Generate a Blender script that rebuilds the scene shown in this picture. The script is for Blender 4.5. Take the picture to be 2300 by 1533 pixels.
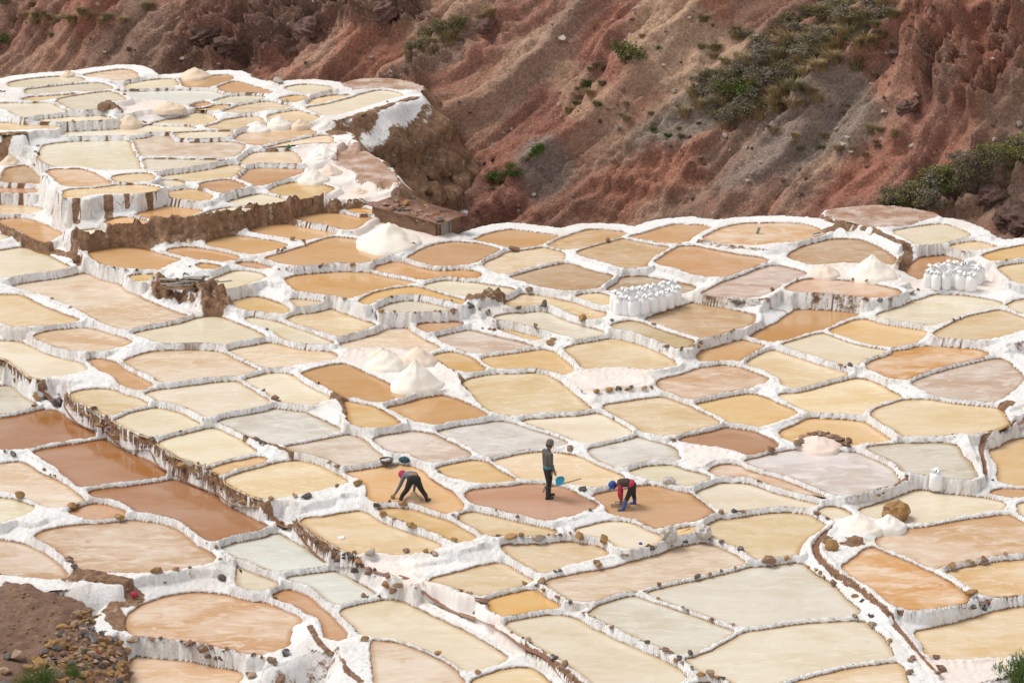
import bpy, bmesh, math, random
import numpy as np
from mathutils import Vector, Matrix, Euler
from mathutils.bvhtree import BVHTree

for o in list(bpy.data.objects):
    bpy.data.objects.remove(o)
scene = bpy.context.scene
C = scene.collection
R = math.radians
rnd = random.Random(11)

# ------------------------------------------------------------------ camera, sky, sun, exposure
W, H = 2300, 1533                     # photograph size, used to turn photo pixels into directions
FOC = 6500.0                          # focal length in photo pixels (about 102 mm on 36 mm)
PITCH = R(18.0)
CAM = np.array([0.0, 0.0, 82.0 * (math.sin(PITCH) + 353.5 / FOC * math.cos(PITCH))])
FW = np.array([0.0, math.cos(PITCH), -math.sin(PITCH)])
UP = np.array([0.0, math.sin(PITCH), math.cos(PITCH)])
cam_d = bpy.data.cameras.new('camera')
cam = bpy.data.objects.new('camera', cam_d); C.objects.link(cam)
cam.location = CAM; cam.rotation_euler = (R(90) - PITCH, 0, 0)
cam_d.sensor_width = 36.0; cam_d.lens = FOC / W * 36.0
cam_d.clip_start = 1.0; cam_d.clip_end = 2000.0
scene.camera = cam

SUN_EL, SUN_AZ = R(58), R(-68)        # soft sun through cloud, high, from the left
world = bpy.data.worlds.new('World'); scene.world = world; world.use_nodes = True
wn = world.node_tree; wn.nodes.clear()
sky = wn.nodes.new('ShaderNodeTexSky'); sky.sky_type = 'NISHITA'; sky.sun_disc = False
sky.sun_elevation = SUN_EL; sky.sun_rotation = SUN_AZ; sky.altitude = 3000
sky.air_density = 1.0; sky.dust_density = 4.0; sky.ozone_density = 1.0
hs = wn.nodes.new('ShaderNodeHueSaturation'); hs.inputs['Saturation'].default_value = 0.12
bg = wn.nodes.new('ShaderNodeBackground'); bg.inputs['Strength'].default_value = 0.125
wo = wn.nodes.new('ShaderNodeOutputWorld')
wn.links.new(sky.outputs[0], hs.inputs['Color']); wn.links.new(hs.outputs[0], bg.inputs['Color']); wn.links.new(bg.outputs[0], wo.inputs['Surface'])
sun_d = bpy.data.lights.new('sun', 'SUN'); sun_d.energy = 1.35; sun_d.angle = R(26); sun_d.color = (1.0, 0.95, 0.88)
sun = bpy.data.objects.new('sun', sun_d); C.objects.link(sun)
sdir = Vector((math.sin(SUN_AZ) * math.cos(SUN_EL), math.cos(SUN_AZ) * math.cos(SUN_EL), math.sin(SUN_EL)))
sun.rotation_euler = sdir.to_track_quat('Z', 'Y').to_euler()
vs = scene.view_settings
vs.view_transform = 'Standard'; vs.look = 'None'; vs.gamma = 1.0; vs.use_curve_mapping = False
vs.exposure = 0.95
scene.render.engine = 'CYCLES'

# ------------------------------------------------------------------ helpers
def tag(o, label=None, cat=None, group=None, kind=None):
    if label: o['label'] = label
    if cat: o['category'] = cat
    if group: o['group'] = group
    if kind: o['kind'] = kind
    return o

def empty(name, loc=(0, 0, 0), rz=0.0):
    o = bpy.data.objects.new(name, None); C.objects.link(o)
    o.location = loc; o.rotation_euler = (0, 0, rz); o.empty_display_size = 0.2
    return o

def mesh_obj(name, verts, faces, mat, parent=None, smooth=True):
    me = bpy.data.meshes.new(name)
    me.from_pydata([tuple(v) for v in verts], [], [tuple(f) for f in faces])
    if smooth: me.polygons.foreach_set('use_smooth', [True] * len(me.polygons))
    me.materials.append(mat); me.update()
    o = bpy.data.objects.new(name, me); C.objects.link(o)
    if parent: o.parent = parent
    return o

def grid_mesh(name, V, Q, mat, attrs=None, parent=None, smooth=True):
    """V (n,3) float array, Q (m,4) int array -> quad mesh, fast"""
    me = bpy.data.meshes.new(name)
    me.vertices.add(len(V)); me.vertices.foreach_set('co', np.asarray(V, np.float32).ravel())
    m = len(Q)
    me.loops.add(m * 4); me.loops.foreach_set('vertex_index', np.asarray(Q, np.int32).ravel())
    me.polygons.add(m); me.polygons.foreach_set('loop_start', np.arange(0, m * 4, 4, dtype=np.int32))
    me.polygons.foreach_set('loop_total', np.full(m, 4, np.int32))
    me.update(calc_edges=True)
    if smooth: me.polygons.foreach_set('use_smooth', np.ones(m, bool))
    for k, a in (attrs or {}).items():
        a = np.asarray(a, np.float32)
        if a.ndim == 1:
            at = me.attributes.new(k, 'FLOAT', 'POINT'); at.data.foreach_set('value', a)
        else:
            at = me.attributes.new(k, 'FLOAT_COLOR', 'POINT')
            at.data.foreach_set('color', np.c_[a, np.ones(len(a))].astype(np.float32).ravel())
    me.materials.append(mat); me.validate(); me.update()
    o = bpy.data.objects.new(name, me); C.objects.link(o)
    if parent: o.parent = parent
    return o

def bm_obj(name, bm, mat, parent=None, smooth=False):
    me = bpy.data.meshes.new(name); bm.to_mesh(me); bm.free()
    if smooth: me.polygons.foreach_set('use_smooth', [True] * len(me.polygons))
    me.materials.append(mat)
    o = bpy.data.objects.new(name, me); C.objects.link(o)
    if parent: o.parent = parent
    return o

# vectorised gradient noise
def _hash(ix, iy, iz, seed):
    h = (ix.astype(np.int64) * 374761393 + iy.astype(np.int64) * 668265263 + iz.astype(np.int64) * 2147483647 + seed * 974711) & 0xffffffff
    h = ((h ^ (h >> 13)) * 1274126177) & 0xffffffff
    h = ((h ^ (h >> 16)) * 2246822519) & 0xffffffff
    return ((h ^ (h >> 15)) & 0xffff) / 65535.0

def noise2(x, y, seed=0):
    x = np.asarray(x, float); y = np.asarray(y, float)
    ix = np.floor(x); iy = np.floor(y); fx = x - ix; fy = y - iy
    ix = ix.astype(np.int64); iy = iy.astype(np.int64); z = np.zeros_like(ix)
    def g(dx, dy):
        a = _hash(ix + dx, iy + dy, z, seed) * 2 * math.pi
        return np.cos(a) * (fx - dx) + np.sin(a) * (fy - dy)
    u = fx * fx * fx * (fx * (fx * 6 - 15) + 10); v = fy * fy * fy * (fy * (fy * 6 - 15) + 10)
    a = g(0, 0) * (1 - u) + g(1, 0) * u; b = g(0, 1) * (1 - u) + g(1, 1) * u
    return (a * (1 - v) + b * v) * 1.4

def fbm(x, y, octv=4, seed=0, gain=0.5):
    s = 0; a = 1.0
    for k in range(octv):
        s = s + a * noise2(x * 2 ** k, y * 2 ** k, seed + k * 17); a *= gain
    return s

def ridged(x, y, octv=3, seed=0):
    s = 0; a = 1.0
    for k in range(octv):
        s = s + a * (1 - 2 * np.abs(noise2(x * 2 ** k, y * 2 ** k, seed + k * 17))); a *= 0.5
    return s

def sstep(a, b, x):
    t = np.clip((x - a) / (b - a), 0, 1); return t * t * (3 - 2 * t)

def ray(u, v):
    u = np.asarray(u, float); v = np.asarray(v, float)
    k = (H / 2 - v) / FOC
    return np.stack([(u - W / 2) / FOC + 0 * v, FW[1] + k * UP[1] + 0 * u, FW[2] + k * UP[2] + 0 * u], -1)

def at_z(u, v, z):
    """point where the sight line through a photo pixel meets the level z"""
    d = ray(u, v); t = (z - CAM[2]) / d[..., 2]
    return CAM + d * np.asarray(t)[..., None]

# ------------------------------------------------------------------ materials
MATS = {}
class NT:
    def __init__(self, name):
        self.m = bpy.data.materials.new(name); self.m.use_nodes = True
        self.t = self.m.node_tree; self.t.nodes.clear()
        self.out = self.n('ShaderNodeOutputMaterial'); self.b = self.n('ShaderNodeBsdfPrincipled')
        self.l(self.b.outputs[0], self.out.inputs['Surface']); MATS[name] = self.m
    def n(self, t, **kw):
        nd = self.t.nodes.new(t)
        for k, v in kw.items(): setattr(nd, k, v)
        return nd
    def l(self, a, b): self.t.links.new(a, b)
    def coord(self, scale=None, kind='Object'):
        tc = self.n('ShaderNodeTexCoord'); o = tc.outputs[kind]
        if scale is not None:
            mp = self.n('ShaderNodeMapping'); mp.inputs['Scale'].default_value = scale; self.l(o, mp.inputs[0]); o = mp.outputs[0]
        return o
    def world(self, scale=None, rot=None):
        g = self.n('ShaderNodeNewGeometry'); o = g.outputs['Position']
        if scale is not None:
            mp = self.n('ShaderNodeMapping'); mp.inputs['Scale'].default_value = scale
            if rot: mp.inputs['Rotation'].default_value = rot
            self.l(o, mp.inputs[0]); o = mp.outputs[0]
        return o
    def noise(self, vec, scale, detail=4, rough=0.55, dist=0.0):
        nd = self.n('ShaderNodeTexNoise'); nd.inputs['Scale'].default_value = scale; nd.inputs['Detail'].default_value = detail
        nd.inputs['Roughness'].default_value = rough; nd.inputs['Distortion'].default_value = dist
        self.l(vec, nd.inputs['Vector']); return nd.outputs['Fac']
    def ramp(self, fac, *stops):
        r = self.n('ShaderNodeValToRGB'); e = r.color_ramp.elements
        while len(e) < len(stops): e.new(0.5)
        for q, (p, c) in zip(e, stops):
            q.position = p; q.color = (c, c, c, 1) if np.isscalar(c) else (*c, 1)
        self.l(fac, r.inputs[0]); return r.outputs[0]
    def mix(self, fac, a, b, mode='MIX'):
        m = self.n('ShaderNodeMix', data_type='RGBA', blend_type=mode)
        for s, v in ((m.inputs[0], fac), (m.inputs[6], a), (m.inputs[7], b)):
            if hasattr(v, 'links') or hasattr(v, 'is_linked'): self.l(v, s)
            elif np.isscalar(v): s.default_value = v
            else: s.default_value = (*v, 1)
        return m.outputs[2]
    def math(self, op, a, b=None):
        m = self.n('ShaderNodeMath', operation=op)
        for s, v in ((m.inputs[0], a), (m.inputs[1], b)):
            if v is None: continue
            if hasattr(v, 'is_linked'): self.l(v, s)
            else: s.default_value = v
        return m.outputs[0]
    def attr(self, name, out='Fac'):
        a = self.n('ShaderNodeAttribute'); a.attribute_name = name; return a.outputs[out]
    def bump(self, hgt, dist=0.02, strength=0.6):
        b = self.n('ShaderNodeBump'); b.inputs['Distance'].default_value = dist; b.inputs['Strength'].default_value = strength
        self.l(hgt, b.inputs['Height']); self.l(b.outputs[0], self.b.inputs['Normal'])
    def base(self, c):
        if hasattr(c, 'is_linked'): self.l(c, self.b.inputs['Base Color'])
        else: self.b.inputs['Base Color'].default_value = (*c, 1)
    def rough(self, v):
        if hasattr(v, 'is_linked'): self.l(v, self.b.inputs['Roughness'])
        else: self.b.inputs['Roughness'].default_value = v

def lin(r, g, b):
    f = lambda c: (c / 255 / 12.92) if c / 255 <= 0.04045 else ((c / 255 + 0.055) / 1.055) ** 2.4
    return (f(r), f(g), f(b))

# salt crust: white, faintly grey and rosy, brown soil where the mesh says so, ochre stain and painted undercut shadow at the water line
t = NT('salt_crust'); p = t.world()
white = t.mix(t.noise(p, 0.9, 3), (0.89, 0.88, 0.865), (0.83, 0.81, 0.785))
white = t.mix(t.ramp(t.noise(p, 0.45, 5, 0.65), (0.48, 0.0), (0.70, 0.6)), white, (0.72, 0.63, 0.54))
speck = t.ramp(t.noise(p, 9.0, 6, 0.78), (0.57, 0.0), (0.68, 1.0))
speck = t.math('MULTIPLY', speck, t.ramp(t.noise(p, 0.8, 3), (0.40, 0.05), (0.60, 0.85)))
white = t.mix(speck, white, (0.22, 0.13, 0.085))
g_ = t.n('ShaderNodeNewGeometry'); sx_ = t.n('ShaderNodeSeparateXYZ'); t.l(g_.outputs['True Normal'], sx_.inputs[0])
face = t.ramp(sx_.outputs[2], (0.35, 1.0), (0.72, 0.0))                       # drips and mud only cling to the wall faces
drip = t.ramp(t.noise(t.world((5.0, 5.0, 1.1)), 1.0, 6, 0.72), (0.50, 0.0), (0.66, 0.85))
white = t.mix(t.math('MULTIPLY', face, drip), white, (0.58, 0.48, 0.40))
mud = t.ramp(t.noise(t.world((6.5, 6.5, 2.6)), 1.0, 6, 0.75), (0.60, 0.0), (0.67, 0.95))
white = t.mix(t.math('MULTIPLY', face, mud), white, (0.24, 0.14, 0.085))
soil = t.mix(t.ramp(t.noise(p, 5, 7, 0.75), (0.3, 0.0), (0.7, 1.0)), (0.10, 0.052, 0.03), (0.40, 0.24, 0.14))
soil = t.mix(t.ramp(t.noise(p, 3.2, 7, 0.8), (0.58, 0.0), (0.66, 0.75)), soil, (0.70, 0.62, 0.56))
dn = t.math('ADD', t.attr('dirt'), t.math('MULTIPLY', t.math('SUBTRACT', t.noise(p, 4.0, 6, 0.75), 0.5), 1.45))
col = t.mix(t.ramp(dn, (0.42, 0.0), (0.62, 1.0)), white, soil)
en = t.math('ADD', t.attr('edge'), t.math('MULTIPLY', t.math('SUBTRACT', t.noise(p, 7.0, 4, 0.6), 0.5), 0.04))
col = t.mix(t.ramp(en, (0.026, 0.95), (0.060, 0.0)), col, (0.22, 0.115, 0.05))  # ochre stain, with the shadow under the lip painted into its dark brown
t.base(col); t.rough(0.88); t.b.inputs['Specular IOR Level'].default_value = 0.25
hh = t.math('ADD', t.noise(p, 16, 6, 0.7), t.math('MULTIPLY', t.noise(p, 55, 3, 0.6), 0.35))
t.bump(hh, 0.05, 1.0)

# dry salt floor of the pads
t = NT('dry_salt'); p = t.world()
col = t.mix(t.noise(p, 1.3, 5, 0.65), (0.80, 0.73, 0.68), (0.68, 0.57, 0.50))
col = t.mix(t.ramp(t.noise(p, 0.5, 4), (0.45, 0.0), (0.7, 0.8)), col, (0.84, 0.82, 0.79))
t.base(col); t.rough(0.9); t.bump(t.noise(p, 14, 6, 0.7), 0.03, 0.7)
t = NT('dry_soil'); p = t.world()
col = t.mix(t.noise(p, 2.0, 5, 0.65), (0.24, 0.13, 0.08), (0.46, 0.29, 0.19))
col = t.mix(t.ramp(t.noise(p, 0.9, 5, 0.7), (0.45, 0.0), (0.65, 0.9)), col, (0.62, 0.50, 0.43))
t.base(col); t.rough(0.95); t.bump(t.noise(p, 12, 6, 0.7), 0.05, 0.8)

# heaped salt
t = NT('heaped_salt'); p = t.world()
oi = t.n('ShaderNodeObjectInfo')
col = t.mix(t.noise(p, 6, 5, 0.7), (1, 1, 1), (0.86, 0.83, 0.80))
t.base(t.mix(1.0, oi.outputs['Color'], col, 'MULTIPLY')); t.rough(0.95); t.bump(t.noise(p, 40, 5, 0.75), 0.03, 0.6)

# pan water: brine over salt mud; tint comes from each pan's own colour
t = NT('pan_brine'); oi = t.n('ShaderNodeObjectInfo'); p = t.world()
tint = oi.outputs['Color']
off = t.n('ShaderNodeVectorMath', operation='SCALE'); cmb = t.n('ShaderNodeCombineXYZ')
t.l(oi.outputs['Random'], cmb.inputs[0]); t.l(oi.outputs['Random'], cmb.inputs[2]); t.l(cmb.outputs[0], off.inputs[0]); off.inputs['Scale'].default_value = 57
ps = t.n('ShaderNodeVectorMath', operation='ADD'); t.l(p, ps.inputs[0]); t.l(off.outputs[0], ps.inputs[1])
mp = t.n('ShaderNodeMapping'); mp.inputs['Scale'].default_value = (0.55, 1.2, 1); mp.inputs['Rotation'].default_value = (0, 0, R(-14)); t.l(ps.outputs[0], mp.inputs[0])
n1 = t.noise(mp.outputs[0], 0.45, 5, 0.6, 0.6)
n2 = t.noise(mp.outputs[0], 2.6, 6, 0.68, 0.8)
n3 = t.noise(mp.outputs[0], 9.0, 4, 0.7, 0.3)
pale = t.mix(0.6, tint, (0.80, 0.75, 0.68))
deep = t.mix(1.0, tint, (0.90, 0.80, 0.68), 'MULTIPLY')
amt = oi.outputs['Alpha']                                # how crusted the pan is, 0 fresh brine, 1 crusted
c1 = t.mix(t.math('MULTIPLY', t.ramp(n1, (0.40, 0.0), (0.62, 0.8)), t.math('ADD', 0.16, t.math('MULTIPLY', amt, 0.84))), tint, pale)
c1 = t.mix(t.math('MULTIPLY', t.ramp(n1, (0.30, 1.0), (0.50, 0.0)), t.math('ADD', 0.14, t.math('MULTIPLY', amt, 0.86))), c1, deep)
f2 = t.math('MULTIPLY', t.ramp(n2, (0.50, 0.0), (0.62, 0.85)), amt)
c1 = t.mix(f2, c1, pale)
f3 = t.math('MULTIPLY', t.ramp(n2, (0.30, 1.0), (0.43, 0.0)), t.math('ADD', 0.08, amt))
c1 = t.mix(f3, c1, deep)
col = t.mix(t.math('MULTIPLY', t.ramp(n3, (0.48, 0.0), (0.75, 0.4)), amt), c1, pale)
edg = t.attr('shore')
col = t.mix(t.math('MULTIPLY', edg, 0.75), col, t.mix(1.0, tint, (0.78, 0.60, 0.36), 'MULTIPLY'))
t.base(col)
t.rough(t.math('ADD', 0.10, t.math('MULTIPLY', t.math('ADD', amt, t.math('MULTIPLY', f2, 0.8)), 0.24)))
t.b.inputs['IOR'].default_value = 1.36
t.bump(t.math('ADD', t.math('MULTIPLY', n3, 0.6), t.noise(ps.outputs[0], 14, 3, 0.6)), 0.004, 0.35)

# brown brine in the channels
t = NT('channel_brine'); p = t.world()
t.base(t.mix(t.noise(p, 3, 4), (0.17, 0.075, 0.04), (0.30, 0.15, 0.085))); t.rough(0.25); t.bump(t.noise(p, 10, 3), 0.01, 0.4)

# stones
def stone_mat(name, a, b, salt=0.25):
    t = NT(name); p = t.coord(); oi = t.n('ShaderNodeObjectInfo')
    col = t.mix(t.noise(p, 3.0, 5, 0.7), a, b)
    col = t.mix(t.math('MULTIPLY', oi.outputs['Random'], 0.35), col, (a[0] * 0.5, a[1] * 0.5, a[2] * 0.5))
    col = t.mix(t.ramp(t.noise(t.world(), 6.0, 4, 0.7), (0.56, 0.0), (0.70, salt * 2)), col, (0.78, 0.74, 0.70))
    t.base(col); t.rough(0.9); t.bump(t.noise(p, 7, 5, 0.75), 0.05, 0.8)
stone_mat('stone_ochre', (0.34, 0.17, 0.05), (0.48, 0.29, 0.12), 0.15)
stone_mat('stone_brown', (0.19, 0.10, 0.06), (0.36, 0.22, 0.135), 0.3)
stone_mat('stone_dark', (0.075, 0.062, 0.055), (0.19, 0.165, 0.15), 0.3)
stone_mat('stone_tan', (0.36, 0.22, 0.13), (0.50, 0.36, 0.25), 0.3)
stone_mat('stone_pale', (0.40, 0.33, 0.28), (0.55, 0.48, 0.42), 0.2)
stone_mat('stone_red', (0.10, 0.055, 0.043), (0.19, 0.105, 0.08), 0.0)
SM = ['stone_ochre', 'stone_brown', 'stone_dark', 'stone_tan']

# hillside: colour per vertex (rock beds), fine gravel on top
t = NT('hill_earth'); p = t.world()
base = t.attr('bed', 'Color')
v = t.n('ShaderNodeTexVoronoi'); v.inputs['Scale'].default_value = 11.0; t.l(p, v.inputs['Vector'])
vr = t.n('ShaderNodeSeparateColor'); t.l(v.outputs['Color'], vr.inputs[0])
gravel = t.ramp(vr.outputs[0], (0.0, 0.75), (0.5, 1.0), (1.0, 1.3))
col = t.mix(0.8, base, t.mix(1.0, base, gravel, 'MULTIPLY'))
col = t.mix(t.noise(p, 3.5, 6, 0.7), t.mix(1.0, col, (0.62, 0.60, 0.58), 'MULTIPLY'), t.mix(1.0, col, (1.30, 1.28, 1.26), 'MULTIPLY'))
wv = t.n('ShaderNodeTexVoronoi'); wv.inputs['Scale'].default_value = 6.5; t.l(p, wv.inputs['Vector'])
ws = t.n('ShaderNodeSeparateColor'); t.l(wv.outputs['Color'], ws.inputs[0])
pebble = t.math('MULTIPLY', t.ramp(wv.outputs['Distance'], (0.20, 1.0), (0.28, 0.0)), t.ramp(ws.outputs[1], (0.66, 0.0), (0.69, 1.0)))
col = t.mix(t.math('MULTIPLY', pebble, 0.75), col, (0.42, 0.32, 0.27))
t.base(col); t.rough(0.97); t.b.inputs['Specular IOR Level'].default_value = 0.1
hb = t.math('ADD', t.noise(p, 4.0, 8, 0.72), t.math('MULTIPLY', v.outputs['Distance'], -0.25))
t.bump(hb, 0.16, 0.8)

def plain(name, c, rough=0.8, var=0.25, scale=20.0, bump=0.0, metallic=0.0):
    t = NT(name); p = t.coord()
    d = tuple(x * (1 - var) for x in c)
    t.base(t.mix(t.noise(p, scale, 5, 0.65), d, c)); t.rough(rough); t.b.inputs['Metallic'].default_value = metallic
    if bump: t.bump(t.noise(p, scale * 1.5, 4, 0.6), bump, 0.7)
    return MATS[name]
plain('sack_weave', (0.86, 0.85, 0.84), 0.65, 0.06, 9, 0.02)
plain('mud_plaster', (0.27, 0.155, 0.09), 0.95, 0.5, 6, 0.06)
plain('old_wood', (0.36, 0.31, 0.26), 0.85, 0.4, 14, 0.01)
plain('pale_wood', (0.50, 0.36, 0.22), 0.8, 0.3, 14, 0.005)
plain('straw', (0.42, 0.24, 0.13), 0.9, 0.5, 20, 0.01)
plain('knit_grey', (0.105, 0.095, 0.085), 0.95, 0.3, 60, 0.004)
plain('hat_grey', (0.16, 0.145, 0.13), 0.95, 0.4, 50, 0.004)
plain('dark_trousers', (0.022, 0.02, 0.021), 0.9, 0.4, 30, 0.004)
plain('black_rubber', (0.016, 0.016, 0.017), 0.45, 0.2, 20)
plain('blue_rubber', (0.03, 0.075, 0.27), 0.45, 0.2, 20)
plain('blue_cap', (0.02, 0.07, 0.34), 0.8, 0.25, 30)
plain('skin', (0.30, 0.145, 0.085), 0.6, 0.15, 20)
plain('hair', (0.018, 0.014, 0.012), 0.6, 0.2, 30)
plain('blue_shirt', (0.035, 0.20, 0.30), 0.85, 0.2, 30)
plain('sweater_bluegrey', (0.15, 0.165, 0.21), 0.95, 0.25, 40, 0.004)
plain('crimson_cloth', (0.42, 0.02, 0.07), 0.85, 0.2, 30)
plain('red_sleeve', (0.50, 0.03, 0.065), 0.85, 0.2, 30)
plain('brown_vest', (0.06, 0.035, 0.026), 0.9, 0.3, 40, 0.004)
plain('blue_plastic', (0.03, 0.38, 0.56), 0.3, 0.08, 8)
plain('dark_basin', (0.10, 0.085, 0.07), 0.6, 0.4, 18, 0.005)
plain('teal_cloth', (0.025, 0.10, 0.11), 0.9, 0.3, 20)
plain('green_cloth', (0.03, 0.22, 0.11), 0.9, 0.3, 20)
plain('grey_plastic', (0.30, 0.32, 0.35), 0.4, 0.15, 8)
plain('clear_bag', (0.60, 0.55, 0.49), 0.35, 0.25, 8, 0.02)
plain('bark', (0.13, 0.09, 0.06), 0.95, 0.4, 20, 0.01)
plain('petal_yellow', (0.72, 0.50, 0.02), 0.7, 0.1, 10)
def leaf(name, a, b):
    t = NT(name); p = t.world()
    t.base(t.mix(t.noise(p, 2.2, 5, 0.7), a, b)); t.rough(0.75); t.b.inputs['Specular IOR Level'].default_value = 0.2
leaf('leaf_olive', (0.13, 0.11, 0.052), (0.29, 0.25, 0.13))
leaf('leaf_green', (0.085, 0.09, 0.028), (0.21, 0.21, 0.07))
leaf('leaf_fresh', (0.04, 0.09, 0.015), (0.13, 0.20, 0.04))
leaf('leaf_dry', (0.22, 0.155, 0.075), (0.44, 0.33, 0.17))
leaf('leaf_grey', (0.16, 0.135, 0.095), (0.31, 0.265, 0.20))
leaf('leaf_silver', (0.20, 0.20, 0.18), (0.36, 0.35, 0.32))
# rusty corrugated iron
t = NT('rusty_iron'); p = t.coord()
col = t.mix(t.ramp(t.noise(p, 3.5, 5, 0.7), (0.40, 0.0), (0.58, 1.0)), (0.30, 0.29, 0.28), (0.20, 0.065, 0.025))
t.base(t.mix(t.noise(p, 9, 4, 0.7), col, (0.30, 0.12, 0.055))); t.rough(0.75); t.b.inputs['Metallic'].default_value = 0.2; t.bump(t.noise(p, 20, 4), 0.01, 0.4)

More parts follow.
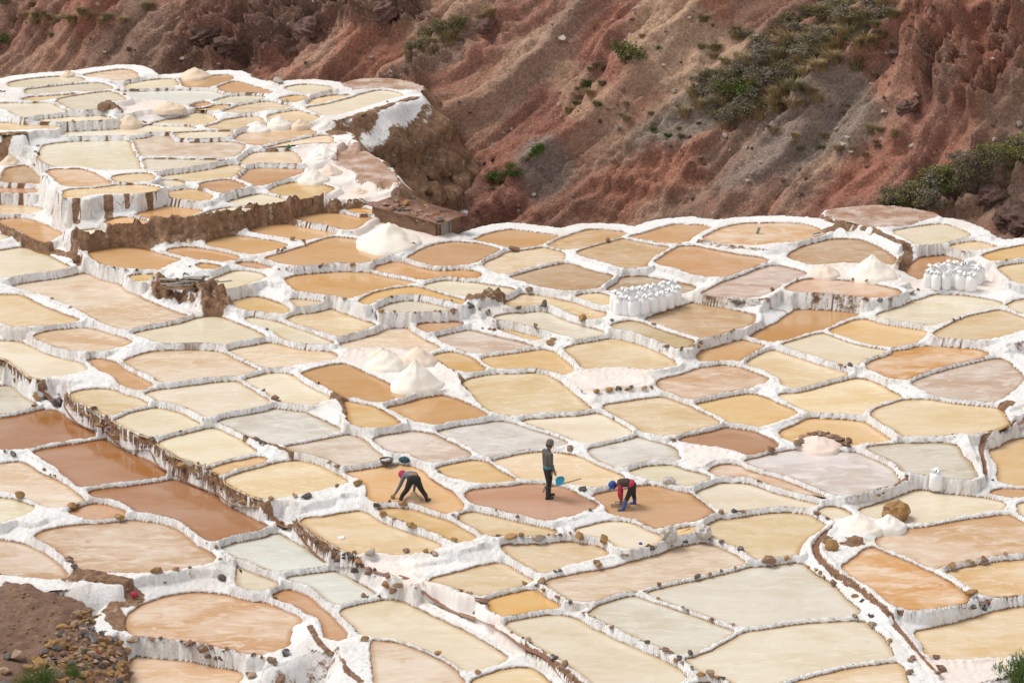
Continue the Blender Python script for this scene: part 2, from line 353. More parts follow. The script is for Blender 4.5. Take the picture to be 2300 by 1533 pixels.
# ------------------------------------------------------------------ the salt pans: outlines read off the photograph
# tile, colour, then outline points inside that tile of the photograph
TILE = {'A': 1150, 'B': 800, 'C': 450}
PONDS = """
A1 pk -60,240 0,245 150,265 300,310 420,360 490,420 545,490 575,540 560,565 400,560 150,530 -60,490
A1 pk 300,225 380,165 600,125 850,95 1150,70 1350,75 1480,120 1580,190 1700,290 1860,395 1750,440 1450,480 1280,505 1050,510 700,470 640,400 480,310 390,240
A1 pk 1110,900 1170,840 1300,770 1500,720 1700,700 1950,720 2150,750 2350,800 2500,850 2620,905 2540,960 2488,1010 2488,1080 2450,1150 2260,1210 2108,1185 1900,1150 1750,1120 1600,1095 1300,1075 1200,1040 1110,1000
A1 pk 1170,1240 1250,1235 1450,1255 1700,1280 1900,1330 2070,1360 2080,1420 2040,1470 2000,1600 1000,1600 1070,1450 1120,1340
A2 gw -240,268 0,230 250,185 310,200 480,300 600,380 745,455 600,465 250,490 110,455 0,395 -108,345
A2 cr -50,450 20,490 100,515 200,575 300,615 200,648 100,675 0,668 -25,640 -55,530
A2 gw 340,560 760,500 850,550 1000,640 1130,705 1040,715 930,735 770,785 690,730 600,640 480,590
A2 tn 230,700 400,660 500,680 600,750 700,850 800,960 920,1040 860,1070 740,1110 700,1000 650,890 560,860 420,790 260,730
A2 cr 820,840 1000,800 1270,750 1340,760 1500,850 1650,920 1800,990 1950,1060 2100,1150 2270,1260 2150,1290 1990,1350 1930,1370 1800,1280 1650,1200 1500,1140 1350,1090 1080,1060 1000,1020 900,940
A2 pc 1085,1115 1200,1105 1350,1125 1450,1180 1600,1240 1750,1320 1840,1400 1890,1480 1900,1600 1130,1600 1135,1450 1095,1140
A2 co 480,65 700,45 900,10 1000,-10 1100,40 1250,100 1450,170 1600,220 1720,270 1650,310 1350,350 1200,340 1000,340 900,320 700,220 600,130
A2 oc 1140,-20 1220,-52 1390,-52 1500,-20 1600,30 1750,80 1850,140 1950,190 2010,210 1900,240 1780,220 1600,160 1450,110 1300,60
A2 co 1830,35 1980,-5 2080,0 2200,40 2330,75 2480,110 2600,150 2710,185 2550,195 2400,205 2200,175 2120,200 2000,130 1900,70
A2 co 1580,585 1800,530 2050,470 2250,430 2358,500 2490,580 2400,615 2260,655 2100,690 2030,700 1950,680 1800,620 1700,595
A3 or2 0,735 150,700 330,655 380,670 500,730 650,800 560,815 420,835 200,870 90,880 40,820 0,780
A3 co 110,275 400,265 600,260 830,270 950,310 1040,345 1000,360 880,380 700,430 550,480 450,510 330,465 220,400 190,370 140,310
A3 cr 720,155 900,110 1100,70 1200,70 1290,110 1400,180 1470,215 1480,260 1350,275 1200,290 1120,290 1080,250 1000,200 850,180
A3 oc 1480,160 1600,140 1760,110 1740,150 1650,190 1560,170
A3 pc 500,590 700,545 950,510 1200,450 1400,380 1600,310 1750,275 1900,270 2050,320 2150,370 2210,410 2190,440 2050,480 1850,530 1500,610 1300,660 1210,660 1050,710 900,740 700,745 600,690 500,640
A3 gg 1320,690 1500,640 1900,560 2300,465 2650,425 2730,480 2800,550 2900,600 3000,680 3060,760 3170,850 3100,890 2900,900 2500,940 2290,985 2150,960 2000,920 1850,860 1700,800 1550,760 1400,710
A3 gg 950,800 1100,730 1200,710 1300,740 1450,790 1600,850 1750,900 1850,930 2000,990 2110,1025 2050,1070 1950,1120 1800,1190 1700,1230 1550,1190 1400,1120 1250,1060 1080,970 900,900 840,885 900,860
A3 gc 1690,1280 1800,1235 1950,1160 2100,1080 2200,1035 2400,990 2700,945 3190,935 3250,985 3350,1060 3430,1160 3460,1235 3300,1260 3000,1320 2700,1390 2400,1455 2200,1480 2080,1440 1950,1380 1800,1340
A3 cr 130,955 300,905 530,870 650,890 800,950 950,1020 1100,1100 1250,1160 1400,1230 1540,1270 1570,1330 1720,1410 1600,1450 1450,1520 950,1520 900,1450 750,1330 600,1230 480,1160 300,1070 200,1010
A3 co -80,1420 200,1345 340,1340 430,1400 540,1500 540,1620 -100,1620 -180,1480
A3 cr 1550,1600 1750,1470 1950,1470 2050,1500 2100,1600
A4 pc 0,1600 270,1470 700,1350 1180,1295 1230,1330 1270,1400 1290,1480 1290,1600
A4 co -450,100 -300,65 -100,20 0,5 200,-20 400,0 490,50 570,80 530,140 400,220 340,300 310,365 100,395 -20,390 -120,330 -250,265 -370,215 -420,150
A4 pk 1060,200 1150,180 1500,120 1800,70 2100,30 2170,25 2250,80 2330,110 2400,130 2400,310 2300,325 2100,350 1900,380 1700,420 1500,480 1400,430 1250,360 1110,310 1030,265
A4 po 730,480 850,400 950,310 1010,310 1150,370 1300,420 1400,480 1550,550 1700,640 1820,740 1650,780 1450,810 1250,810 1150,770 1050,680 950,610 850,550
A4 pk 1600,515 1800,470 2100,420 2400,370 2400,680 2200,690 2100,700 1950,700 1880,650 1780,620 1700,560
A4 co 1350,1040 1500,1010 1750,950 2000,880 2300,800 2450,780 2450,1180 2150,1220 1850,1260 1600,1250 1470,1220 1430,1130
B1 cr -100,-130 0,-130 150,-125 280,-70 420,-5 560,25 680,55 750,90 740,120 600,150 480,165 320,180 270,160 150,70 50,10 -100,-70
B1 tn 760,15 850,20 1000,60 1100,130 1250,190 1330,235 1280,265 1180,290 1100,260 1050,220 980,150 900,130 800,60
B1 pc 1070,40 1300,-35 1550,-60 1800,-75 1900,-50 2050,20 2150,80 2220,120 2030,150 1900,175 1700,190 1500,215 1400,220 1340,180 1200,110 1100,65
B1 gc -60,160 0,175 70,215 50,235 -60,250
B1 gg -60,265 80,245 120,270 180,340 260,390 320,425 260,440 150,465 50,490 -60,510
B1 br -60,560 100,520 250,480 400,455 480,470 580,520 700,600 780,640 860,685 750,710 550,740 350,770 200,790 60,795 0,780 -60,770
B1 br 280,805 450,770 700,730 930,715 1000,750 1100,800 1250,890 1380,950 1500,1010 1350,1040 1150,1070 950,1080 780,1100 720,1115 650,1060 550,980 430,890
B1 br 760,1160 950,1130 1250,1090 1550,1050 1620,1090 1750,1150 1850,1200 1980,1290 2100,1360 2250,1440 2320,1485 2250,1502 2000,1547 1790,1582 1740,1530 1640,1450 1560,1400 1450,1370 1260,1340 1190,1320 1120,1270 1000,1230 900,1210 820,1190
B1 pc 0,935 150,905 230,940 330,1010 450,1060 560,1110 650,1190 720,1240 600,1270 480,1300 330,1250 150,1170 30,1150 -60,1100 -60,950
B1 gc -60,1215 50,1225 200,1265 310,1290 230,1340 150,1375 0,1410 -60,1420
B1 tn 590,1325 750,1280 930,1260 1050,1310 1130,1350 1000,1380 850,1400 760,1390 650,1350
B1 co 590,330 750,285 950,285 1100,330 1250,380 1320,410 1100,450 980,510 920,500 820,430 700,390
B1 cr 1240,320 1500,270 1900,205 2020,215 2110,265 2220,330 2335,415 2200,450 2000,480 1800,515 1720,490 1620,440 1480,410 1380,370
B1 cr 960,545 1150,480 1380,440 1500,450 1600,490 1680,550 1750,590 1600,625 1450,650 1350,670 1270,680 1100,620
B1 cr 1370,745 1500,690 1700,640 1870,610 1930,640 2020,700 2120,760 2200,820 2100,850 1950,880 1760,940 1680,900 1550,860 1430,790
B1 oc 1780,960 2000,900 2200,870 2320,880 2250,910 2000,960 1880,1010
B2 wh -270,540 -100,505 250,450 480,450 540,500 680,570 840,640 700,690 500,720 280,750 150,710 0,650 -150,590 -220,565
B2 co 0,1000 250,930 510,885 600,930 750,1010 900,1080 780,1105 550,1160 400,1190 190,1210 100,1190 0,1150 -150,1090 -170,1060
B2 wt 350,770 600,720 900,670 970,690 1050,750 1170,850 1180,890 1000,930 840,935 800,900 680,850 500,820 430,800
B2 cr 0,200 150,165 310,130 380,160 500,230 560,270 700,330 740,360 600,395 490,415 340,405 310,370 200,300 80,240
B2 or 490,150 650,100 850,65 950,100 1080,160 1200,210 1350,290 1430,325 1300,360 1130,385 950,360 850,330 720,260 600,200
B2 oc 870,380 950,385 1100,430 1180,480 1280,540 1350,590 1250,590 1150,600 1000,600 930,575 900,480
B2 or 1200,440 1400,400 1680,335 1800,370 1950,430 2050,480 2100,510 2000,530 1800,550 1650,575 1500,560 1350,500
B2 wt 1110,710 1250,670 1450,645 1600,670 1720,730 1830,780 1950,845 1800,870 1600,905 1500,880 1430,820 1250,800 1190,770
B2 wh 1660,635 1850,595 2150,555 2240,555 2350,600 2500,645 2680,700 2790,755 2700,770 2500,775 2300,810 2090,865 2030,830 1900,740 1750,680
B2 tn 860,985 1000,960 1200,945 1400,940 1500,960 1560,1040 1650,1110 1750,1160 1850,1230 1890,1290 1770,1340 1600,1300 1500,1270 1420,1250 1250,1250 1150,1250 1080,1200 1060,1090 1000,1040
B2 oc 1640,960 1850,910 1990,895 2080,910 2200,970 2300,1040 2370,1070 2250,1080 2050,1085 1900,1060 1780,1020
B3 bl -240,1180 0,1130 250,1100 450,1085 630,1115 700,1170 800,1220 930,1280 900,1300 750,1340 550,1390 450,1400 350,1370 200,1340 50,1310 -50,1290 -150,1240
B3 co 0,890 200,850 430,815 620,840 800,880 900,940 1050,990 1160,1050 1080,1080 900,1110 680,1095 480,1060 330,1075 200,1010 80,950
B3 cr 270,545 500,520 800,500 970,495 1050,540 1150,600 1260,660 1100,700 950,740 860,755 750,710 600,650 400,590
B3 wh 860,800 1000,750 1300,690 1400,720 1500,760 1610,820 1600,890 1500,880 1350,900 1120,950 1050,930 950,880 870,840
B3 gc 1180,970 1350,930 1530,925 1650,975 1780,1010 1920,1050 1800,1085 1650,1120 1600,1110 1480,1070 1400,1060 1280,1020
B3 tn 880,1200 1050,1160 1250,1130 1430,1100 1500,1110 1600,1150 1720,1190 1800,1250 1920,1320 1850,1370 1700,1420 1500,1460 1430,1480 1330,1430 1250,1390 1100,1370 1030,1340 1000,1280 940,1240
B3 cr 1770,1150 1900,1110 2130,1065 2250,1100 2300,1125 2450,1180 2650,1220 2860,1260 2700,1305 2500,1290 2300,1315 2050,1350 2000,1340 1900,1280 1800,1200
B3 co 960,425 1200,395 1500,345 1600,370 1680,420 1800,470 1900,510 2010,570 1850,610 1600,650 1450,690 1330,640 1200,560 1100,510
B3 oc 1760,405 2000,355 2230,325 2350,350 2500,420 2650,485 2500,535 2350,590 2200,580 2050,560 2000,520 1850,460
B3 bl 1600,720 1800,665 2050,605 2180,620 2300,665 2400,715 2490,775 2380,800 2270,840 2200,830 2050,790 1850,760 1700,730
B3 pk 1440,215 1650,165 1850,95 2000,60 2100,85 2250,140 2400,195 2290,240 2150,270 1950,320 1800,350 1670,360 1560,310 1460,260
B3 co -235,220 -50,165 150,145 400,135 500,155 560,210 650,270 730,340 800,400 860,455 700,475 450,485 220,495 80,490 0,460 -50,420 -130,320
B4 li -110,920 0,870 150,830 400,805 700,805 850,830 1000,890 1150,960 1200,1030 1190,1085 1100,1100 950,1130 820,1170 700,1190 600,1150 400,1070 200,1000 0,960
B4 pk -400,1010 -360,950 -260,925 -120,950 0,990 150,1040 300,1090 450,1160 600,1215 570,1225 430,1190 250,1140 100,1080 -50,1030 -200,1035
B4 gg 930,790 1150,760 1350,740 1600,750 1730,780 1750,850 1820,920 1870,1000 1850,1040 1700,1040 1500,1010 1350,990 1270,985 1220,920 1150,880 1050,830
B4 co 990,480 1100,430 1250,385 1450,375 1700,400 1900,420 2060,440 2130,510 2145,580 2000,620 1880,650 1700,650 1500,670 1350,690 1280,680 1200,620 1100,570 1010,510
B4 oc 200,660 350,590 450,540 600,525 800,535 900,560 980,610 1080,680 1160,735 1000,745 850,750 750,780 550,770 350,740 250,700
B4 co 180,340 350,310 600,240 850,195 950,205 1050,250 1150,310 1250,355 1100,390 980,430 880,500 750,490 600,490 450,460 330,410
B4 co -110,55 60,-45 180,-50 350,0 500,60 650,110 790,150 650,190 500,240 350,280 250,265 200,180 100,120 0,90
B4 po 940,60 1050,10 1180,-40 1330,-80 1600,-85 1850,-70 1990,-30 1900,10 1700,60 1500,110 1350,170 1250,195 1150,170 1000,110 930,85
B4 pl 1320,210 1500,150 1750,80 2000,30 2120,25 2200,90 2290,180 2230,250 2130,330 2050,385 1900,385 1650,360 1520,320 1400,270
B4 oc 2090,790 2150,740 2300,705 2450,690 2450,1110 2300,1115 2090,1080 2085,1000 2080,930 2020,850 1990,820
B4 tn 2060,1150 2300,1145 2400,1150 2400,1200 2200,1200 2000,1180
B4 cr 870,1320 1050,1280 1250,1200 1420,1145 1600,1180 1800,1210 2000,1225 2130,1240 2110,1300 1950,1330 1750,1360 1550,1410 1380,1440 1330,1430 1100,1400 1000,1380 930,1350
B4 cr 2240,1290 2300,1260 2400,1240 2400,1400 2300,1370
B4 cr 520,1320 640,1285 720,1320 830,1365 650,1390 600,1370
C1 co 0,30 150,35 300,60 390,75 280,110 150,110 0,120 -60,120 -60,30
C1 or 0,150 180,135 260,170 400,220 550,290 450,330 360,365 300,330 200,260 100,220 20,190
C1 gc -60,290 0,290 85,315 50,335 -60,345
C1 cr 0,440 200,405 280,420 400,480 520,540 610,585 450,610 200,640 0,660 -60,660 -60,450
C1 pc 100,730 300,690 740,630 850,650 970,700 1050,750 1150,810 1280,880 1400,920 1530,980 1640,1005 1400,1050 1150,1095 1040,1095 900,1040 800,990 650,910 500,850 350,790 200,760
C1 co -60,840 60,815 170,815 280,880 400,930 550,990 700,1045 500,1055 250,1070 110,1075 60,1040 -60,990
C1 pk 300,1165 450,1120 680,1095 820,1115 950,1150 1100,1200 1125,1225 1050,1255 900,1280 740,1290 600,1280 480,1240 380,1200
C1 cr 1140,1135 1300,1100 1550,1050 1800,1000 1900,1010 2050,1070 2200,1130 2270,1175 2150,1205 1900,1240 1700,1230 1400,1215 1300,1190 1200,1150
C1 or 1180,120 1300,80 1430,45 1550,50 1650,70 1770,95 1680,130 1580,140 1500,175 1380,180 1280,150
C1 or 920,180 1050,145 1200,155 1330,180 1200,215 1000,225 930,205
C1 gc 680,265 850,250 980,255 900,290 780,290
C1 cr 1580,175 1800,100 2000,60 2200,60 2150,85 1900,120 1700,165
C1 or 780,440 950,405 1080,400 1250,430 1400,470 1560,510 1450,550 1350,595 1250,585 1080,570 940,570 850,555 810,510
C1 or 1420,430 1600,405 1750,420 1900,440 2080,485 2000,510 1900,535 1750,520 1600,470
C1 or 1760,375 1900,325 2050,305 2200,330 2350,355 2490,385 2370,425 2180,465 2100,450 1950,410
C1 oc 1100,665 1200,635 1320,630 1420,660 1300,680 1160,690
C1 cr 1830,690 1950,630 2100,600 2200,610 2290,660 2150,700 2000,760 1900,770 1850,740
C1 oc 1960,875 2080,835 2200,830 2340,870 2540,935 2420,965 2280,955 2100,925
C2 cr 0,1015 110,1000 250,1040 420,1100 600,1160 750,1225 690,1240 520,1235 370,1190 260,1120 100,1060
C1 or 1690,560 1750,540 1920,575 1800,590
C2 tn -80,545 0,530 180,555 280,575 130,590 0,565
C2 pc -170,1275 0,1240 200,1225 400,1270 680,1290 760,1320 800,1355 650,1380 400,1420 200,1430 80,1400 -50,1350 -120,1310
C2 or 420,160 550,110 680,95 850,110 1000,135 1100,160 1040,200 980,240 880,250 760,220 600,190
C2 or 860,90 950,70 1105,85 1105,140 1000,120
C2 or 10,265 120,220 280,195 450,215 650,250 830,285 740,300 600,330 490,345 350,310 180,285
C2 tn 170,505 350,450 550,390 740,315 900,330 1100,360 1300,400 1380,420 1300,450 1150,500 1000,540 850,545 700,560 560,565 350,540
C2 tn 1400,500 1500,440 1620,385 1800,360 2000,375 2180,420 2170,450 2050,490 1960,540 1850,550 1700,575 1600,560
C2 or 1080,570 1250,525 1400,540 1550,580 1700,600 1850,590 2000,620 2030,635 1980,670 1900,670 1750,650 1530,680 1350,640 1200,610
C2 or 350,680 550,620 740,590 900,595 1050,625 1200,660 1350,680 1500,705 1350,735 1200,760 1050,790 930,840 800,830 650,795 500,780 420,750
C2 gc 1540,735 1650,690 1780,680 1950,705 2108,738 2240,752 2350,780 2260,805 2180,820 2100,790 1950,830 1850,825 1700,790
C2 oc 990,870 1120,800 1280,755 1450,745 1600,780 1750,830 1920,870 1850,885 1700,850 1500,800 1350,800 1200,840 1080,890
C2 gc 1130,920 1250,880 1400,860 1550,870 1700,900 1840,940 1700,955 1500,945 1350,955 1200,945
C2 co 370,860 500,845 620,860 750,895 600,905 480,915 430,890
C2 co 360,1020 500,970 650,945 780,955 900,1000 1050,1050 1150,1080 1000,1120 850,1155 760,1150 650,1110 500,1060
C2 pc 830,1230 1000,1180 1250,1110 1370,1090 1430,1130 1530,1200 1680,1275 1600,1300 1500,1310 1350,1275 1100,1270 850,1265
C2 tn 1480,1065 1650,1045 1800,1035 1890,1060 1800,1090 1600,1130 1520,1110
C3 oc 60,1095 200,1115 350,1160 480,1200 400,1205 250,1160
C2 pl 1640,1170 1800,1135 1920,1115 2100,1165 2280,1205 2510,1265 2350,1280 2150,1305 2000,1310 1880,1280 1750,1225
C2 oc 1600,1330 1800,1305 1900,1340 1980,1380 2080,1455 1950,1465 1800,1455 1700,1400
C3 oc -75,1370 0,1345 250,1305 450,1283 560,1315 650,1365 720,1430 740,1470 650,1490 530,1455 390,1435 180,1450 60,1445 0,1420
C3 or -150,350 -60,310 100,265 180,255 350,275 590,305 500,350 440,385 300,420 150,400 0,375
C3 pc -70,545 60,480 250,430 450,405 570,425 640,450 625,520 500,550 300,600 130,635 0,590
C3 tg 480,385 600,340 800,270 900,255 1050,265 1190,280 1100,320 980,350 880,380 700,430 600,415
C3 tn 1200,315 1350,285 1500,235 1600,210 1800,215 1900,230 1800,270 1720,320 1690,360 1600,365 1500,370 1350,345
C3 tg 740,450 900,400 1140,335 1250,345 1400,380 1560,405 1450,470 1350,530 1300,580 1150,570 1000,530 850,490
C3 tg 160,660 350,590 600,535 700,550 850,610 1000,640 1080,665 980,710 880,760 750,765 600,760 450,730 300,695
C3 tn 1400,530 1500,460 1650,395 1800,400 1950,440 2150,475 2300,490 2400,515 2300,555 2150,610 1990,660 1800,640 1600,580
C3 tg 980,770 1100,690 1220,645 1350,660 1500,690 1650,720 1780,745 1700,790 1630,800 1400,780 1100,800
C3 co 740,830 830,795 950,800 1045,840 1040,900 950,890 850,850
C3 co 100,860 280,810 450,825 600,860 750,890 900,950 1000,970 950,1010 880,1025 700,960 550,890 480,880 400,900 250,920 150,890
C3 gc 30,1010 200,970 430,940 520,980 620,1030 750,1070 900,1110 1000,1145 900,1170 770,1190 650,1150 450,1090 250,1050
C3 kh 1040,1080 1200,1035 1280,1050 1400,1100 1550,1150 1700,1200 1780,1225 1650,1270 1580,1240 1450,1190 1250,1120
C3 tg 1330,1030 1450,985 1600,930 1740,885 1850,900 2000,930 2150,960 2280,990 2250,1050 2100,1100 1950,1170 1800,1175 1650,1135 1450,1070
C3 co 630,1295 750,1240 900,1200 1050,1190 1200,1215 1350,1270 1500,1340 1580,1385 1600,1410 1350,1447 1000,1450 830,1445 770,1400 710,1340
C3 tn 1740,1335 1900,1270 2050,1215 2150,1200 2270,1225 2370,1245 2250,1310 2120,1375 2000,1370 1880,1395
C3 pl 1820,810 1990,720 2150,655 2300,590 2450,560 2600,590 2740,635 2600,680 2480,740 2400,790 2300,830 2100,830 1950,815
C3 pk 1830,330 2000,245 2150,207 2500,197 2700,205 2810,240 2880,280 2800,315 2600,345 2300,378 2100,375 1950,345
C4 tg 270,490 330,440 500,355 700,335 870,340 980,380 1100,440 1190,510 1150,545 1000,545 800,540 620,530 500,555 380,525
C4 cr 1160,270 1350,235 1600,205 1700,235 1840,300 1700,330 1550,370 1400,385 1300,330
C4 co 1640,395 1850,350 1950,365 2070,405 1880,420 1760,415
C4 oc 1930,480 2100,430 2300,390 2420,375 2420,470 2300,480 2050,520
C4 co 2080,580 2250,540 2420,510 2420,700 2240,715 2150,640
C4 tn 1280,625 1350,550 1420,490 1550,465 1680,485 1770,530 1820,570 1700,640 1550,690 1400,680
C4 pk 230,760 350,700 470,675 700,690 900,710 1100,745 1230,780 1200,820 1000,825 700,805 400,790
C4 or 0,1140 180,1060 320,960 370,920 600,935 850,965 870,985 750,1030 550,1110 350,1180 180,1210 0,1190 -50,1180
C4 gc 1000,1000 1200,930 1400,860 1560,810 1700,815 1900,840 2110,880 2080,920 1900,945 1700,1000 1550,1070 1450,1065 1250,1040
C4 oc 610,1130 850,1030 920,1025 1100,1060 1300,1090 1460,1115 1450,1150 1400,1190 1300,1250 1150,1250 950,1235 750,1170
C4 co 1520,1160 1600,1110 1750,1030 1900,980 2090,945 2200,970 2300,1020 2380,1050 2300,1090 2150,1150 1950,1190 1700,1190
C4 cr 2150,910 2250,860 2400,800 2420,1000 2300,980
C4 cr 210,1250 400,1170 540,1140 650,1170 800,1230 1000,1275 1170,1300 1000,1340 930,1360 850,1420 700,1390 500,1330 300,1280
D1 gc 90,265 250,230 500,205 750,190 900,240 700,260 400,295 200,305 130,300
D1 pc 860,180 1050,150 1280,120 1370,140 1450,205 1200,240 1080,215 950,210
D1 gc 270,330 500,295 900,265 1050,270 1180,310 1000,345 800,345 500,375 300,380
D1 cr 1300,265 1500,240 1800,220 1850,285 1700,305 1500,315 1330,315
D1 tn 1860,215 2070,200 2370,178 2410,220 2220,290 2070,310 1900,290
D1 co 200,440 350,400 600,385 850,365 650,400 500,435 350,445
D1 gc 590,430 800,395 1100,345 1200,370 1310,435 1080,440 1040,500 950,530 850,540 780,530 680,480
D1 gw 1280,345 1700,342 2150,335 2250,365 2330,392 2200,425 2100,425 1920,490 1800,450 1650,440 1370,440 1320,400
D1 gc -40,495 250,470 500,465 560,500 630,530 700,565 450,590 210,600 150,560 50,515
D1 cr 200,640 500,620 1000,595 1180,630 1050,640 700,650 400,650
D1 co 0,670 300,690 640,700 600,720 350,735 100,745 40,740 -60,720 -60,665
D1 cr 580,780 900,750 1300,735 1600,700 1900,695 2050,740 1800,755 1400,785 1000,800 700,790
D1 cr 1390,820 1700,795 2070,765 2320,755 2450,772 2320,810 2070,832 1700,830
D1 gc 450,910 600,885 900,860 1330,850 1370,950 1430,1050 1480,1160 1300,1165 1070,1165 980,1130 800,1125 550,1115 420,1080 410,1030
D1 pl 1390,865 1700,850 2070,872 2300,868 2520,888 2530,915 2450,990 2370,1030 2070,1025 1700,1018 1450,1015 1430,950
D1 gc 1460,1045 1700,1048 2070,1052 2350,1050 2250,1080 2070,1110 1800,1140 1600,1150 1520,1150
D1 tn 30,1270 50,1160 150,1130 260,1115 330,1160 430,1210 550,1275 520,1300 300,1295 100,1290
D1 pk 490,1165 650,1150 850,1155 980,1200 1080,1260 1180,1305 1000,1330 800,1330 670,1320 620,1270 560,1210
D1 tn -40,1345 200,1335 480,1350 490,1365 350,1385 100,1385 -40,1395
D1 co 670,1370 900,1350 1250,1315 1500,1315 1690,1355 1550,1380 1300,1390 1000,1400 850,1430 700,1435
D1 co 1150,1235 1300,1210 1530,1195 1610,1240 1500,1265 1280,1275 1210,1270
D1 co 1660,1225 1850,1195 2070,1160 2270,1120 2450,1105 2530,1130 2470,1200 2400,1230 2250,1245 2050,1270 1950,1280 1900,1255 1750,1245
D1 cr 1650,1270 1850,1265 1920,1310 1750,1330
D1 oc 1690,1400 1850,1355 2000,1360 2150,1395 2200,1440 2100,1465 1900,1465 1750,1430
D1 tn 2050,1310 2220,1265 2390,1262 2550,1330 2420,1360 2300,1390 2180,1350 2120,1325
D1 co 1530,690 1750,640 2000,580 2130,562 2200,615 2260,665 2130,690 1950,685 1700,685
D1 tn 1930,500 2050,465 2130,460 2190,485 2050,500
D2 tn 180,300 280,260 380,245 480,275 620,320 740,350 700,370 560,350 400,350 320,365 250,330
D2 gg 130,430 350,395 580,385 680,410 550,430 350,465 220,470
D2 oc 0,530 100,500 320,480 280,510 150,530 20,545
D2 pc 240,560 400,495 700,450 850,480 980,515 800,530 550,550 350,565
D2 cr 870,310 1000,285 1150,280 1380,310 1270,345 1100,360 960,345
D2 oc 810,420 950,395 1050,390 1110,400 1040,445 960,455 880,440
D2 co 1080,490 1150,440 1250,395 1400,390 1590,390 1450,420 1250,470
D2 cr 1080,525 1350,470 1600,400 1850,335 1980,350 2110,385 1950,420 1700,500 1500,560 1370,600 1270,595 1180,560
D2 co 690,605 980,540 1270,608 1120,650 920,660 740,640
D2 co 60,700 250,650 480,610 590,605 680,670 560,690 420,710 300,740 130,740
D2 pk 310,830 500,760 700,715 950,705 1100,735 1220,785 1050,810 850,850 650,900 530,895 400,850
D2 pc 630,930 900,870 1150,810 1330,805 1360,835 1340,880 1200,895 1000,890 960,910 870,925 750,930
D2 pc 410,1085 520,995 650,970 920,960 1000,1000 1050,1060 1040,1080 900,1095 700,1090 500,1090
D2 tn 360,1245 480,1160 560,1120 800,1120 1080,1155 1040,1190 950,1210 850,1250 720,1280 660,1315 550,1310
D2 oc 710,1360 850,1300 1050,1285 1250,1310 1440,1370 1350,1400 1200,1440 1100,1470 1020,1460 900,1420 780,1400
D2 cr 270,1490 450,1430 600,1410 750,1430 960,1475 900,1500 700,1520 400,1520
B3 PAD 670,190 850,120 1100,95 1280,110 1380,180 1420,230 1300,260 1050,260 800,280
C2 PAD 860,1380 950,1310 1100,1290 1350,1285 1550,1340 1650,1380 1750,1480 1860,1600 1700,1632 1450,1660 1300,1600 1100,1500 950,1430
C2 PAD 940,320 1010,250 1115,165 1450,270 1640,320 1700,340 1560,385 1420,405 1200,350
C3 PAD 1055,985 1065,910 1300,855 1640,800 1700,865 1500,925 1300,1000 1200,1015 1085,1045
C4 PAD 1340,735 1450,700 1700,650 1850,590 1960,610 2060,690 2100,735 1960,790 1700,780 1500,770
C4 PAD 480,630 600,570 830,560 1170,565 1150,640 1050,695 850,690 620,650
D2 PAD 1075,1080 1020,990 1010,905 1330,900 1420,935 1330,1040 1200,1100
D2 PAD 1000,1270 1100,1200 1450,1180 1570,1200 1530,1290 1400,1310 1200,1270
D2 PAD 1220,1460 1450,1390 1600,1350 1780,1360 1850,1430 1700,1460 1500,1465
B3 PAD 1700,810 1900,790 2150,845 2190,865 2100,895 1950,875 1850,920 1780,965 1740,930
D1 PAD 1260,510 1500,465 1650,460 1880,495 1890,520 1600,545 1350,545
A4 PAD 660,90 800,50 1180,75 1230,110 1100,130 850,160 730,115
A4 PAD 1500,1300 1620,1295 1950,1265 2080,1235 2110,1290 1900,1350 1620,1420 1580,1390
A2 PAD 1020,390 1200,375 1300,430 1450,560 1540,605 1500,640 1250,540 1100,450
A2 PAD 1580,770 1700,775 1900,900 2150,1050 2440,1230 2350,1240 2200,1145 1950,1005 1750,880 1620,800
C4 SOIL 720,125 1100,95 1430,145 1350,195 1200,235 1050,200 850,155
D2 SOIL 1440,960 1560,1010 1660,1090 1800,1200 1850,1330 1740,1280 1620,1170 1480,1090 1380,1080
D2 SOIL 1560,330 1700,265 1950,265 2150,330 2040,330 1850,305
"""
TINT = dict(pk=(230, 197, 165), gw=(232, 228, 218), cr=(240, 224, 197), pc=(236, 212, 182), co=(236, 211, 174), oc=(231, 195, 146), or2=(230, 187, 130),
            tn=(214, 172, 134), tg=(211, 180, 146), br=(188, 145, 114), bl=(200, 156, 126), gg=(230, 219, 198), gc=(233, 219, 194), wh=(226, 217, 204),
            wt=(226, 208, 189), li=(222, 209, 199), pl=(224, 200, 180), po=(227, 187, 146), kh=(211, 187, 148))
TINT['or'] = (217, 172, 125)
CRUST = dict(pk=0.8, gw=0.45, cr=0.4, pc=0.7, co=0.45, oc=0.25, or2=0.1, tn=0.15, tg=0.45, br=0.0, bl=0.1, gg=0.45, gc=0.45, wh=0.9, wt=1.0, li=0.9, pl=0.9, po=0.8, kh=0.3)
CRUST['or'] = 0.05
WORD = dict(pk='rosy tan', gw='whitish grey', cr='cream', pc='pinkish cream', co='pale yellow', oc='ochre yellow', or2='deep orange', tn='tan', tg='greyish tan',
            br='dark reddish brown', bl='light reddish brown', gg='greenish cream', gc='greyish cream', wh='milky white', wt='white and tan mottled',
            li='pale lilac', pl='pale rosy grey', po='mottled orange', kh='khaki')
WORD['or'] = 'caramel orange'

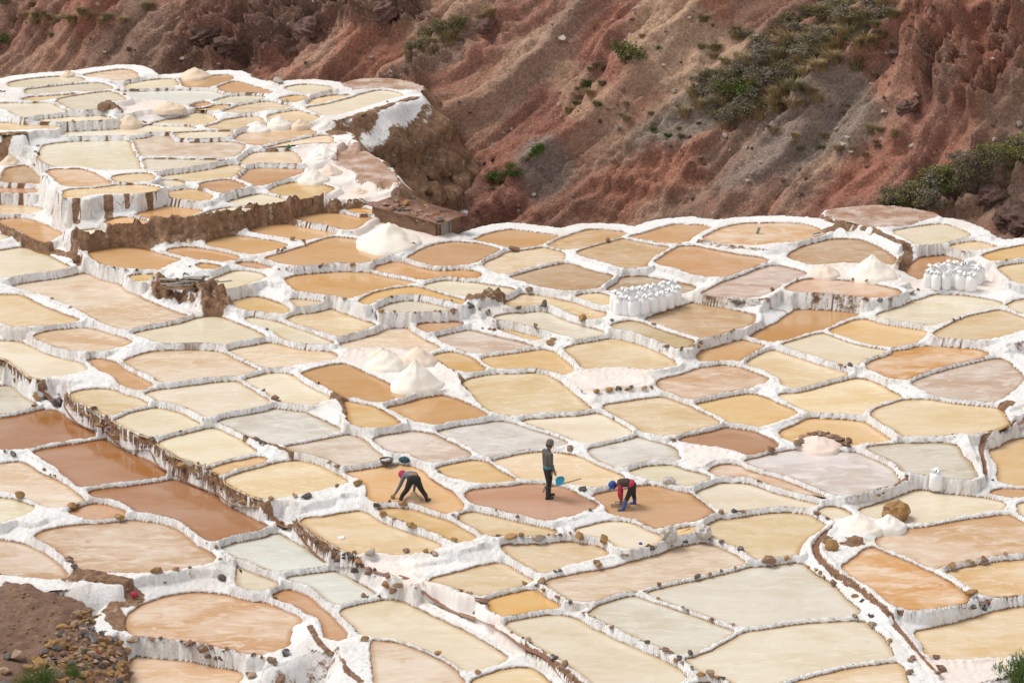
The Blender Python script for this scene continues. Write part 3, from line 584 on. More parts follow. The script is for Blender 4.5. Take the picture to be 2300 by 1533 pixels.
class Pond: pass
ponds = []
for line in PONDS.strip().split('\n'):
    tk = line.split()
    tl = tk[0]
    sc = (500 if tl[0] == 'D' else 600) / 2300
    x0 = {'1': 0, '2': 450 if tl[0] == 'D' else 550, '3': 1100, '4': 1700}[tl[1]]
    y0 = 130 if tl[0] == 'D' else TILE[tl[0]]
    q = Pond(); q.kind = tk[1]; q.tile = tl
    q.px = np.array([[float(v) for v in s.split(',')] for s in tk[2:]]) * sc + [x0, y0]
    q.pad = q.kind in ('PAD', 'SOIL')
    ponds.append(q)
for q in ponds:                                   # pans cut by the frame go on beyond it
    P = q.px
    P[P[:, 0] < -5, 0] -= 170; P[P[:, 0] > W + 12, 0] += 170; P[P[:, 1] > H + 18, 1] += 90
NP_ = len(ponds)
CEN = np.array([q.px.mean(0) for q in ponds])

def in_poly(poly, X, Y):
    ins = np.zeros(X.shape, bool); n = len(poly)
    for i in range(n):
        x1, y1 = poly[i]; x2, y2 = poly[(i + 1) % n]
        ins ^= ((y1 > Y) != (y2 > Y)) & (X < (x2 - x1) * (Y - y1) / (y2 - y1 + 1e-12) + x1)
    return ins

def sdist(poly, P):
    """signed distance of points P to a closed outline (negative inside)"""
    out = np.empty(len(P)); a = poly; b = np.roll(poly, -1, 0); ab = b - a; l2 = (ab ** 2).sum(1) + 1e-12
    for s in range(0, len(P), 20000):
        p = P[s:s + 20000]
        ap = p[:, None, :] - a[None]
        tt = np.clip((ap * ab).sum(2) / l2, 0, 1)
        dd = ap - tt[..., None] * ab
        d2 = (dd ** 2).sum(2).min(1)
        x = p[:, 0][:, None]; y = p[:, 1][:, None]
        c = ((a[:, 1] > y) != (b[:, 1] > y)) & (x < ab[:, 0] * (y - a[:, 1]) / (ab[:, 1] + 1e-12) + a[:, 0])
        ins = (c.sum(1) % 2) == 1
        out[s:s + 20000] = np.sqrt(d2) * np.where(ins, -1, 1)
    return out

SLOPE = 4.7
def solve_levels():
    """level of every pan: the strip seen between a pan and the one below it is bank top plus retaining wall"""
    us = np.arange(-60, W + 60, 6); vv = np.arange(100, H + 30, 3)
    X, Y = np.meshgrid(us, vv); lab = -np.ones(X.shape, int)
    for i, q in enumerate(ponds):
        lab[in_poly(q.px, X, Y)] = i
    pairs = {}
    for k in range(len(us)):
        col = lab[:, k]; last = -1; lv = 0
        for v, l in zip(vv, col):
            if l >= 0:
                if last >= 0 and l != last: pairs.setdefault((last, l), []).append((v - lv - 1.5, (v + lv) / 2, us[k]))
                last = l; lv = v
    sl = math.tan(R(SLOPE)); ym = at_z(1230., 1120., 0.)[1]
    d = ray(CEN[:, 0], CEN[:, 1]); tt = (sl * (CAM[1] - ym) - CAM[2]) / (d[:, 2] - sl * d[:, 1])
    zp = CAM[2] + tt * d[:, 2]; z = zp.copy()
    for it in range(3):
        A = []; b = []
        for (i, j), L in pairs.items():
            if len(L) < 3: continue
            L = np.array(L); g = np.median(L[:, 0]); vm = L[:, 1].mean()
            if g > 120: continue
            dd = ray(0., vm); D = (z[i] + z[j] - 2 * CAM[2]) / 2 / dd[2]; ang = math.atan2(-dd[2], dd[1])
            mslope = np.polyfit(L[:, 2], L[:, 1], 1)[0] / math.sin(ang)         # run of the bank in plan
            cp = 1 / math.sqrt(1 + mslope ** 2)
            dz = (g * D / FOC / math.sin(ang) - 0.52 / cp) * math.tan(ang)
            dz = min(max(dz, 0.0), 0.25 if (ponds[i].pad or ponds[j].pad) else 1.0)
            w = min(len(L), 15) * cp; row = np.zeros(NP_); row[i] = w; row[j] = -w; A.append(row); b.append(w * dz)
        for (u1, v1), (u2, v2) in (((613, 304), (677, 321)), ((617, 356), (609, 393)), ((435, 303), (434, 334)), ((481, 242), (426, 270)), ((66, 513), (29, 589))):
            i = int(np.hypot(CEN[:, 0] - u1, CEN[:, 1] - v1).argmin()); j = int(np.hypot(CEN[:, 0] - u2, CEN[:, 1] - v2).argmin())
            row = np.zeros(NP_); row[i] = 45; row[j] = -45; A.append(row); b.append(45 * 0.04)
        for i in range(NP_):
            row = np.zeros(NP_); row[i] = 0.45; A.append(row); b.append(0.45 * zp[i])
        z = np.linalg.lstsq(np.array(A), np.array(b), rcond=None)[0]
    return z
ZL = solve_levels()

def chaikin(P, n=2, k=0.13):
    for _ in range(n):
        Q = np.roll(P, -1, 0); P = np.stack([(1 - k) * P + k * Q, k * P + (1 - k) * Q], 1).reshape(-1, 2)
    return P
def swell(P):
    """the brine reaches a little under the lip of the banks, most of all under the near lip that hides it"""
    t_ = np.roll(P, -1, 0) - np.roll(P, 1, 0); n_ = np.stack([t_[:, 1], -t_[:, 0]], 1); n_ /= np.linalg.norm(n_, axis=1)[:, None] + 1e-9
    a = P; b = np.roll(a, -1, 0)
    if np.sum(a[:, 0] * b[:, 1] - b[:, 0] * a[:, 1]) < 0: n_ = -n_
    return P + n_ * (0.06 + 0.19 * np.maximum(0, -n_[:, 1]))[:, None]
def resample(P, step):
    Q = np.vstack([P, P[:1]]); s = np.r_[0, np.cumsum(np.linalg.norm(np.diff(Q, axis=0), axis=1))]
    n = max(8, int(s[-1] / step)); tt = np.linspace(0, s[-1], n, endpoint=False)
    return np.c_[np.interp(tt, s, Q[:, 0]), np.interp(tt, s, Q[:, 1])]
GAPMIN = 0.18
def relax_levels(rounds=14):
    """a pan must not hang over its neighbour: ease the step between two pans until a bank fits between them"""
    for it in range(rounds):
        xy = [resample(at_z(q.px[:, 0], q.px[:, 1], ZL[i])[:, :2], 0.4) for i, q in enumerate(ponds)]
        lo = np.array([a.min(0) for a in xy]); hi = np.array([a.max(0) for a in xy]); worst = 0
        for i in range(NP_):
            for j in range(i + 1, NP_):
                if (lo[i] - 0.3 > hi[j]).any() or (lo[j] - 0.3 > hi[i]).any(): continue
                dz = ZL[i] - ZL[j]
                if abs(dz) < 0.03: continue
                g = min(sdist(xy[i], xy[j]).min(), sdist(xy[j], xy[i]).min())
                if g < GAPMIN:
                    need = min((GAPMIN - g) * 0.30, abs(dz)) * 0.5 * math.copysign(1, dz)
                    ZL[i] -= need; ZL[j] += need; worst = max(worst, 0.16 - g)
    return worst
relax_levels()
for q, z in zip(ponds, ZL):
    q.z = float(z)
    w = at_z(q.px[:, 0], q.px[:, 1], q.z)[:, :2]
    q.xy = resample(chaikin(w, 2), 0.26)
    if not q.pad: q.xy = swell(q.xy)
    q.lo = q.xy.min(0); q.hi = q.xy.max(0)
for q in ponds: q.area0 = float(np.prod(q.hi - q.lo))
for it in range(10):                               # no outline may run into its neighbour
    new = []
    for q in ponds:
        xy = q.xy.copy()
        for o in ponds:
            if o is q or (q.lo - 0.3 > o.hi).any() or (o.lo - 0.3 > q.hi).any(): continue
            d = sdist(o.xy, xy); m_ = d < 0.13
            if not m_.any(): continue
            e = 0.01; p_ = xy[m_]; dd = d[m_]
            gr = np.stack([(sdist(o.xy, p_ + [e, 0]) - dd) / e, (sdist(o.xy, p_ + [0, e]) - dd) / e], 1)
            xy[m_] = p_ + gr * np.clip((0.13 - dd) * 0.5, 0, 0.15)[:, None]
        new.append(xy)
    for q, xy in zip(ponds, new): q.xy = xy; q.lo = xy.min(0); q.hi = xy.max(0)
for it in range(3):                                # whatever still overlaps: the smaller pan gives way
    for q in ponds:
        for o in ponds:
            if o is q or (o.area0 < q.area0 and not o.pad) or q.pad or (q.lo - 0.1 > o.hi).any() or (o.lo - 0.1 > q.hi).any(): continue
            c_ = q.xy.mean(0)
            for k in range(24):
                d = sdist(o.xy, q.xy); m_ = d < 0.11
                if not m_.any(): break
                q.xy[m_] += (c_ - q.xy[m_]) * 0.06
            q.lo = q.xy.min(0); q.hi = q.xy.max(0)
for q in ponds:
    q.xy = resample(q.xy, 0.24); q.lo = q.xy.min(0); q.hi = q.xy.max(0); q.cen = q.xy.mean(0)
    a = q.xy; b = np.roll(a, -1, 0); q.area = abs(np.sum(a[:, 0] * b[:, 1] - b[:, 0] * a[:, 1])) / 2

def pl_dist(path, P):
    a = path[:-1]; b = path[1:]; ab = b - a; l2 = (ab ** 2).sum(1) + 1e-12
    out = np.empty(len(P))
    for s in range(0, len(P), 20000):
        ap = P[s:s + 20000][:, None, :] - a[None]
        tt = np.clip((ap * ab).sum(2) / l2, 0, 1)
        out[s:s + 20000] = np.sqrt((((ap - tt[..., None] * ab)) ** 2).sum(2).min(1))
    return out

def level_near(xy):
    """rough ground level at a plan position, from the nearest pans"""
    d = np.array([max(0.0, np.hypot(*(np.maximum(np.maximum(q.lo - xy, xy - q.hi), 0)))) + 0.12 * np.hypot(*(q.cen - xy)) for q in ponds])
    k = np.argsort(d)[:3]; w = 1 / (d[k] + 0.1) ** 2
    return float((ZL[k] * w).sum() / w.sum())
def on_field(u, v, dz=0.1):
    z = 0.5
    for _ in range(6):
        p = at_z(float(u), float(v), z); z = level_near(p[:2]) + dz
    return at_z(float(u), float(v), z)
def tpx(tile, pts):
    sc = (500 if tile[0] == 'D' else 600) / 2300
    x0 = {'1': 0, '2': 450 if tile[0] == 'D' else 550, '3': 1100, '4': 1700}[tile[1]]; y0 = 130 if tile[0] == 'D' else TILE[tile[0]]
    return [(x * sc + x0, y * sc + y0) for x, y in pts]
EARTH = []; CH = []; CHW = []; CHZ = []
WMIN = 0.12
def near_ponds(lo, hi, m):
    return [q for q in ponds if (q.lo[0] - m < hi[0]) and (q.hi[0] + m > lo[0]) and (q.lo[1] - m < hi[1]) and (q.hi[1] + m > lo[1])]

def surface(P, cand, dmat=None):
    """height of banks, walls and gaps at plan points P; returns h, dirt, edge, nearest pan index, nearest distance"""
    n = len(P); x, y = P[:, 0], P[:, 1]
    wob = 0.05 * noise2(x * 1.7, y * 1.7, 3) + 0.020 * noise2(x * 5.0, y * 5.0, 4)
    D = np.stack([sdist(q.xy, P) for q in cand]) if dmat is None else dmat
    D = D + wob
    Z = np.array([q.z for q in cand]); PAD = np.array([q.pad for q in cand])
    # keep a bank of at least WMIN between any two pans
    if len(cand) > 1:
        srt = np.sort(D, 0); d1, d2 = srt[0], srt[1]
        near = D.argmin(0)
        other = np.where(np.arange(len(cand))[:, None] == near[None], d2[None], d1[None])
        E = np.maximum(D, WMIN * 0.5 + 0.5 * (D - other))
    else:
        E = D
    fr = 1 - 0.45 * sstep(94, 102, y)
    crest = (0.042 + 0.022 * noise2(x * 0.8, y * 0.8, 8)) * fr
    lump = np.abs(noise2(x * 4.2, y * 4.2, 9)); lump = 0.042 * (1 - 2.2 * lump) + 0.024 * (1 - 2 * np.abs(noise2(x * 9.5, y * 9.5, 10)))
    lump = lump * fr
    hmax = np.full(n, -1e9); cone = np.full(n, 1e9); skirt = np.full(n, -1e9)
    for k in range(len(cand)):
        e = E[k]
        up = sstep(-0.015, 0.10, e)
        f = np.where(e < 0, -0.10 + 0.0 * e, 0) + up * (crest + 0.8 * lump * sstep(0.03, 0.14, e)) 
        f = f - np.maximum(0, e - 0.24) * 5.0
        if PAD[k]: f = np.where(e < 0.0, 0.0, -np.maximum(0, e - 0.10) * 2.5) + 0.02 + 0.6 * lump * sstep(-0.1, 0.05, e)
        hmax = np.maximum(hmax, Z[k] + f)
        cone = np.minimum(cone, Z[k] + 0.04 + 0.35 * np.maximum(e, 0) + 5.0 * np.maximum(0, e - 0.55))
        skirt = np.maximum(skirt, Z[k] + 0.05 - 1.9 * np.maximum(0, e - 0.75))
    g = np.minimum(cone, skirt) + 0.5 * lump
    inside = (E < 0)
    h = np.maximum(hmax, g)
    for k in range(len(cand)):
        if not PAD[k]: h = np.minimum(h, Z[k] - 0.02 + 6.5 * np.maximum(E[k], 0) + 0.35 * lump)
        if not PAD[k]: h = np.where((E[k] > -0.02) & (E[k] < 0.11), np.maximum(h, Z[k] + 0.02 + 0.5 * lump), h)
    ki = E.argmin(0); emin = E.min(0)
    ins = emin < 0
    zin = Z[ki]
    h = np.where(ins & ~PAD[ki], zin - 0.09 * sstep(0, -0.04, emin) + 0.0, h)
    dirt = np.zeros(n); edge = np.where(PAD[ki], 1.0, 0.0)
    lo = P.min(0) - 1; hi = P.max(0) + 1
    for path, r, amp in EARTH:
        if path[:, 0].min() > hi[0] or path[:, 0].max() < lo[0] or path[:, 1].min() > hi[1] or path[:, 1].max() < lo[1]: continue
        dd = pl_dist(path, P) + 0.3 * r * noise2(x * 3, y * 3, 21)
        k = sstep(r * 1.25, r * 0.6, dd); dirt = np.maximum(dirt, k * (0.52 if amp < 0 else 1.0))
        if amp > 0: h = h + np.where(emin > 0.0, k * amp * (0.75 + 0.8 * noise2(x * 2.2, y * 2.2, 22) + 0.5 * noise2(x * 6, y * 6, 23)), 0) * sstep(0.0, 0.12, emin)
    for path, wch, pz in zip(CH, CHW, CHZ):
        if path[:, 0].min() > hi[0] or path[:, 0].max() < lo[0] or path[:, 1].min() > hi[1] or path[:, 1].max() < lo[1]: continue
        dd = pl_dist(path, P) + 0.02 * noise2(x * 4, y * 4, 25)
        m_ = np.nonzero(dd < 0.35)[0]
        if not len(m_): continue
        zc = np.full(n, 1e9); zc[m_] = pz[((P[m_][:, None, :] - path[None]) ** 2).sum(2).argmin(1)]
        dd = np.where(h > zc - 0.10, dd, 9.0)
        k = sstep(wch * 1.5, wch * 0.8, dd) * (emin > 0.03)
        h = h + 0.05 * sstep(wch * 3.4, wch * 1.8, dd) * (emin > 0.1) - k * 0.15
        dirt = np.maximum(dirt, 0.9 * sstep(wch * 1.5, wch * 0.9, dd) * (emin > 0.02))
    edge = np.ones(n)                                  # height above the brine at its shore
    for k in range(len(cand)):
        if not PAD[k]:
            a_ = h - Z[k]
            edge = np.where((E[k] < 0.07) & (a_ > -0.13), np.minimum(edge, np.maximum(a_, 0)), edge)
    return h, dirt, edge, ki, emin, skirt


def march(us, vs_):
    """where sight lines meet the banks and walls"""
    us = np.asarray(us, float); vs_ = np.asarray(vs_, float); d = ray(us, vs_); out = []
    for a in range(len(us)):
        zs = np.arange(4.6, -3.4, -0.025); tt = (zs - CAM[2]) / d[a, 2]; P3 = CAM + d[a][None] * tt[:, None]
        cand = near_ponds(P3[:, :2].min(0), P3[:, :2].max(0), 0.0)
        cand = [c for c in cand if np.hypot(*np.maximum(np.maximum(c.lo - P3[:, :2], P3[:, :2] - c.hi), 0).T).min() < 0.6]
        if not cand: out.append(on_field(us[a], vs_[a])); continue
        h = surface(P3[:, :2], cand)[0]
        hit = np.nonzero(h >= P3[:, 2])[0]
        out.append(P3[hit[0]] if len(hit) else on_field(us[a], vs_[a]))
    return np.array(out)
def field_path(tile, pts, dz=0.1, step=0.3):
    T = np.array(tpx(tile, pts)); P = march(T[:, 0], T[:, 1])[:, :2]
    s = np.r_[0, np.cumsum(np.linalg.norm(np.diff(P, axis=0), axis=1))]; tt = np.linspace(0, s[-1], max(3, int(s[-1] / step)))
    Q = np.c_[np.interp(tt, s, P[:, 0]), np.interp(tt, s, P[:, 1])]
    for _ in range(2): Q[1:-1] = 0.25 * Q[:-2] + 0.5 * Q[1:-1] + 0.25 * Q[2:]
    return Q

# brine channels running along the tops of the broad banks
CH_ = [field_path('B1', [(-120, -30), (0, 55), (200, 195), (370, 310), (480, 360), (620, 400), (760, 460), (900, 545), (1000, 610), (1150, 690), (1300, 760), (1450, 830), (1600, 920), (1750, 1010), (1900, 1090),
                        (2108, 1190), (2260, 1290), (2410, 1390), (2530, 1470), (2670, 1552), (2810, 1632), (2960, 1722), (3060, 1792), (3210, 1872), (3310, 1932), (3410, 1982), (3560, 2022), (3710, 2082), (3910, 2162), (4060, 2252),
                        (4260, 2350), (4366, 2422), (4516, 2502), (4666, 2572), (4816, 2682), (4966, 2772), (5100, 2860)]),
      field_path('A4', [(690, 100), (600, 140), (520, 200), (430, 265), (470, 350), (540, 430), (650, 490), (800, 580), (950, 690), (1080, 790), (1110, 850), (1100, 910), (1200, 990), (1300, 1070), (1400, 1190), (1480, 1290), (1540, 1370)]),
      field_path('A4', [(1240, 825), (1500, 825), (1750, 780), (2000, 735), (2180, 705)]),
      field_path('B4', [(2330, 510), (2150, 590), (2000, 650), (1840, 720), (1880, 780), (1950, 840), (1975, 930), (1970, 1000), (1930, 1020)]),
      field_path('B4', [(590, 1225), (800, 1180), (1000, 1140), (1200, 1090), (1310, 1060)])]
def seat_path(path, m=0.24):
    for _ in range(10):
        nr = near_ponds(path.min(0), path.max(0), 0.5)
        for q in nr:
            if q.pad: continue
            d = sdist(q.xy, path); e = 0.01
            gx_ = (sdist(q.xy, path + [e, 0]) - d) / e; gy_ = (sdist(q.xy, path + [0, e]) - d) / e
            push = np.clip(m - d, 0, 0.3) * 0.5
            path[:, 0] += gx_ * push; path[:, 1] += gy_ * push
        path[1:-1] = 0.25 * path[:-2] + 0.5 * path[1:-1] + 0.25 * path[2:]
    return path
CHW_ = [0.08, 0.085, 0.05, 0.06, 0.05]
CH_ = [seat_path(p_) for p_ in CH_]
# bare brown earth: retaining walls of mud, worn banks
EARTH_ = [(field_path('C1', [(720, 300), (900, 320), (1050, 290), (1250, 260), (1500, 250), (1700, 230), (1900, 180), (2108, 150), (2300, 110), (2500, 80), (2700, 60), (2830, 70)], 0.2), 0.50, 0.22),
         (field_path('B2', [(760, 330), (830, 350), (880, 460), (930, 580)]), 0.22, 0.03),
         (field_path('B2', [(1620, 20), (1700, 120), (1850, 200), (2000, 330), (2150, 450)]), 0.30, 0.05),
         (field_path('C1', [(1420, 790), (1650, 800), (1840, 820), (1870, 930)], 0.3), 0.55, 0.30),
         (field_path('C1', [(-40, 190), (200, 310), (340, 390), (480, 450), (680, 550)]), 0.16, 0.02),
         (field_path('C1', [(660, 0), (660, 190)], 0.3), 0.16, 0), (field_path('C1', [(930, -20), (940, 170)], 0.3), 0.18, 0), (field_path('C1', [(1080, -60), (1100, 60)], 0.3), 0.10, 0), (field_path('C1', [(1270, -40), (1290, 70)], 0.3), 0.12, 0),
         (field_path('C4', [(430, 120), (700, 150), (760, 240), (600, 260)]), 0.22, 0), (field_path('C4', [(900, 230), (1100, 300), (1250, 380), (1330, 420), (1230, 560)]), 0.20, 0.02),
         (field_path('C4', [(430, 830), (700, 850), (1000, 870), (1150, 880)], 0.3), 0.14, -1), (field_path('C4', [(-40, 900), (150, 930), (250, 960)], 0.2), 0.14, -1),
         (field_path('C3', [(1800, 370), (2050, 400), (2400, 430)], 0.2), 0.12, -1), (field_path('C3', [(1850, 860), (2100, 880), (2330, 900)], 0.2), 0.14, -1),
         (field_path('A1', [(720, 540), (850, 600), (980, 680), (1080, 760)], 0.1), 0.55, 0.05), (field_path('A1', [(880, 790), (980, 870), (1050, 980)], 0.1), 0.30, 0.0),
         (field_path('B4', [(1560, 680), (1700, 680), (1840, 665)], 0.1), 0.22, 0), (field_path('B4', [(2100, 480), (2180, 400)], 0.1), 0.2, 0),
         (field_path('C2', [(1920, 860), (2050, 840), (2180, 820)], 0.2), 0.25, 0.16), (field_path('C3', [(0, 820), (60, 840)], 0.2), 0.2, 0.12),
         (field_path('D1', [(60, 830), (120, 900), (200, 850)], 0.2), 0.4, 0.05), (field_path('D1', [(1090, 480), (1180, 520)], 0.2), 0.30, 0.1),
         (field_path('B3', [(830, 310), (1050, 290), (1380, 270)], 0.1), 0.16, 0.0), (field_path('A4', [(600, 260), (700, 280), (850, 260)], 0.3), 0.3, 0.0),
         (field_path('A2', [(560, 980), (640, 1150), (760, 1290), (900, 1400), (1000, 1460)], 0.1), 0.10, 0.0),
         (field_path('B2', [(0, 700), (250, 760), (400, 820)], 0.1), 0.10, 0.0), (field_path('C2', [(820, 20), (1000, 10), (1150, -10)], 0.3), 0.22, 0.05),
         (field_path('D2', [(1420, 780), (1700, 690), (1900, 640), (2150, 540), (2230, 470)], 0.3), 0.45, 0.0), (field_path('D2', [(1480, 900), (1600, 1000), (1700, 1100)], 0.3), 0.25, 0.0)]

CHZ = [surface(p_, near_ponds(p_.min(0), p_.max(0), 0.5))[0] for p_ in CH_]
for z_ in CHZ:
    for _ in range(3): z_[1:-1] = 0.25 * z_[:-2] + 0.5 * z_[1:-1] + 0.25 * z_[2:]
EARTH, CH, CHW = EARTH_, CH_, CHW_

def cells(nx, ny, keep):
    """quads of an nx*ny grid whose four corners are kept; returns used vertex ids and remapped quads"""
    k = keep.reshape(ny, nx)
    m = k[:-1, :-1] & k[1:, :-1] & k[:-1, 1:] & k[1:, 1:]
    j, i = np.nonzero(m)
    a = j * nx + i
    Q = np.stack([a, a + 1, a + nx + 1, a + nx], 1)
    used = np.unique(Q); mp_ = np.full(nx * ny, -1); mp_[used] = np.arange(len(used))
    return used, mp_[Q]

def water_mesh(name, q, parent):
    """flat sheet of brine a little wider than the pan, with a shore-distance value for the ochre rim stain"""
    n = len(q.xy); cen = q.cen
    rings = [(0.07, 1.0), (-0.02, 1.0), (-0.16, 0.0)]
    nrm = np.roll(q.xy, -1, 0) - np.roll(q.xy, 1, 0); nrm = np.stack([nrm[:, 1], -nrm[:, 0]], 1); nrm /= np.linalg.norm(nrm, axis=1)[:, None] + 1e-9
    a = q.xy; b = np.roll(a, -1, 0)
    if np.sum(a[:, 0] * b[:, 1] - b[:, 0] * a[:, 1]) < 0: nrm = -nrm
    room = np.full(n, 0.07)
    for o_ in near_ponds(q.lo, q.hi, 0.3):
        if o_ is not q: room = np.minimum(room, np.maximum(0.0, 0.42 * sdist(o_.xy, q.xy)))
    V = []; A = []
    for off, s in rings:
        V.append(np.c_[q.xy + nrm * (np.minimum(off, room) if off > 0 else np.full(n, off))[:, None], np.full(n, q.z)]); A += [s] * n
    V = np.vstack(V)
    bm = bmesh.new(); lay = None
    vsb = [bm.verts.new(v) for v in V]
    for k in range(2):
        for i in range(n):
            i2 = (i + 1) % n
            bm.faces.new((vsb[k * n + i], vsb[k * n + i2], vsb[(k + 1) * n + i2], vsb[(k + 1) * n + i]))
    f = bm.faces.new([vsb[2 * n + i] for i in range(n)])
    bmesh.ops.triangulate(bm, faces=[f])
    bmesh.ops.recalc_face_normals(bm, faces=bm.faces[:])
    me = bpy.data.meshes.new(name); bm.to_mesh(me); bm.free()
    if me.polygons[0].normal.z < 0: me.flip_normals()
    at = me.attributes.new('shore', 'FLOAT', 'POINT'); at.data.foreach_set('value', A)
    me.materials.append(MATS['pan_brine'])
    o = bpy.data.objects.new(name, me); C.objects.link(o); o.parent = parent
    return o

LIGHT = 0.82
GAIN = {0:(0.65,0.58,0.44),1:(0.67,0.58,0.44),2:(0.77,0.63,0.44),3:(0.94,0.85,0.71),4:(0.89,0.94,0.95),5:(0.78,0.78,0.76),6:(0.91,0.96,0.97),7:(0.83,0.71,0.54),8:(0.85,0.84,0.78),9:(0.78,0.73,0.68),10:(0.91,0.88,0.77),11:(0.88,0.84,0.66),12:(0.81,0.76,0.62),13:(0.83,0.81,0.74),14:(0.97,0.94,0.72),15:(0.8,0.74,0.62),16:(0.97,0.98,0.96),17:(1.19,1.16,0.91),18:(0.77,0.73,0.68),19:(0.91,0.94,0.98),20:(0.86,0.9,0.93),21:(0.93,0.95,0.94),22:(0.83,0.84,0.82),23:(0.95,0.94,0.85),25:(0.94,0.94,0.88),26:(0.86,0.86,0.76),27:(0.8,0.71,0.55),28:(0.92,0.79,0.54),29:(0.95,0.93,0.71),30:(0.9,0.85,0.71),31:(0.92,0.91,0.87),32:(0.94,0.88,0.69),33:(0.84,0.78,0.68),35:(0.74,0.74,0.73),36:(0.73,0.53,0.22),37:(0.77,0.55,0.24),38:(0.78,0.58,0.3),39:(0.83,0.76,0.68),40:(0.94,0.97,0.89),41:(0.85,0.71,0.54),42:(0.8,0.77,0.62),43:(0.93,0.94,0.95),44:(0.89,0.9,0.82),45:(0.95,0.96,0.86),46:(0.91,0.83,0.63),47:(0.82,0.85,0.86),48:(0.98,1.0,0.91),49:(0.77,0.73,0.66),50:(1.01,1.04,1.03),51:(0.89,0.88,0.79),52:(0.89,0.83,0.61),53:(0.89,0.84,0.63),54:(0.78,0.72,0.69),55:(0.87,0.91,0.99),56:(1.17,1.14,0.86),57:(0.93,0.92,0.81),58:(1.0,0.99,1.0),59:(1.0,0.99,0.94),60:(1.0,1.03,1.05),61:(0.84,0.87,0.92),62:(0.93,0.97,0.93),63:(0.9,0.84,0.69),64:(0.92,0.94,0.96),65:(0.86,0.83,0.72),66:(0.99,0.98,0.82),67:(0.81,0.75,0.63),68:(0.79,0.69,0.57),69:(0.89,0.89,0.77),70:(0.92,0.96,1.04),71:(0.83,0.75,0.66),72:(0.78,0.8,0.8),73:(0.97,0.98,0.91),74:(1.01,0.98,0.87),75:(1.07,1.09,0.99),76:(0.97,0.97,0.89),77:(0.87,0.68,0.34),78:(0.83,0.83,0.84),79:(0.95,0.95,0.91),80:(0.95,0.93,0.86),81:(0.93,0.94,0.91),83:(0.87,0.87,0.79),84:(0.93,0.89,0.83),85:(0.92,0.87,0.7),87:(0.93,0.95,0.89),88:(0.84,0.77,0.68),89:(0.88,0.81,0.62),90:(0.84,0.79,0.65),91:(0.91,0.93,0.89),92:(1.07,0.99,0.73),93:(1.25,1.23,0.99),94:(1.24,1.28,1.26),95:(1.19,1.2,1.17),96:(1.03,1.01,0.9),97:(1.0,0.96,0.89),98:(1.07,1.09,0.99),99:(0.93,0.89,0.57),100:(0.99,1.01,0.94),101:(0.92,0.91,0.72),102:(0.88,0.9,0.84),103:(1.0,0.94,0.71),104:(0.87,0.71,0.54),105:(0.96,0.94,0.87),106:(1.04,1.04,0.94),107:(1.25,1.12,0.62),108:(1.1,1.07,0.97),109:(1.03,1.02,0.86),110:(0.96,0.94,0.86),111:(0.97,0.86,0.62),112:(1.0,0.98,0.79),113:(1.02,1.06,1.01),114:(1.0,0.9,0.57),115:(0.82,0.82,0.8),116:(0.83,0.76,0.62),117:(0.91,0.88,0.77),118:(0.95,0.94,0.92),119:(0.88,0.76,0.54),120:(0.99,1.03,0.85),121:(0.82,0.8,0.8),122:(0.89,0.85,0.67),123:(0.96,0.97,0.87),124:(0.98,0.98,0.91),125:(0.98,0.98,0.91),126:(1.06,1.01,0.83),127:(1.02,1.0,0.86),128:(0.99,0.96,0.83),129:(0.83,0.79,0.67),130:(1.01,0.97,0.86),131:(0.67,0.63,0.52),132:(1.04,1.07,0.99),133:(0.88,0.82,0.64),134:(0.94,0.97,0.99),135:(0.95,0.98,0.95),136:(0.9,0.83,0.66),137:(0.85,0.81,0.62),138:(1.04,1.04,0.86),139:(0.74,0.65,0.64),140:(0.97,0.86,0.68),141:(0.83,0.71,0.52),142:(0.97,0.98,0.92),143:(1.04,0.97,0.79),144:(1.03,0.98,0.72),145:(0.98,0.97,0.84),146:(0.83,0.71,0.54),147:(0.81,0.61,0.44),148:(0.87,0.8,0.62),149:(1.01,1.03,1.0),150:(1.01,0.94,0.72),151:(0.88,0.84,0.71),152:(0.89,0.87,0.75),153:(0.94,0.95,0.89),154:(1.01,1.06,1.01),155:(1.0,0.96,0.89),156:(0.91,0.95,0.93),157:(1.09,1.14,1.07),158:(0.99,1.0,0.86),159:(0.98,0.91,0.69),160:(0.98,1.02,1.01),161:(1.08,1.16,1.19),162:(1.12,1.17,1.2),163:(1.07,1.07,0.95),164:(0.98,0.95,0.83),165:(1.09,1.15,1.17),166:(1.08,1.12,1.14),167:(1.03,1.07,1.01),168:(0.94,0.96,0.92),169:(1.0,1.05,1.1),170:(0.73,0.71,0.54),171:(0.9,0.75,0.48),172:(0.88,0.71,0.54),173:(1.05,0.99,0.8),174:(1.04,1.04,0.97),175:(0.98,0.99,0.91),176:(1.04,1.06,1.05),177:(0.95,0.91,0.74),178:(0.94,0.91,0.82),179:(1.03,1.02,0.91),180:(1.15,0.93,0.54),181:(1.05,0.93,0.68),182:(1.04,1.09,1.04),183:(1.19,1.16,0.91),184:(0.92,0.89,0.78),185:(1.08,1.11,1.05),186:(1.04,0.98,0.81),187:(1.14,1.11,0.99),188:(1.11,1.16,1.17),189:(1.08,1.08,0.99),190:(0.94,0.93,0.84),191:(0.9,0.81,0.65),192:(1.17,1.09,0.97),193:(1.04,1.02,0.93),194:(0.94,0.86,0.69),195:(0.89,0.85,0.65),196:(1.03,1.04,0.98)}
bank_bvh = []
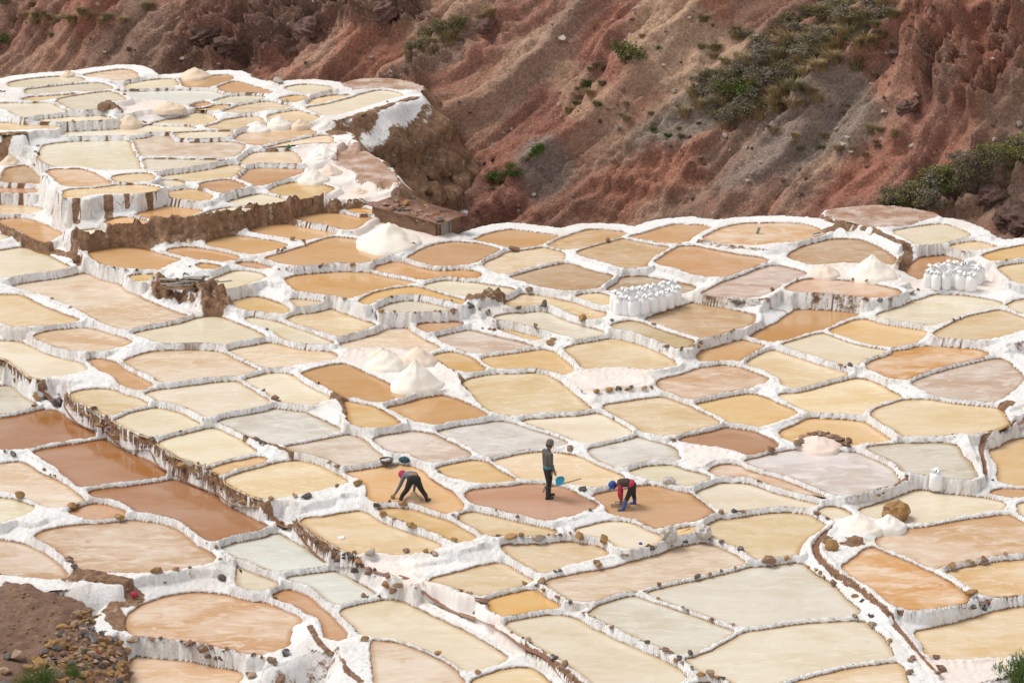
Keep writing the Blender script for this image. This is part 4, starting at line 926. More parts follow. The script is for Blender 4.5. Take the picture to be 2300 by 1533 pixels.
for i, q in enumerate(ponds):
    dist = q.cen[1]
    st = 0.042 if dist < 84 else (0.05 if dist < 97 else 0.07)
    m = 0.85
    lo = q.lo - m; hi = q.hi + m
    gx = np.arange(lo[0], hi[0], st); gy = np.arange(lo[1], hi[1], st)
    X, Y = np.meshgrid(gx, gy); P = np.c_[X.ravel(), Y.ravel()]
    d0 = sdist(q.xy, P)
    sel = (d0 < m) & (d0 > (-0.16 if not q.pad else -1e9))
    Ps = P[sel]
    cand = [q] + [c for c in near_ponds(q.lo - m, q.hi + m, 0.9) if c is not q]
    dm = np.empty((len(cand), len(Ps))); dm[0] = d0[sel]
    keepc = [0]
    for k, c in enumerate(cand[1:], 1):
        bb = np.maximum(np.maximum(c.lo - Ps, Ps - c.hi), 0); far = np.hypot(bb[:, 0], bb[:, 1])
        dm[k] = far + 0.5; s2 = far < 1.0
        if s2.any(): dm[k][s2] = sdist(c.xy, Ps[s2])
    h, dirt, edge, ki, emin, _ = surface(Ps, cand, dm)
    srt = np.sort(dm, 0)
    own = (dm[0] <= srt[0] + 1.6 * st) & (dm[0] < 0.80)
    keep = np.zeros(len(P), bool); keep[np.nonzero(sel)[0][own]] = True
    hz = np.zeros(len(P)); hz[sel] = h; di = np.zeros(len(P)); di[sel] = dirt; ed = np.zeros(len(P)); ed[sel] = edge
    used, Q = cells(len(gx), len(gy), keep)
    org = np.array([q.cen[0], q.cen[1], q.z])
    root = empty('dry_salt_pad' if q.pad else 'salt_pan', tuple(org)); q.root = root
    V = np.c_[P[used], hz[used]]
    mat = MATS['salt_crust'] if not q.pad else (MATS['dry_soil'] if q.kind == 'SOIL' else MATS['dry_salt'])
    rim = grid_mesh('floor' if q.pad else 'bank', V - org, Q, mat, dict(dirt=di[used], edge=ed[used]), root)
    bank_bvh.append((V, Q))
    if not q.pad:
        w = water_mesh('brine', q, root)
        me = w.data; co = np.empty(len(me.vertices) * 3, np.float32); me.vertices.foreach_get('co', co); co = co.reshape(-1, 3) - org; me.vertices.foreach_set('co', co.ravel().astype(np.float32)); me.update()
        c = lin(*TINT[q.kind]); jit = [1 + 0.05 * (rnd.random() - 0.5) * 2 for _ in range(3)]
        gn = GAIN.get(i, (1, 1, 1)); a_ = [min(0.82, c[k] * LIGHT * gn[k]) for k in range(3)]
        w.color = (*a_, min(1.0, max(0.0, CRUST[q.kind] + 0.15 * (rnd.random() - 0.5))))

# ------------------------------------------------------------------ ground between and around the pans, and the scarp where the terraces end
st = 0.14
gx = np.arange(-27, 30, st); gy = np.arange(56, 128, st)
X, Y = np.meshgrid(gx, gy); P = np.c_[X.ravel(), Y.ravel()]
cone = np.full(len(P), 1e9); skirt = np.full(len(P), -1e9); dmin = np.full(len(P), 1e9); inz = np.full(len(P), np.nan)
for q in ponds:
    m = 6.5
    s = (P[:, 0] > q.lo[0] - m) & (P[:, 0] < q.hi[0] + m) & (P[:, 1] > q.lo[1] - m) & (P[:, 1] < q.hi[1] + m)
    id_ = np.nonzero(s)[0]
    if not len(id_): continue
    d = sdist(q.xy[::2], P[id_])
    wn_ = 0.35 * fbm(P[id_, 0] * 0.7, P[id_, 1] * 0.7, 3, 31)
    cone[id_] = np.minimum(cone[id_], q.z + 0.04 + 0.35 * np.maximum(d, 0) + 5.0 * np.maximum(0, d - 0.55))
    edge_w = 0.75 + 0.45 * np.maximum(0, wn_ + 0.2)
    k = np.maximum(0, d - edge_w)
    skirt[id_] = np.maximum(skirt[id_], q.z + 0.03 - 2.1 * k + 0.5 * np.maximum(0, k - 1.4))
    dmin[id_] = np.minimum(dmin[id_], d)
x, y = P[:, 0], P[:, 1]
lumps = 0.10 * fbm(x * 1.3, y * 1.3, 4, 41) + 0.05 * ridged(x * 2.5, y * 2.5, 2, 42)
far = sstep(0.8, 2.0, dmin)
# rocky relief on the scarp itself
crag = far * (0.35 * ridged(x * 0.55, y * 0.55, 3, 44) + 0.22 * fbm(x * 1.9, y * 1.9, 3, 45))
outer = -7.0 + 0.4 * fbm(x * 0.2, y * 0.2, 3, 46)
outer = np.where(y < 95, level_near(np.array([0., 70.])) - 2.5, outer)
gz = np.maximum(np.minimum(cone, np.maximum(skirt, outer)), outer) + lumps * 0.6 + crag
gz = np.where(dmin < 0.30, np.minimum(cone - 0.30, gz - 0.25), gz - 0.02 - 0.12 * sstep(0.70, 0.5, dmin))
GZ = gz.reshape(X.shape); gyy, gxx = np.gradient(GZ, st); gl = np.hypot(gxx, gyy) + 1e-6
steep = (sstep(0.7, 1.6, gl) * far.reshape(X.shape)).ravel()
sx, sy = (-gxx / gl).ravel(), (-gyy / gl).ravel()
along = x * 0.9 - y * 0.5
hd = steep * (0.35 * ridged(along * 0.45, gz * 0.25, 2, 51) + 0.24 * ridged(along * 1.5, gz * 0.5, 2, 52) + 0.14 * fbm(along * 3.2, gz * 3.2, 2, 53))
ground_xyz = np.c_[x + sx * hd, y + sy * hd, gz + 0.25 * steep * fbm(along * 1.1, gz * 1.4, 2, 54)]
Q = cells(len(gx), len(gy), dmin > -0.25)
dirtg = sstep(0.75, 1.15, dmin + 0.5 * fbm(x * 1.1, y * 1.1, 3, 47))
dirtg = np.where(y < 90, dirtg * 0.5, dirtg)
dirtg = np.where(y > 99, sstep(0.45, 0.85, dmin + 0.5 * fbm(x * 1.3, y * 1.3, 3, 48)), dirtg)
# salt runs down over the top of the scarp in tongues
tong = sstep(0.0, 0.45, fbm((x * 0.9 - y * 0.5) * 1.6, gz * 0.25, 3, 49)) * sstep(2.3, 0.9, dmin)
dirtg = np.clip(dirtg - 0.75 * tong, 0, 1)
ground = grid_mesh('ground', ground_xyz[Q[0]], Q[1], MATS['salt_crust'], dict(dirt=dirtg[Q[0]], edge=np.ones(len(Q[0]))))
tag(ground, kind='structure')

# ------------------------------------------------------------------ the red hillside across the ravine
PHI, BETA = R(30), R(41)
hc_ = np.array([math.cos(PHI), -math.sin(PHI), 0.0])                         # along the contour, to the right
hs_ = np.array([math.sin(PHI) * math.cos(BETA), math.cos(PHI) * math.cos(BETA), math.sin(BETA)])   # straight up the slope
hn_ = np.cross(hc_, hs_)
HP0 = np.array([18.0, 106.5, 1.5])
st = 0.125
gu = np.arange(-66, 30, st); gw = np.r_[np.arange(-14, 21, st), np.arange(21, 95, 1.2)]
U, Wd = np.meshgrid(gu, gw); U = U.ravel(); Wd = Wd.ravel()
# erosion runs obliquely down the slope
rdir = np.array([0.5, 1.0]); rdir /= np.linalg.norm(rdir)
al = U * rdir[0] + Wd * rdir[1]; ac = U * rdir[1] - Wd * rdir[0]
acw = ac + 0.9 * fbm(U * 0.12, Wd * 0.12, 3, 61) + 0.25 * fbm(U * 0.6, Wd * 0.6, 2, 62)
disp = 0.9 * ridged(acw * 0.13, al * 0.03, 2, 63) + 0.46 * ridged(acw * 0.42, al * 0.05, 2, 64) + 0.22 * ridged(acw * 1.1, al * 0.055, 2, 65)
disp += 0.35 * fbm(U * 0.25, Wd * 0.25, 4, 66) + 0.055 * fbm(U * 1.6, Wd * 1.6, 3, 67) + 0.13 * ridged(acw * 2.6, al * 0.13, 2, 68)
def hill_px(u, v):
    d = ray(float(u), float(v)); tt = np.dot(HP0 - CAM, hn_) / np.dot(d, hn_); p = CAM + d * tt - HP0
    return np.array([np.dot(p, hc_), np.dot(p, hs_)])
def blob(u, v, ru, rv, rot=0.0):
    """soft elliptical zone of the slope seen around a photo pixel (radii in photo pixels)"""
    c = hill_px(u, v); a = hill_px(u + 40 * math.cos(rot), v - 40 * math.sin(rot)) - c; b = hill_px(u + 40 * math.sin(rot), v + 40 * math.cos(rot)) - c
    M = np.linalg.inv(np.stack([a / 40 * ru, b / 40 * rv], 1))
    q = M @ np.stack([U - c[0], Wd - c[1]])
    r = np.hypot(q[0], q[1]) + 0.35 * fbm(U * 0.45, Wd * 0.45, 3, 71)
    return sstep(1.15, 0.6, r)
crag1 = np.maximum.reduce([blob(560, 110, 190, 75, 0.1), blob(690, 60, 120, 90, 0.6), blob(880, 60, 110, 70)])
crag2 = np.maximum(blob(2150, 210, 95, 190, 0.45), blob(2290, 150, 60, 170))
crag3 = np.maximum(blob(2230, 470, 120, 50, 0.3), blob(950, 250, 60, 60))
crag4 = np.maximum(blob(1080, 130, 120, 90, 0.7), blob(1500, 400, 160, 90, 0.2)) * 0.45
rock = np.clip(crag1 + crag2 + crag3 + crag4, 0, 1)
blocky = np.round(fbm(U * 0.55 + 0.2 * noise2(U * 2, Wd * 2, 77), Wd * 0.8, 2, 78) * 3.2) / 3.2
disp += rock * (0.85 * blocky + 0.38 * ridged(U * 0.9, Wd * 0.7, 3, 79) + 0.22 * ridged(U * 2.3, Wd * 2.1, 2, 80))
disp += crag2 * (0.55 * ridged(U * 1.1, Wd * 0.18, 2, 81)) + 0.5 * crag2
# small ledges everywhere
led = fbm(U * 0.35, Wd * 0.9, 3, 83); disp += 0.11 * sstep(0.08, 0.16, led) - 0.05
col_gain = 1.02
HV = HP0 + U[:, None] * hc_ + Wd[:, None] * hs_ + disp[:, None] * hn_
# colour of the beds: brick red, grey brown, rosy tan
red = np.array(lin(148, 106, 92)); brn = np.array(lin(142, 119, 104)); tan = np.array(lin(184, 155, 131)); drk = np.array(lin(104, 82, 72)); gry = np.array(lin(132, 122, 113)); brt = np.array(lin(157, 108, 90))
f1 = sstep(-0.25, 0.3, fbm(acw * 0.16, al * 0.045, 4, 91)); f2 = sstep(0.05, 0.45, fbm(acw * 0.24 + 9, al * 0.06, 4, 92)); f3 = sstep(0.15, 0.5, fbm(acw * 0.5 + 3, al * 0.12, 4, 93))
def mixc(a, b, f): return a * (1 - f[:, None]) + b * f[:, None]
col = mixc(np.tile(red, (len(U), 1)), np.tile(brn, (len(U), 1)), f1 * 0.85)
col = mixc(col, np.tile(tan, (len(U), 1)), f2 * 0.45)
col = mixc(col, np.tile(brt, (len(U), 1)), f3 * 0.5)
T_ = lambda c: np.tile(c, (len(U), 1))
col = mixc(col, T_(tan), 0.8 * np.maximum(blob(1560, 150, 130, 170, 0.75), blob(1330, 260, 60, 160, 0.75) * 0.7))
col = mixc(col, T_(gry), 0.8 * np.maximum.reduce([blob(1560, 290, 150, 60, 0.6), blob(1780, 380, 150, 90, 0.5), blob(1250, 420, 70, 60, 0.7), blob(1900, 300, 90, 130, 0.6)]))
col = mixc(col, T_(brt), 0.8 * np.maximum.reduce([blob(1470, 430, 190, 60, 0.3), blob(2150, 120, 90, 180, 0.75), blob(1960, 430, 110, 60, 0.6), blob(250, 70, 120, 60, 0.6), blob(870, 130, 90, 70, 0.4), blob(1620, 30, 40, 60, 0.8)]))
col = mixc(col, T_(drk), 0.85 * np.maximum.reduce([crag1, 0.55 * crag2, 0.6 * blob(290, 120, 100, 40, 0.7), 0.5 * crag3]))
col = mixc(col, T_(brt), 0.55 * crag2 * sstep(-0.1, 0.4, fbm(U * 0.8, Wd * 0.8, 3, 95)))
col = mixc(col, T_(red), 0.5 * np.maximum(blob(480, 60, 110, 90, 0.7), blob(130, 90, 160, 80, 0.6)))
nu, nw = len(gu), len(gw)
a = (np.arange(nw - 1)[:, None] * nu + np.arange(nu - 1)[None]).ravel()
HQ = np.stack([a, a + 1, a + nu + 1, a + nu], 1)
hill = grid_mesh('hillside', HV, HQ, MATS['hill_earth'], dict(bed=np.clip(col * col_gain, 0, 0.7)))
tag(hill, kind='structure')
# valley floor far below, so that nothing is open underneath
vf = mesh_obj('terrain', [(-400, -200, -12), (400, -200, -12), (400, 600, -12), (-400, 600, -12)], [(0, 1, 2, 3)], MATS['dry_soil']); tag(vf, kind='structure')

# ------------------------------------------------------------------ sight lines onto what is built
allV = []; allQ = []; base_i = 0
for V, Q in bank_bvh + [(ground_xyz[cells(len(gx), len(gy), dmin > -0.25)[0]], cells(len(gx), len(gy), dmin > -0.25)[1])]:
    allV.append(V); allQ.append(Q + base_i); base_i += len(V)
for q in ponds:
    if q.pad: continue
    n = len(q.xy); allV.append(np.vstack([np.c_[q.xy, np.full(n, q.z)], [[q.cen[0], q.cen[1], q.z]]]))
    k = np.arange(n); allQ.append(np.stack([k, (k + 1) % n, np.full(n, n), np.full(n, n)], 1) + base_i); base_i += n + 1
VV = np.vstack(allV); QQ = np.vstack(allQ)
field_tree = BVHTree.FromPolygons(VV.tolist(), [tuple(dict.fromkeys(r)) for r in QQ.tolist()])
hill_tree = BVHTree.FromPolygons(HV.tolist(), HQ.tolist())
def on(u, v, tree=None):
    d = Vector(ray(float(u), float(v))).normalized(); o = Vector(CAM)
    h1 = field_tree.ray_cast(o, d) if tree in (None, 'field') else (None,) * 4
    h2 = hill_tree.ray_cast(o, d) if tree in (None, 'hill') else (None,) * 4
    if h1[0] is None and h2[0] is None: return Vector(on_field(u, v)), Vector((0, 0, 1))
    if h2[0] is None or (h1[0] is not None and h1[3] < h2[3]): return h1[0], h1[1]
    return h2[0], h2[1]
def drop(x, y):
    h = field_tree.ray_cast(Vector((x, y, 30)), Vector((0, 0, -1)))
    return h[0].z if h[0] is not None else level_near(np.array([x, y]))
def ppm(p):
    """photo pixels per metre at a point"""
    return FOC / float(np.dot(np.array(p) - CAM, FW))

# channel brine, each its own ribbon
for path, wch, lb in zip(CH, CHW, ['long narrow channel of brown brine along the stony bank between the lower pans', 'brown brine channel winding down the broad bank beside the boulder pan',
                                   'thin brine channel along the top of the stained retaining wall', 'thin brown channel curving round the bank of the orange pan', 'thin brown channel along the streaked wall above the lone sack']):
    n = len(path); tg = np.gradient(path, axis=0); tg /= np.linalg.norm(tg, axis=1)[:, None]; nr = np.c_[-tg[:, 1], tg[:, 0]]
    zc = np.array([min(drop(*(path[i] + nr[i] * s)) for s in (-0.02, 0, 0.02)) for i in range(n)])
    for _ in range(3): zc[1:-1] = 0.25 * zc[:-2] + 0.5 * zc[1:-1] + 0.25 * zc[2:]
    V = []; F = []
    for i in range(n):
        for s in (-1, 1): V.append((*(path[i] + nr[i] * s * wch * 1.15), zc[i] + 0.035))
        if i: F.append((2 * i - 2, 2 * i - 1, 2 * i + 1, 2 * i))
    o = mesh_obj('brine_channel', V, F, MATS['channel_brine']); tag(o, lb, 'channel')

# PANLABELS
PADL = ['flat pinkish dry salt platform with stones along its front edge', 'white salt floor carrying three tall salt cones between pans', 'white salt floor in front of the stone hut',
        'salt floor under the row of filled white sacks', 'pinkish salt floor under the cluster of filled sacks', 'salt floor under the tall cream cone above the rosy pan',
        'white salt floor with two low heaps beside the brown cliff top', 'white salt floor with a white and a rosy cone near the cliff edge', 'thin salt floor with a flat tan heap beside the mud wall',
        'pale dry salt slope beside a reddish brown pan', 'dry salt floor under a broad tan heap on the high terrace', 'salt floor under two pale heaps beside the boulder',
        'rosy dry salt floor beside the yellow flowering bush', 'pinkish salt floor beside the long brine channel near a white wall', 'long pinkish salt strip beside the brine channel',
        'rosy bare floor behind the cream pan under the hillside', 'brown earth shoulder between the salt heaps and the cliff', 'brown earth tip of the high terrace by the ravine']
for lb, q in zip(PADL, [q for q in ponds if q.pad]): tag(q.root, lb, 'salt floor' if q.kind == 'PAD' else 'earth bank')

# ------------------------------------------------------------------ stones on the banks
def rock_mesh(name, seed, sub=2, flat=0.7, rough=0.33):
    r_ = random.Random(seed); bm = bmesh.new()
    el = (1.0, r_.uniform(0.7, 1.0), flat * r_.uniform(0.8, 1.25))
    for _ in range({1: 13, 2: 18, 3: 24}[sub]):
        v = Vector((r_.gauss(0, 1), r_.gauss(0, 1), r_.gauss(0, 1))).normalized() * r_.uniform(0.82, 1.1)
        bm.verts.new((v.x * el[0], v.y * el[1], v.z * el[2]))
    res = bmesh.ops.convex_hull(bm, input=bm.verts[:])
    bmesh.ops.delete(bm, geom=[g for g in res['geom_interior'] if isinstance(g, bmesh.types.BMVert)], context='VERTS')
    if sub > 1:
        bmesh.ops.bevel(bm, geom=bm.edges[:], offset=0.03, segments=1, affect='EDGES')
    me = bpy.data.meshes.new(name); bm.to_mesh(me); bm.free()
    return me
ROCKS = {}
def rock_data(mat, k, sub=1):
    key = (mat, k, sub)
    if key not in ROCKS:
        me = rock_mesh('stone', 100 + k * 7 + sub, sub, 0.55 + 0.07 * (k % 5)); me.materials.append(MATS[mat]); ROCKS[key] = me
    return ROCKS[key]
def owner(p):
    best = None; bd = 1e9
    for q in ponds:
        d = float(np.hypot(*np.maximum(np.maximum(q.lo - p[:2], p[:2] - q.hi), 0)))
        if d < min(bd, 1.2):
            d = float(sdist(q.xy, np.array([p[:2]]))[0])
            if d < bd: bd = d; best = q
    return best
def stone_at(p, size, mat, name='stone', parent=None, sub=1, sink=0.25):
    o = bpy.data.objects.new(name, rock_data(mat, rnd.randrange(8), sub)); C.objects.link(o)
    sx = size * rnd.uniform(0.40, 0.62); sy = size * rnd.uniform(0.38, 0.55); sz = size * rnd.uniform(0.36, 0.52)
    o.scale = (sx, sy, sz); o.rotation_euler = (rnd.uniform(-0.3, 0.3), rnd.uniform(-0.3, 0.3), rnd.uniform(0, 6.3))
    loc = Vector(p) + Vector((0, 0, sz * (0.6 - sink)))
    if parent is not None: o.parent = parent; loc = loc - parent.location
    o.location = loc
    return o
LINES = """A3 3.2 m 480,530 760,470 950,440 1150,370 1300,320 1500,310 1780,250
A3 3.0 O 20,190 300,190 500,200 700,190 900,210 1050,260 1150,310 1350,290
A3 2.6 m 650,770 930,740 1060,700 1200,670
A3 2.6 m 1250,690 1550,610 1850,540 2100,470 2290,430
A3 3.2 m 700,830 930,910 1100,990 1250,1060 1400,1130 1560,1220 1680,1300
A3 2.2 m 1350,710 1600,800 1750,860 1900,920 2050,960 2190,1010
A3 1.4 d 2190,1020 1950,1110 1750,1210
A3 4.5 m 1720,1340 1900,1400 2050,1450
A3 2.6 m 270,600 420,640 580,700 730,770
A3 2.6 m 1850,230 2000,260 2150,310 2280,400
A3 2.6 m 1650,60 1850,30 2200,0
A3 2.4 m 60,960 200,1040 340,1110 480,1190 620,1280 760,1380 900,1450
A4 3.5 O 20,390 300,380
A4 2.2 O 1600,470 1850,400 2100,370 2300,340
A4 2.6 m 430,460 700,640 900,760 1000,960 1100,1050 1180,1200 1300,1250 1330,1400
A4 2.8 m 1780,640 1950,710
A4 1.4 m 450,905 870,880
A4 1.8 d 200,1420 700,1310 1150,1250
A4 2.0 m 1300,860 1600,860 1850,820 2050,790
A4 3.0 m 1450,1240 1560,1240 1580,1380
A2 2.8 O 1150,15 1430,110 1600,160 1800,230
A2 3.2 m 660,200 900,320 1200,360 1420,320
A2 4.5 m 1590,590 1700,610 1850,670 2050,750 2150,850
A2 2.6 O 1500,370 1750,330 2000,320
A2 2.2 m 250,495 420,480 720,455
A2 1.8 m 780,780 1000,720 1200,720
A2 4.0 m 1300,640 1500,650
A2 2.6 m 1780,40 1950,120 2150,190
A2 1.8 m 1380,1080 1580,1160 1700,1190 1850,1290
A2 3.5 m 1980,1380 2100,1320 2280,1260
A2 1.4 d 200,710 400,790
A2 3.6 m 330,90 480,180 620,270 760,350 900,430 1050,510 1180,580
A2 3.6 m 520,180 680,260 840,340 960,420 1120,500 1260,580
A2 2.6 m 1700,760 1900,830 2080,960 2280,1090
A2 2.8 m 0,1200 200,1260 260,1330 350,1360
A1 3.2 b 1110,1060 1400,1100 1650,1130 1900,1180 2150,1240
A1 2.6 b 1400,1180 1700,1230 1950,1280
A1 2.6 m 1000,500 1350,500 1650,470 1850,430 1930,400
A1 4.5 m 580,380 640,490
A1 2.6 m 1740,250 1900,330 1960,370
A1 1.8 b 1380,600 1750,630
B1 3.4 m 60,150 220,280 350,350 480,410 620,450 760,510 900,600 1040,690 1200,770 1370,860 1540,950 1700,1040 1850,1120 2000,1220 2150,1300
B1 2.8 d 300,240 480,330 640,390 820,460 980,560 1150,650 1320,740 1480,800 1640,880 1800,980 1950,1060
B1 3.5 O 880,1375 1050,1370 1200,1340
B1 3.0 O 560,1290 700,1280
B1 2.6 O 100,1180 280,1210 370,1260
B1 3.5 m -20,810 200,830
B1 1.8 m 360,960 560,1100 650,1160
B1 2.2 d 1480,645 1620,630
B1 3.5 b 2030,610 2150,690 2250,740
B1 2.0 m 90,460 180,450 320,430
B2 2.8 b 0,680 250,760 400,810
B2 2.2 b 640,850 800,930
B2 3.2 m 190,1215 400,1190 700,1140 1000,1080
B2 1.8 O 1090,1280 1330,1250
B2 1.8 O 1160,1350 1450,1440
B2 3.5 b 650,240 830,330
B2 2.2 m 1620,960 1800,1040
B2 2.6 m 1520,1300 1750,1350 1850,1400
B2 1.6 b 60,250 180,310 280,360
B3 4.5 m 850,300 1100,290 1400,270
B3 2.8 b 30,1320 330,1370
B3 2.8 d 1620,1410 1800,1370 1950,1350 2150,1340
B3 4.5 b 760,1130 860,1150
B3 2.5 m 1720,1110 1820,1090
B3 3.5 m 2180,990 2260,1040
B3 1.6 d 1040,520 1110,540
B3 1.6 d 1330,650 1410,670
B4 2.6 d 0,1080 250,1150
B4 2.6 m 480,1330 620,1380
B4 2.6 m 2130,1100 2270,1110
B4 1.6 d 900,1210 1180,1150
B4 3.0 b 290,690 450,640 620,640 800,720
B4 1.8 m 700,70 820,110
C1 2.2 m 390,810 540,870 680,940
C1 2.6 m 830,560 1100,590 1250,600
C1 1.4 m 790,1020 980,1080
C1 1.6 d 1500,570 1700,560
C2 2.6 m 120,480 350,430 520,360 720,290
C2 2.2 m 160,300 400,340 520,350
C2 3.0 m 560,570 760,545 930,540 1100,510
C2 2.6 m 1150,500 1400,410 1580,360
C2 2.2 b 200,600 480,600
C2 1.8 d 1200,840 1480,800
C2 3.4 d 1740,850 1900,900 2100,950
C2 3.5 m 1100,930 1300,950 1500,960 1860,950
C2 2.2 O 1700,1100 1880,1080 2150,1110
C2 2.2 b 1980,640 2140,620
C2 1.2 m 820,840 1000,900
C3 2.6 O 200,905 300,900 520,880 700,960 850,1000
C3 3.4 m 1650,1280 1800,1230 2000,1150 2250,1070
C3 2.6 m 1500,1250 1600,1290
C3 2.2 m 1850,850 2200,880
C3 2.8 m 150,400 250,410
C3 1.6 m 200,1040 500,1120 750,1190
C3 2.4 O 420,1200 600,1220
C4 2.6 m 110,740 280,690 400,660
C4 2.6 b 1650,430 1900,450
C4 2.6 b 1960,520 2180,510
C4 2.0 m 1560,1070 1750,1000
C4 2.2 m 430,820 720,830 1150,880
C4 2.0 m 820,660 990,700
C4 2.4 m 700,1400 830,1440
C4 3.4 b 1300,770 1400,790
D1 2.4 m 200,640 650,655 1100,640
D1 2.2 d 360,900 400,1000
D1 1.8 O 1190,320 1300,380
D1 2.0 b 880,1310 960,1310
D2 1.8 d 1650,510 1800,480 2010,430
D2 1.4 d 1100,370 1480,350
D2 1.6 d 820,440 1000,480
D2 1.8 d 930,1430 1150,1470
D2 1.6 d 280,510 380,490"""
MIXES = dict(m=('stone_ochre', 'stone_brown', 'stone_dark', 'stone_tan', 'stone_brown'), O=('stone_ochre', 'stone_ochre', 'stone_tan', 'stone_brown'), d=('stone_dark', 'stone_dark', 'stone_brown', 'stone_tan'), b=('stone_brown', 'stone_brown', 'stone_tan', 'stone_dark'))
def sub_path(T, step_px=2.0):
    T = np.array(T); s = np.r_[0, np.cumsum(np.linalg.norm(np.diff(T, axis=0), axis=1))]
    return T, s
n_st = 0
for line in LINES.split('\n'):
    tk = line.split(); tile, dens, mx = tk[0], float(tk[1]), tk[2]
    T, s = sub_path(tpx(tile, [tuple(float(v) for v in q.split(',')) for q in tk[3:]]))
    P = np.array([on(u, v, 'field')[0] for u, v in T]); L = float(np.linalg.norm(np.diff(P, axis=0), axis=1).sum())
    for _ in range(max(1, int(L * dens * 0.85))):
        k = rnd.uniform(0, s[-1]); u = float(np.interp(k, s, T[:, 0])) + rnd.gauss(0, 2.5); v = float(np.interp(k, s, T[:, 1])) + rnd.gauss(0, 2.5)
        p, nr = on(u, v, 'field'); q = owner(np.array(p))
        if q is None: continue
        d = float(sdist(q.xy, np.array([p[:2]]))[0])
        if d < -0.05: continue
        size = min(0.40, 0.075 + 0.05 * rnd.random() + abs(rnd.gauss(0, 0.085)))
        stone_at(p, size, rnd.choice(MIXES[mx]), parent=q.root); n_st += 1
# larger stones one can point at
BIG = """A1 1350 500 110 stone_ochre;A1 1910 565 90 stone_dark;A1 1760 1170 150 stone_brown;A1 2150 1400 150 stone_tan;A1 1620 1120 110 stone_brown;A1 1140 1090 110 stone_tan;A1 640 470 90 stone_dark;A1 600 400 80 stone_brown
A2 1080 345 130 stone_pale;A2 940 340 60 stone_ochre;A2 350 1210 90 stone_dark;A2 235 1270 120 stone_brown;A2 1030 1090 100 stone_ochre;A2 1660 1200 85 stone_ochre;A2 800 420 70 stone_dark;A2 950 500 110 stone_dark;A2 1210 630 110 stone_ochre;A2 1280 660 120 stone_brown;A2 2040 755 120 stone_brown;A2 1810 240 95 stone_ochre;A2 1390 330 80 stone_brown;A2 1020 715 75 stone_brown;A2 50 1390 120 stone_brown;A2 300 1430 150 stone_brown
A3 180 200 130 stone_ochre;A3 270 195 60 stone_brown;A3 770 205 130 stone_ochre;A3 985 230 120 stone_ochre;A3 440 590 95 stone_ochre;A3 940 460 85 stone_ochre;A3 590 720 85 stone_brown;A3 1365 1115 75 stone_dark;A3 1725 1205 85 stone_dark;A3 1665 1290 65 stone_brown;A3 1600 1275 75 stone_ochre;A3 645 1295 95 stone_brown;A3 550 1240 95 stone_dark;A3 1820 1400 80 stone_ochre;A3 1960 1420 80 stone_brown;A3 1890 1380 60 stone_dark;A3 2000 255 75 stone_dark;A3 300 605 75 stone_ochre;A3 1045 980 75 stone_brown;A3 75 195 60 stone_ochre;A3 420 210 130 stone_pale
A4 100 420 150 stone_brown;A4 255 390 90 stone_ochre;A4 1850 695 130 stone_ochre;A4 1680 455 90 stone_ochre;A4 1845 420 85 stone_ochre;A4 1955 410 110 stone_brown;A4 850 890 85 stone_brown;A4 1560 1370 80 stone_brown;A4 640 290 160 stone_ochre;A4 1340 1250 80 stone_brown;A4 1960 830 60 stone_dark;A4 1840 830 60 stone_ochre
B1 320 350 100 stone_ochre;B1 490 400 120 stone_dark;B1 860 585 90 stone_ochre;B1 1010 690 110 stone_ochre;B1 1090 720 80 stone_tan;B1 1565 930 100 stone_ochre;B1 2090 1250 90 stone_ochre;B1 170 1195 130 stone_ochre;B1 620 1290 120 stone_ochre;B1 1030 1375 110 stone_ochre;B1 110 840 80 stone_dark
B2 265 355 110 stone_brown;B2 530 1200 110 stone_dark;B2 795 940 70 stone_brown;B2 430 1195 70 stone_ochre;B2 1190 1360 90 stone_ochre;B2 1360 1255 120 stone_ochre;B2 1135 1280 85 stone_dark;B2 225 1220 60 stone_ochre;B2 970 1085 130 stone_ochre;B2 1430 1450 80 stone_ochre
B3 1105 260 85 stone_brown;B3 1030 290 70 stone_ochre;B3 920 300 70 stone_ochre;B3 1330 280 70 stone_ochre;B3 865 1320 65 stone_brown;B3 690 790 80 stone_brown;B3 1585 715 70 stone_brown;B3 240 1370 60 stone_brown;B3 800 1140 80 stone_dark
B4 1045 1190 60 stone_ochre;B4 120 800 90 stone_brown;B4 2030 1060 45 stone_brown;B4 800 770 70 stone_dark;B4 520 1345 90 stone_brown;B4 610 1390 70 stone_dark
C2 1175 945 85 stone_ochre;C2 1950 915 90 stone_dark;C2 2090 960 65 stone_tan;C2 650 570 50 stone_dark;C2 925 550 60 stone_ochre;C2 190 1110 45 stone_dark
C3 340 755 110 stone_brown;C3 800 1010 100 stone_ochre;C3 210 410 120 stone_brown;C3 1015 340 55 stone_ochre;C3 470 890 90 stone_dark;C3 250 915 80 stone_brown;C3 530 1220 110 stone_ochre;C3 1410 1060 65 stone_ochre;C3 1050 1025 55 stone_brown;C3 40 830 110 stone_brown
C4 835 680 60 stone_ochre;C4 130 770 60 stone_brown;C4 720 1415 45 stone_ochre;C4 1330 790 70 stone_brown
D1 1220 330 45 stone_ochre;D1 1290 375 40 stone_ochre;D1 1495 660 45 stone_brown;D1 360 1105 40 stone_dark;D1 400 905 55 stone_brown;D1 1240 1290 35 stone_brown"""
for item in BIG.replace('\n', ';').split(';'):
    f_ = item.split(); u, v = tpx(f_[0], [(float(f_[1]), float(f_[2]))])[0]; wpx = float(f_[3]) * (500 if f_[0][0] == 'D' else 600) / 2300
    p, nr = on(u, v + wpx * 0.15, 'field'); q = owner(np.array(p))
    if q is None: continue
    stone_at(p, wpx / ppm(p) * 1.05, f_[4], parent=q.root, sub=2); n_st += 1
print('stones', n_st)

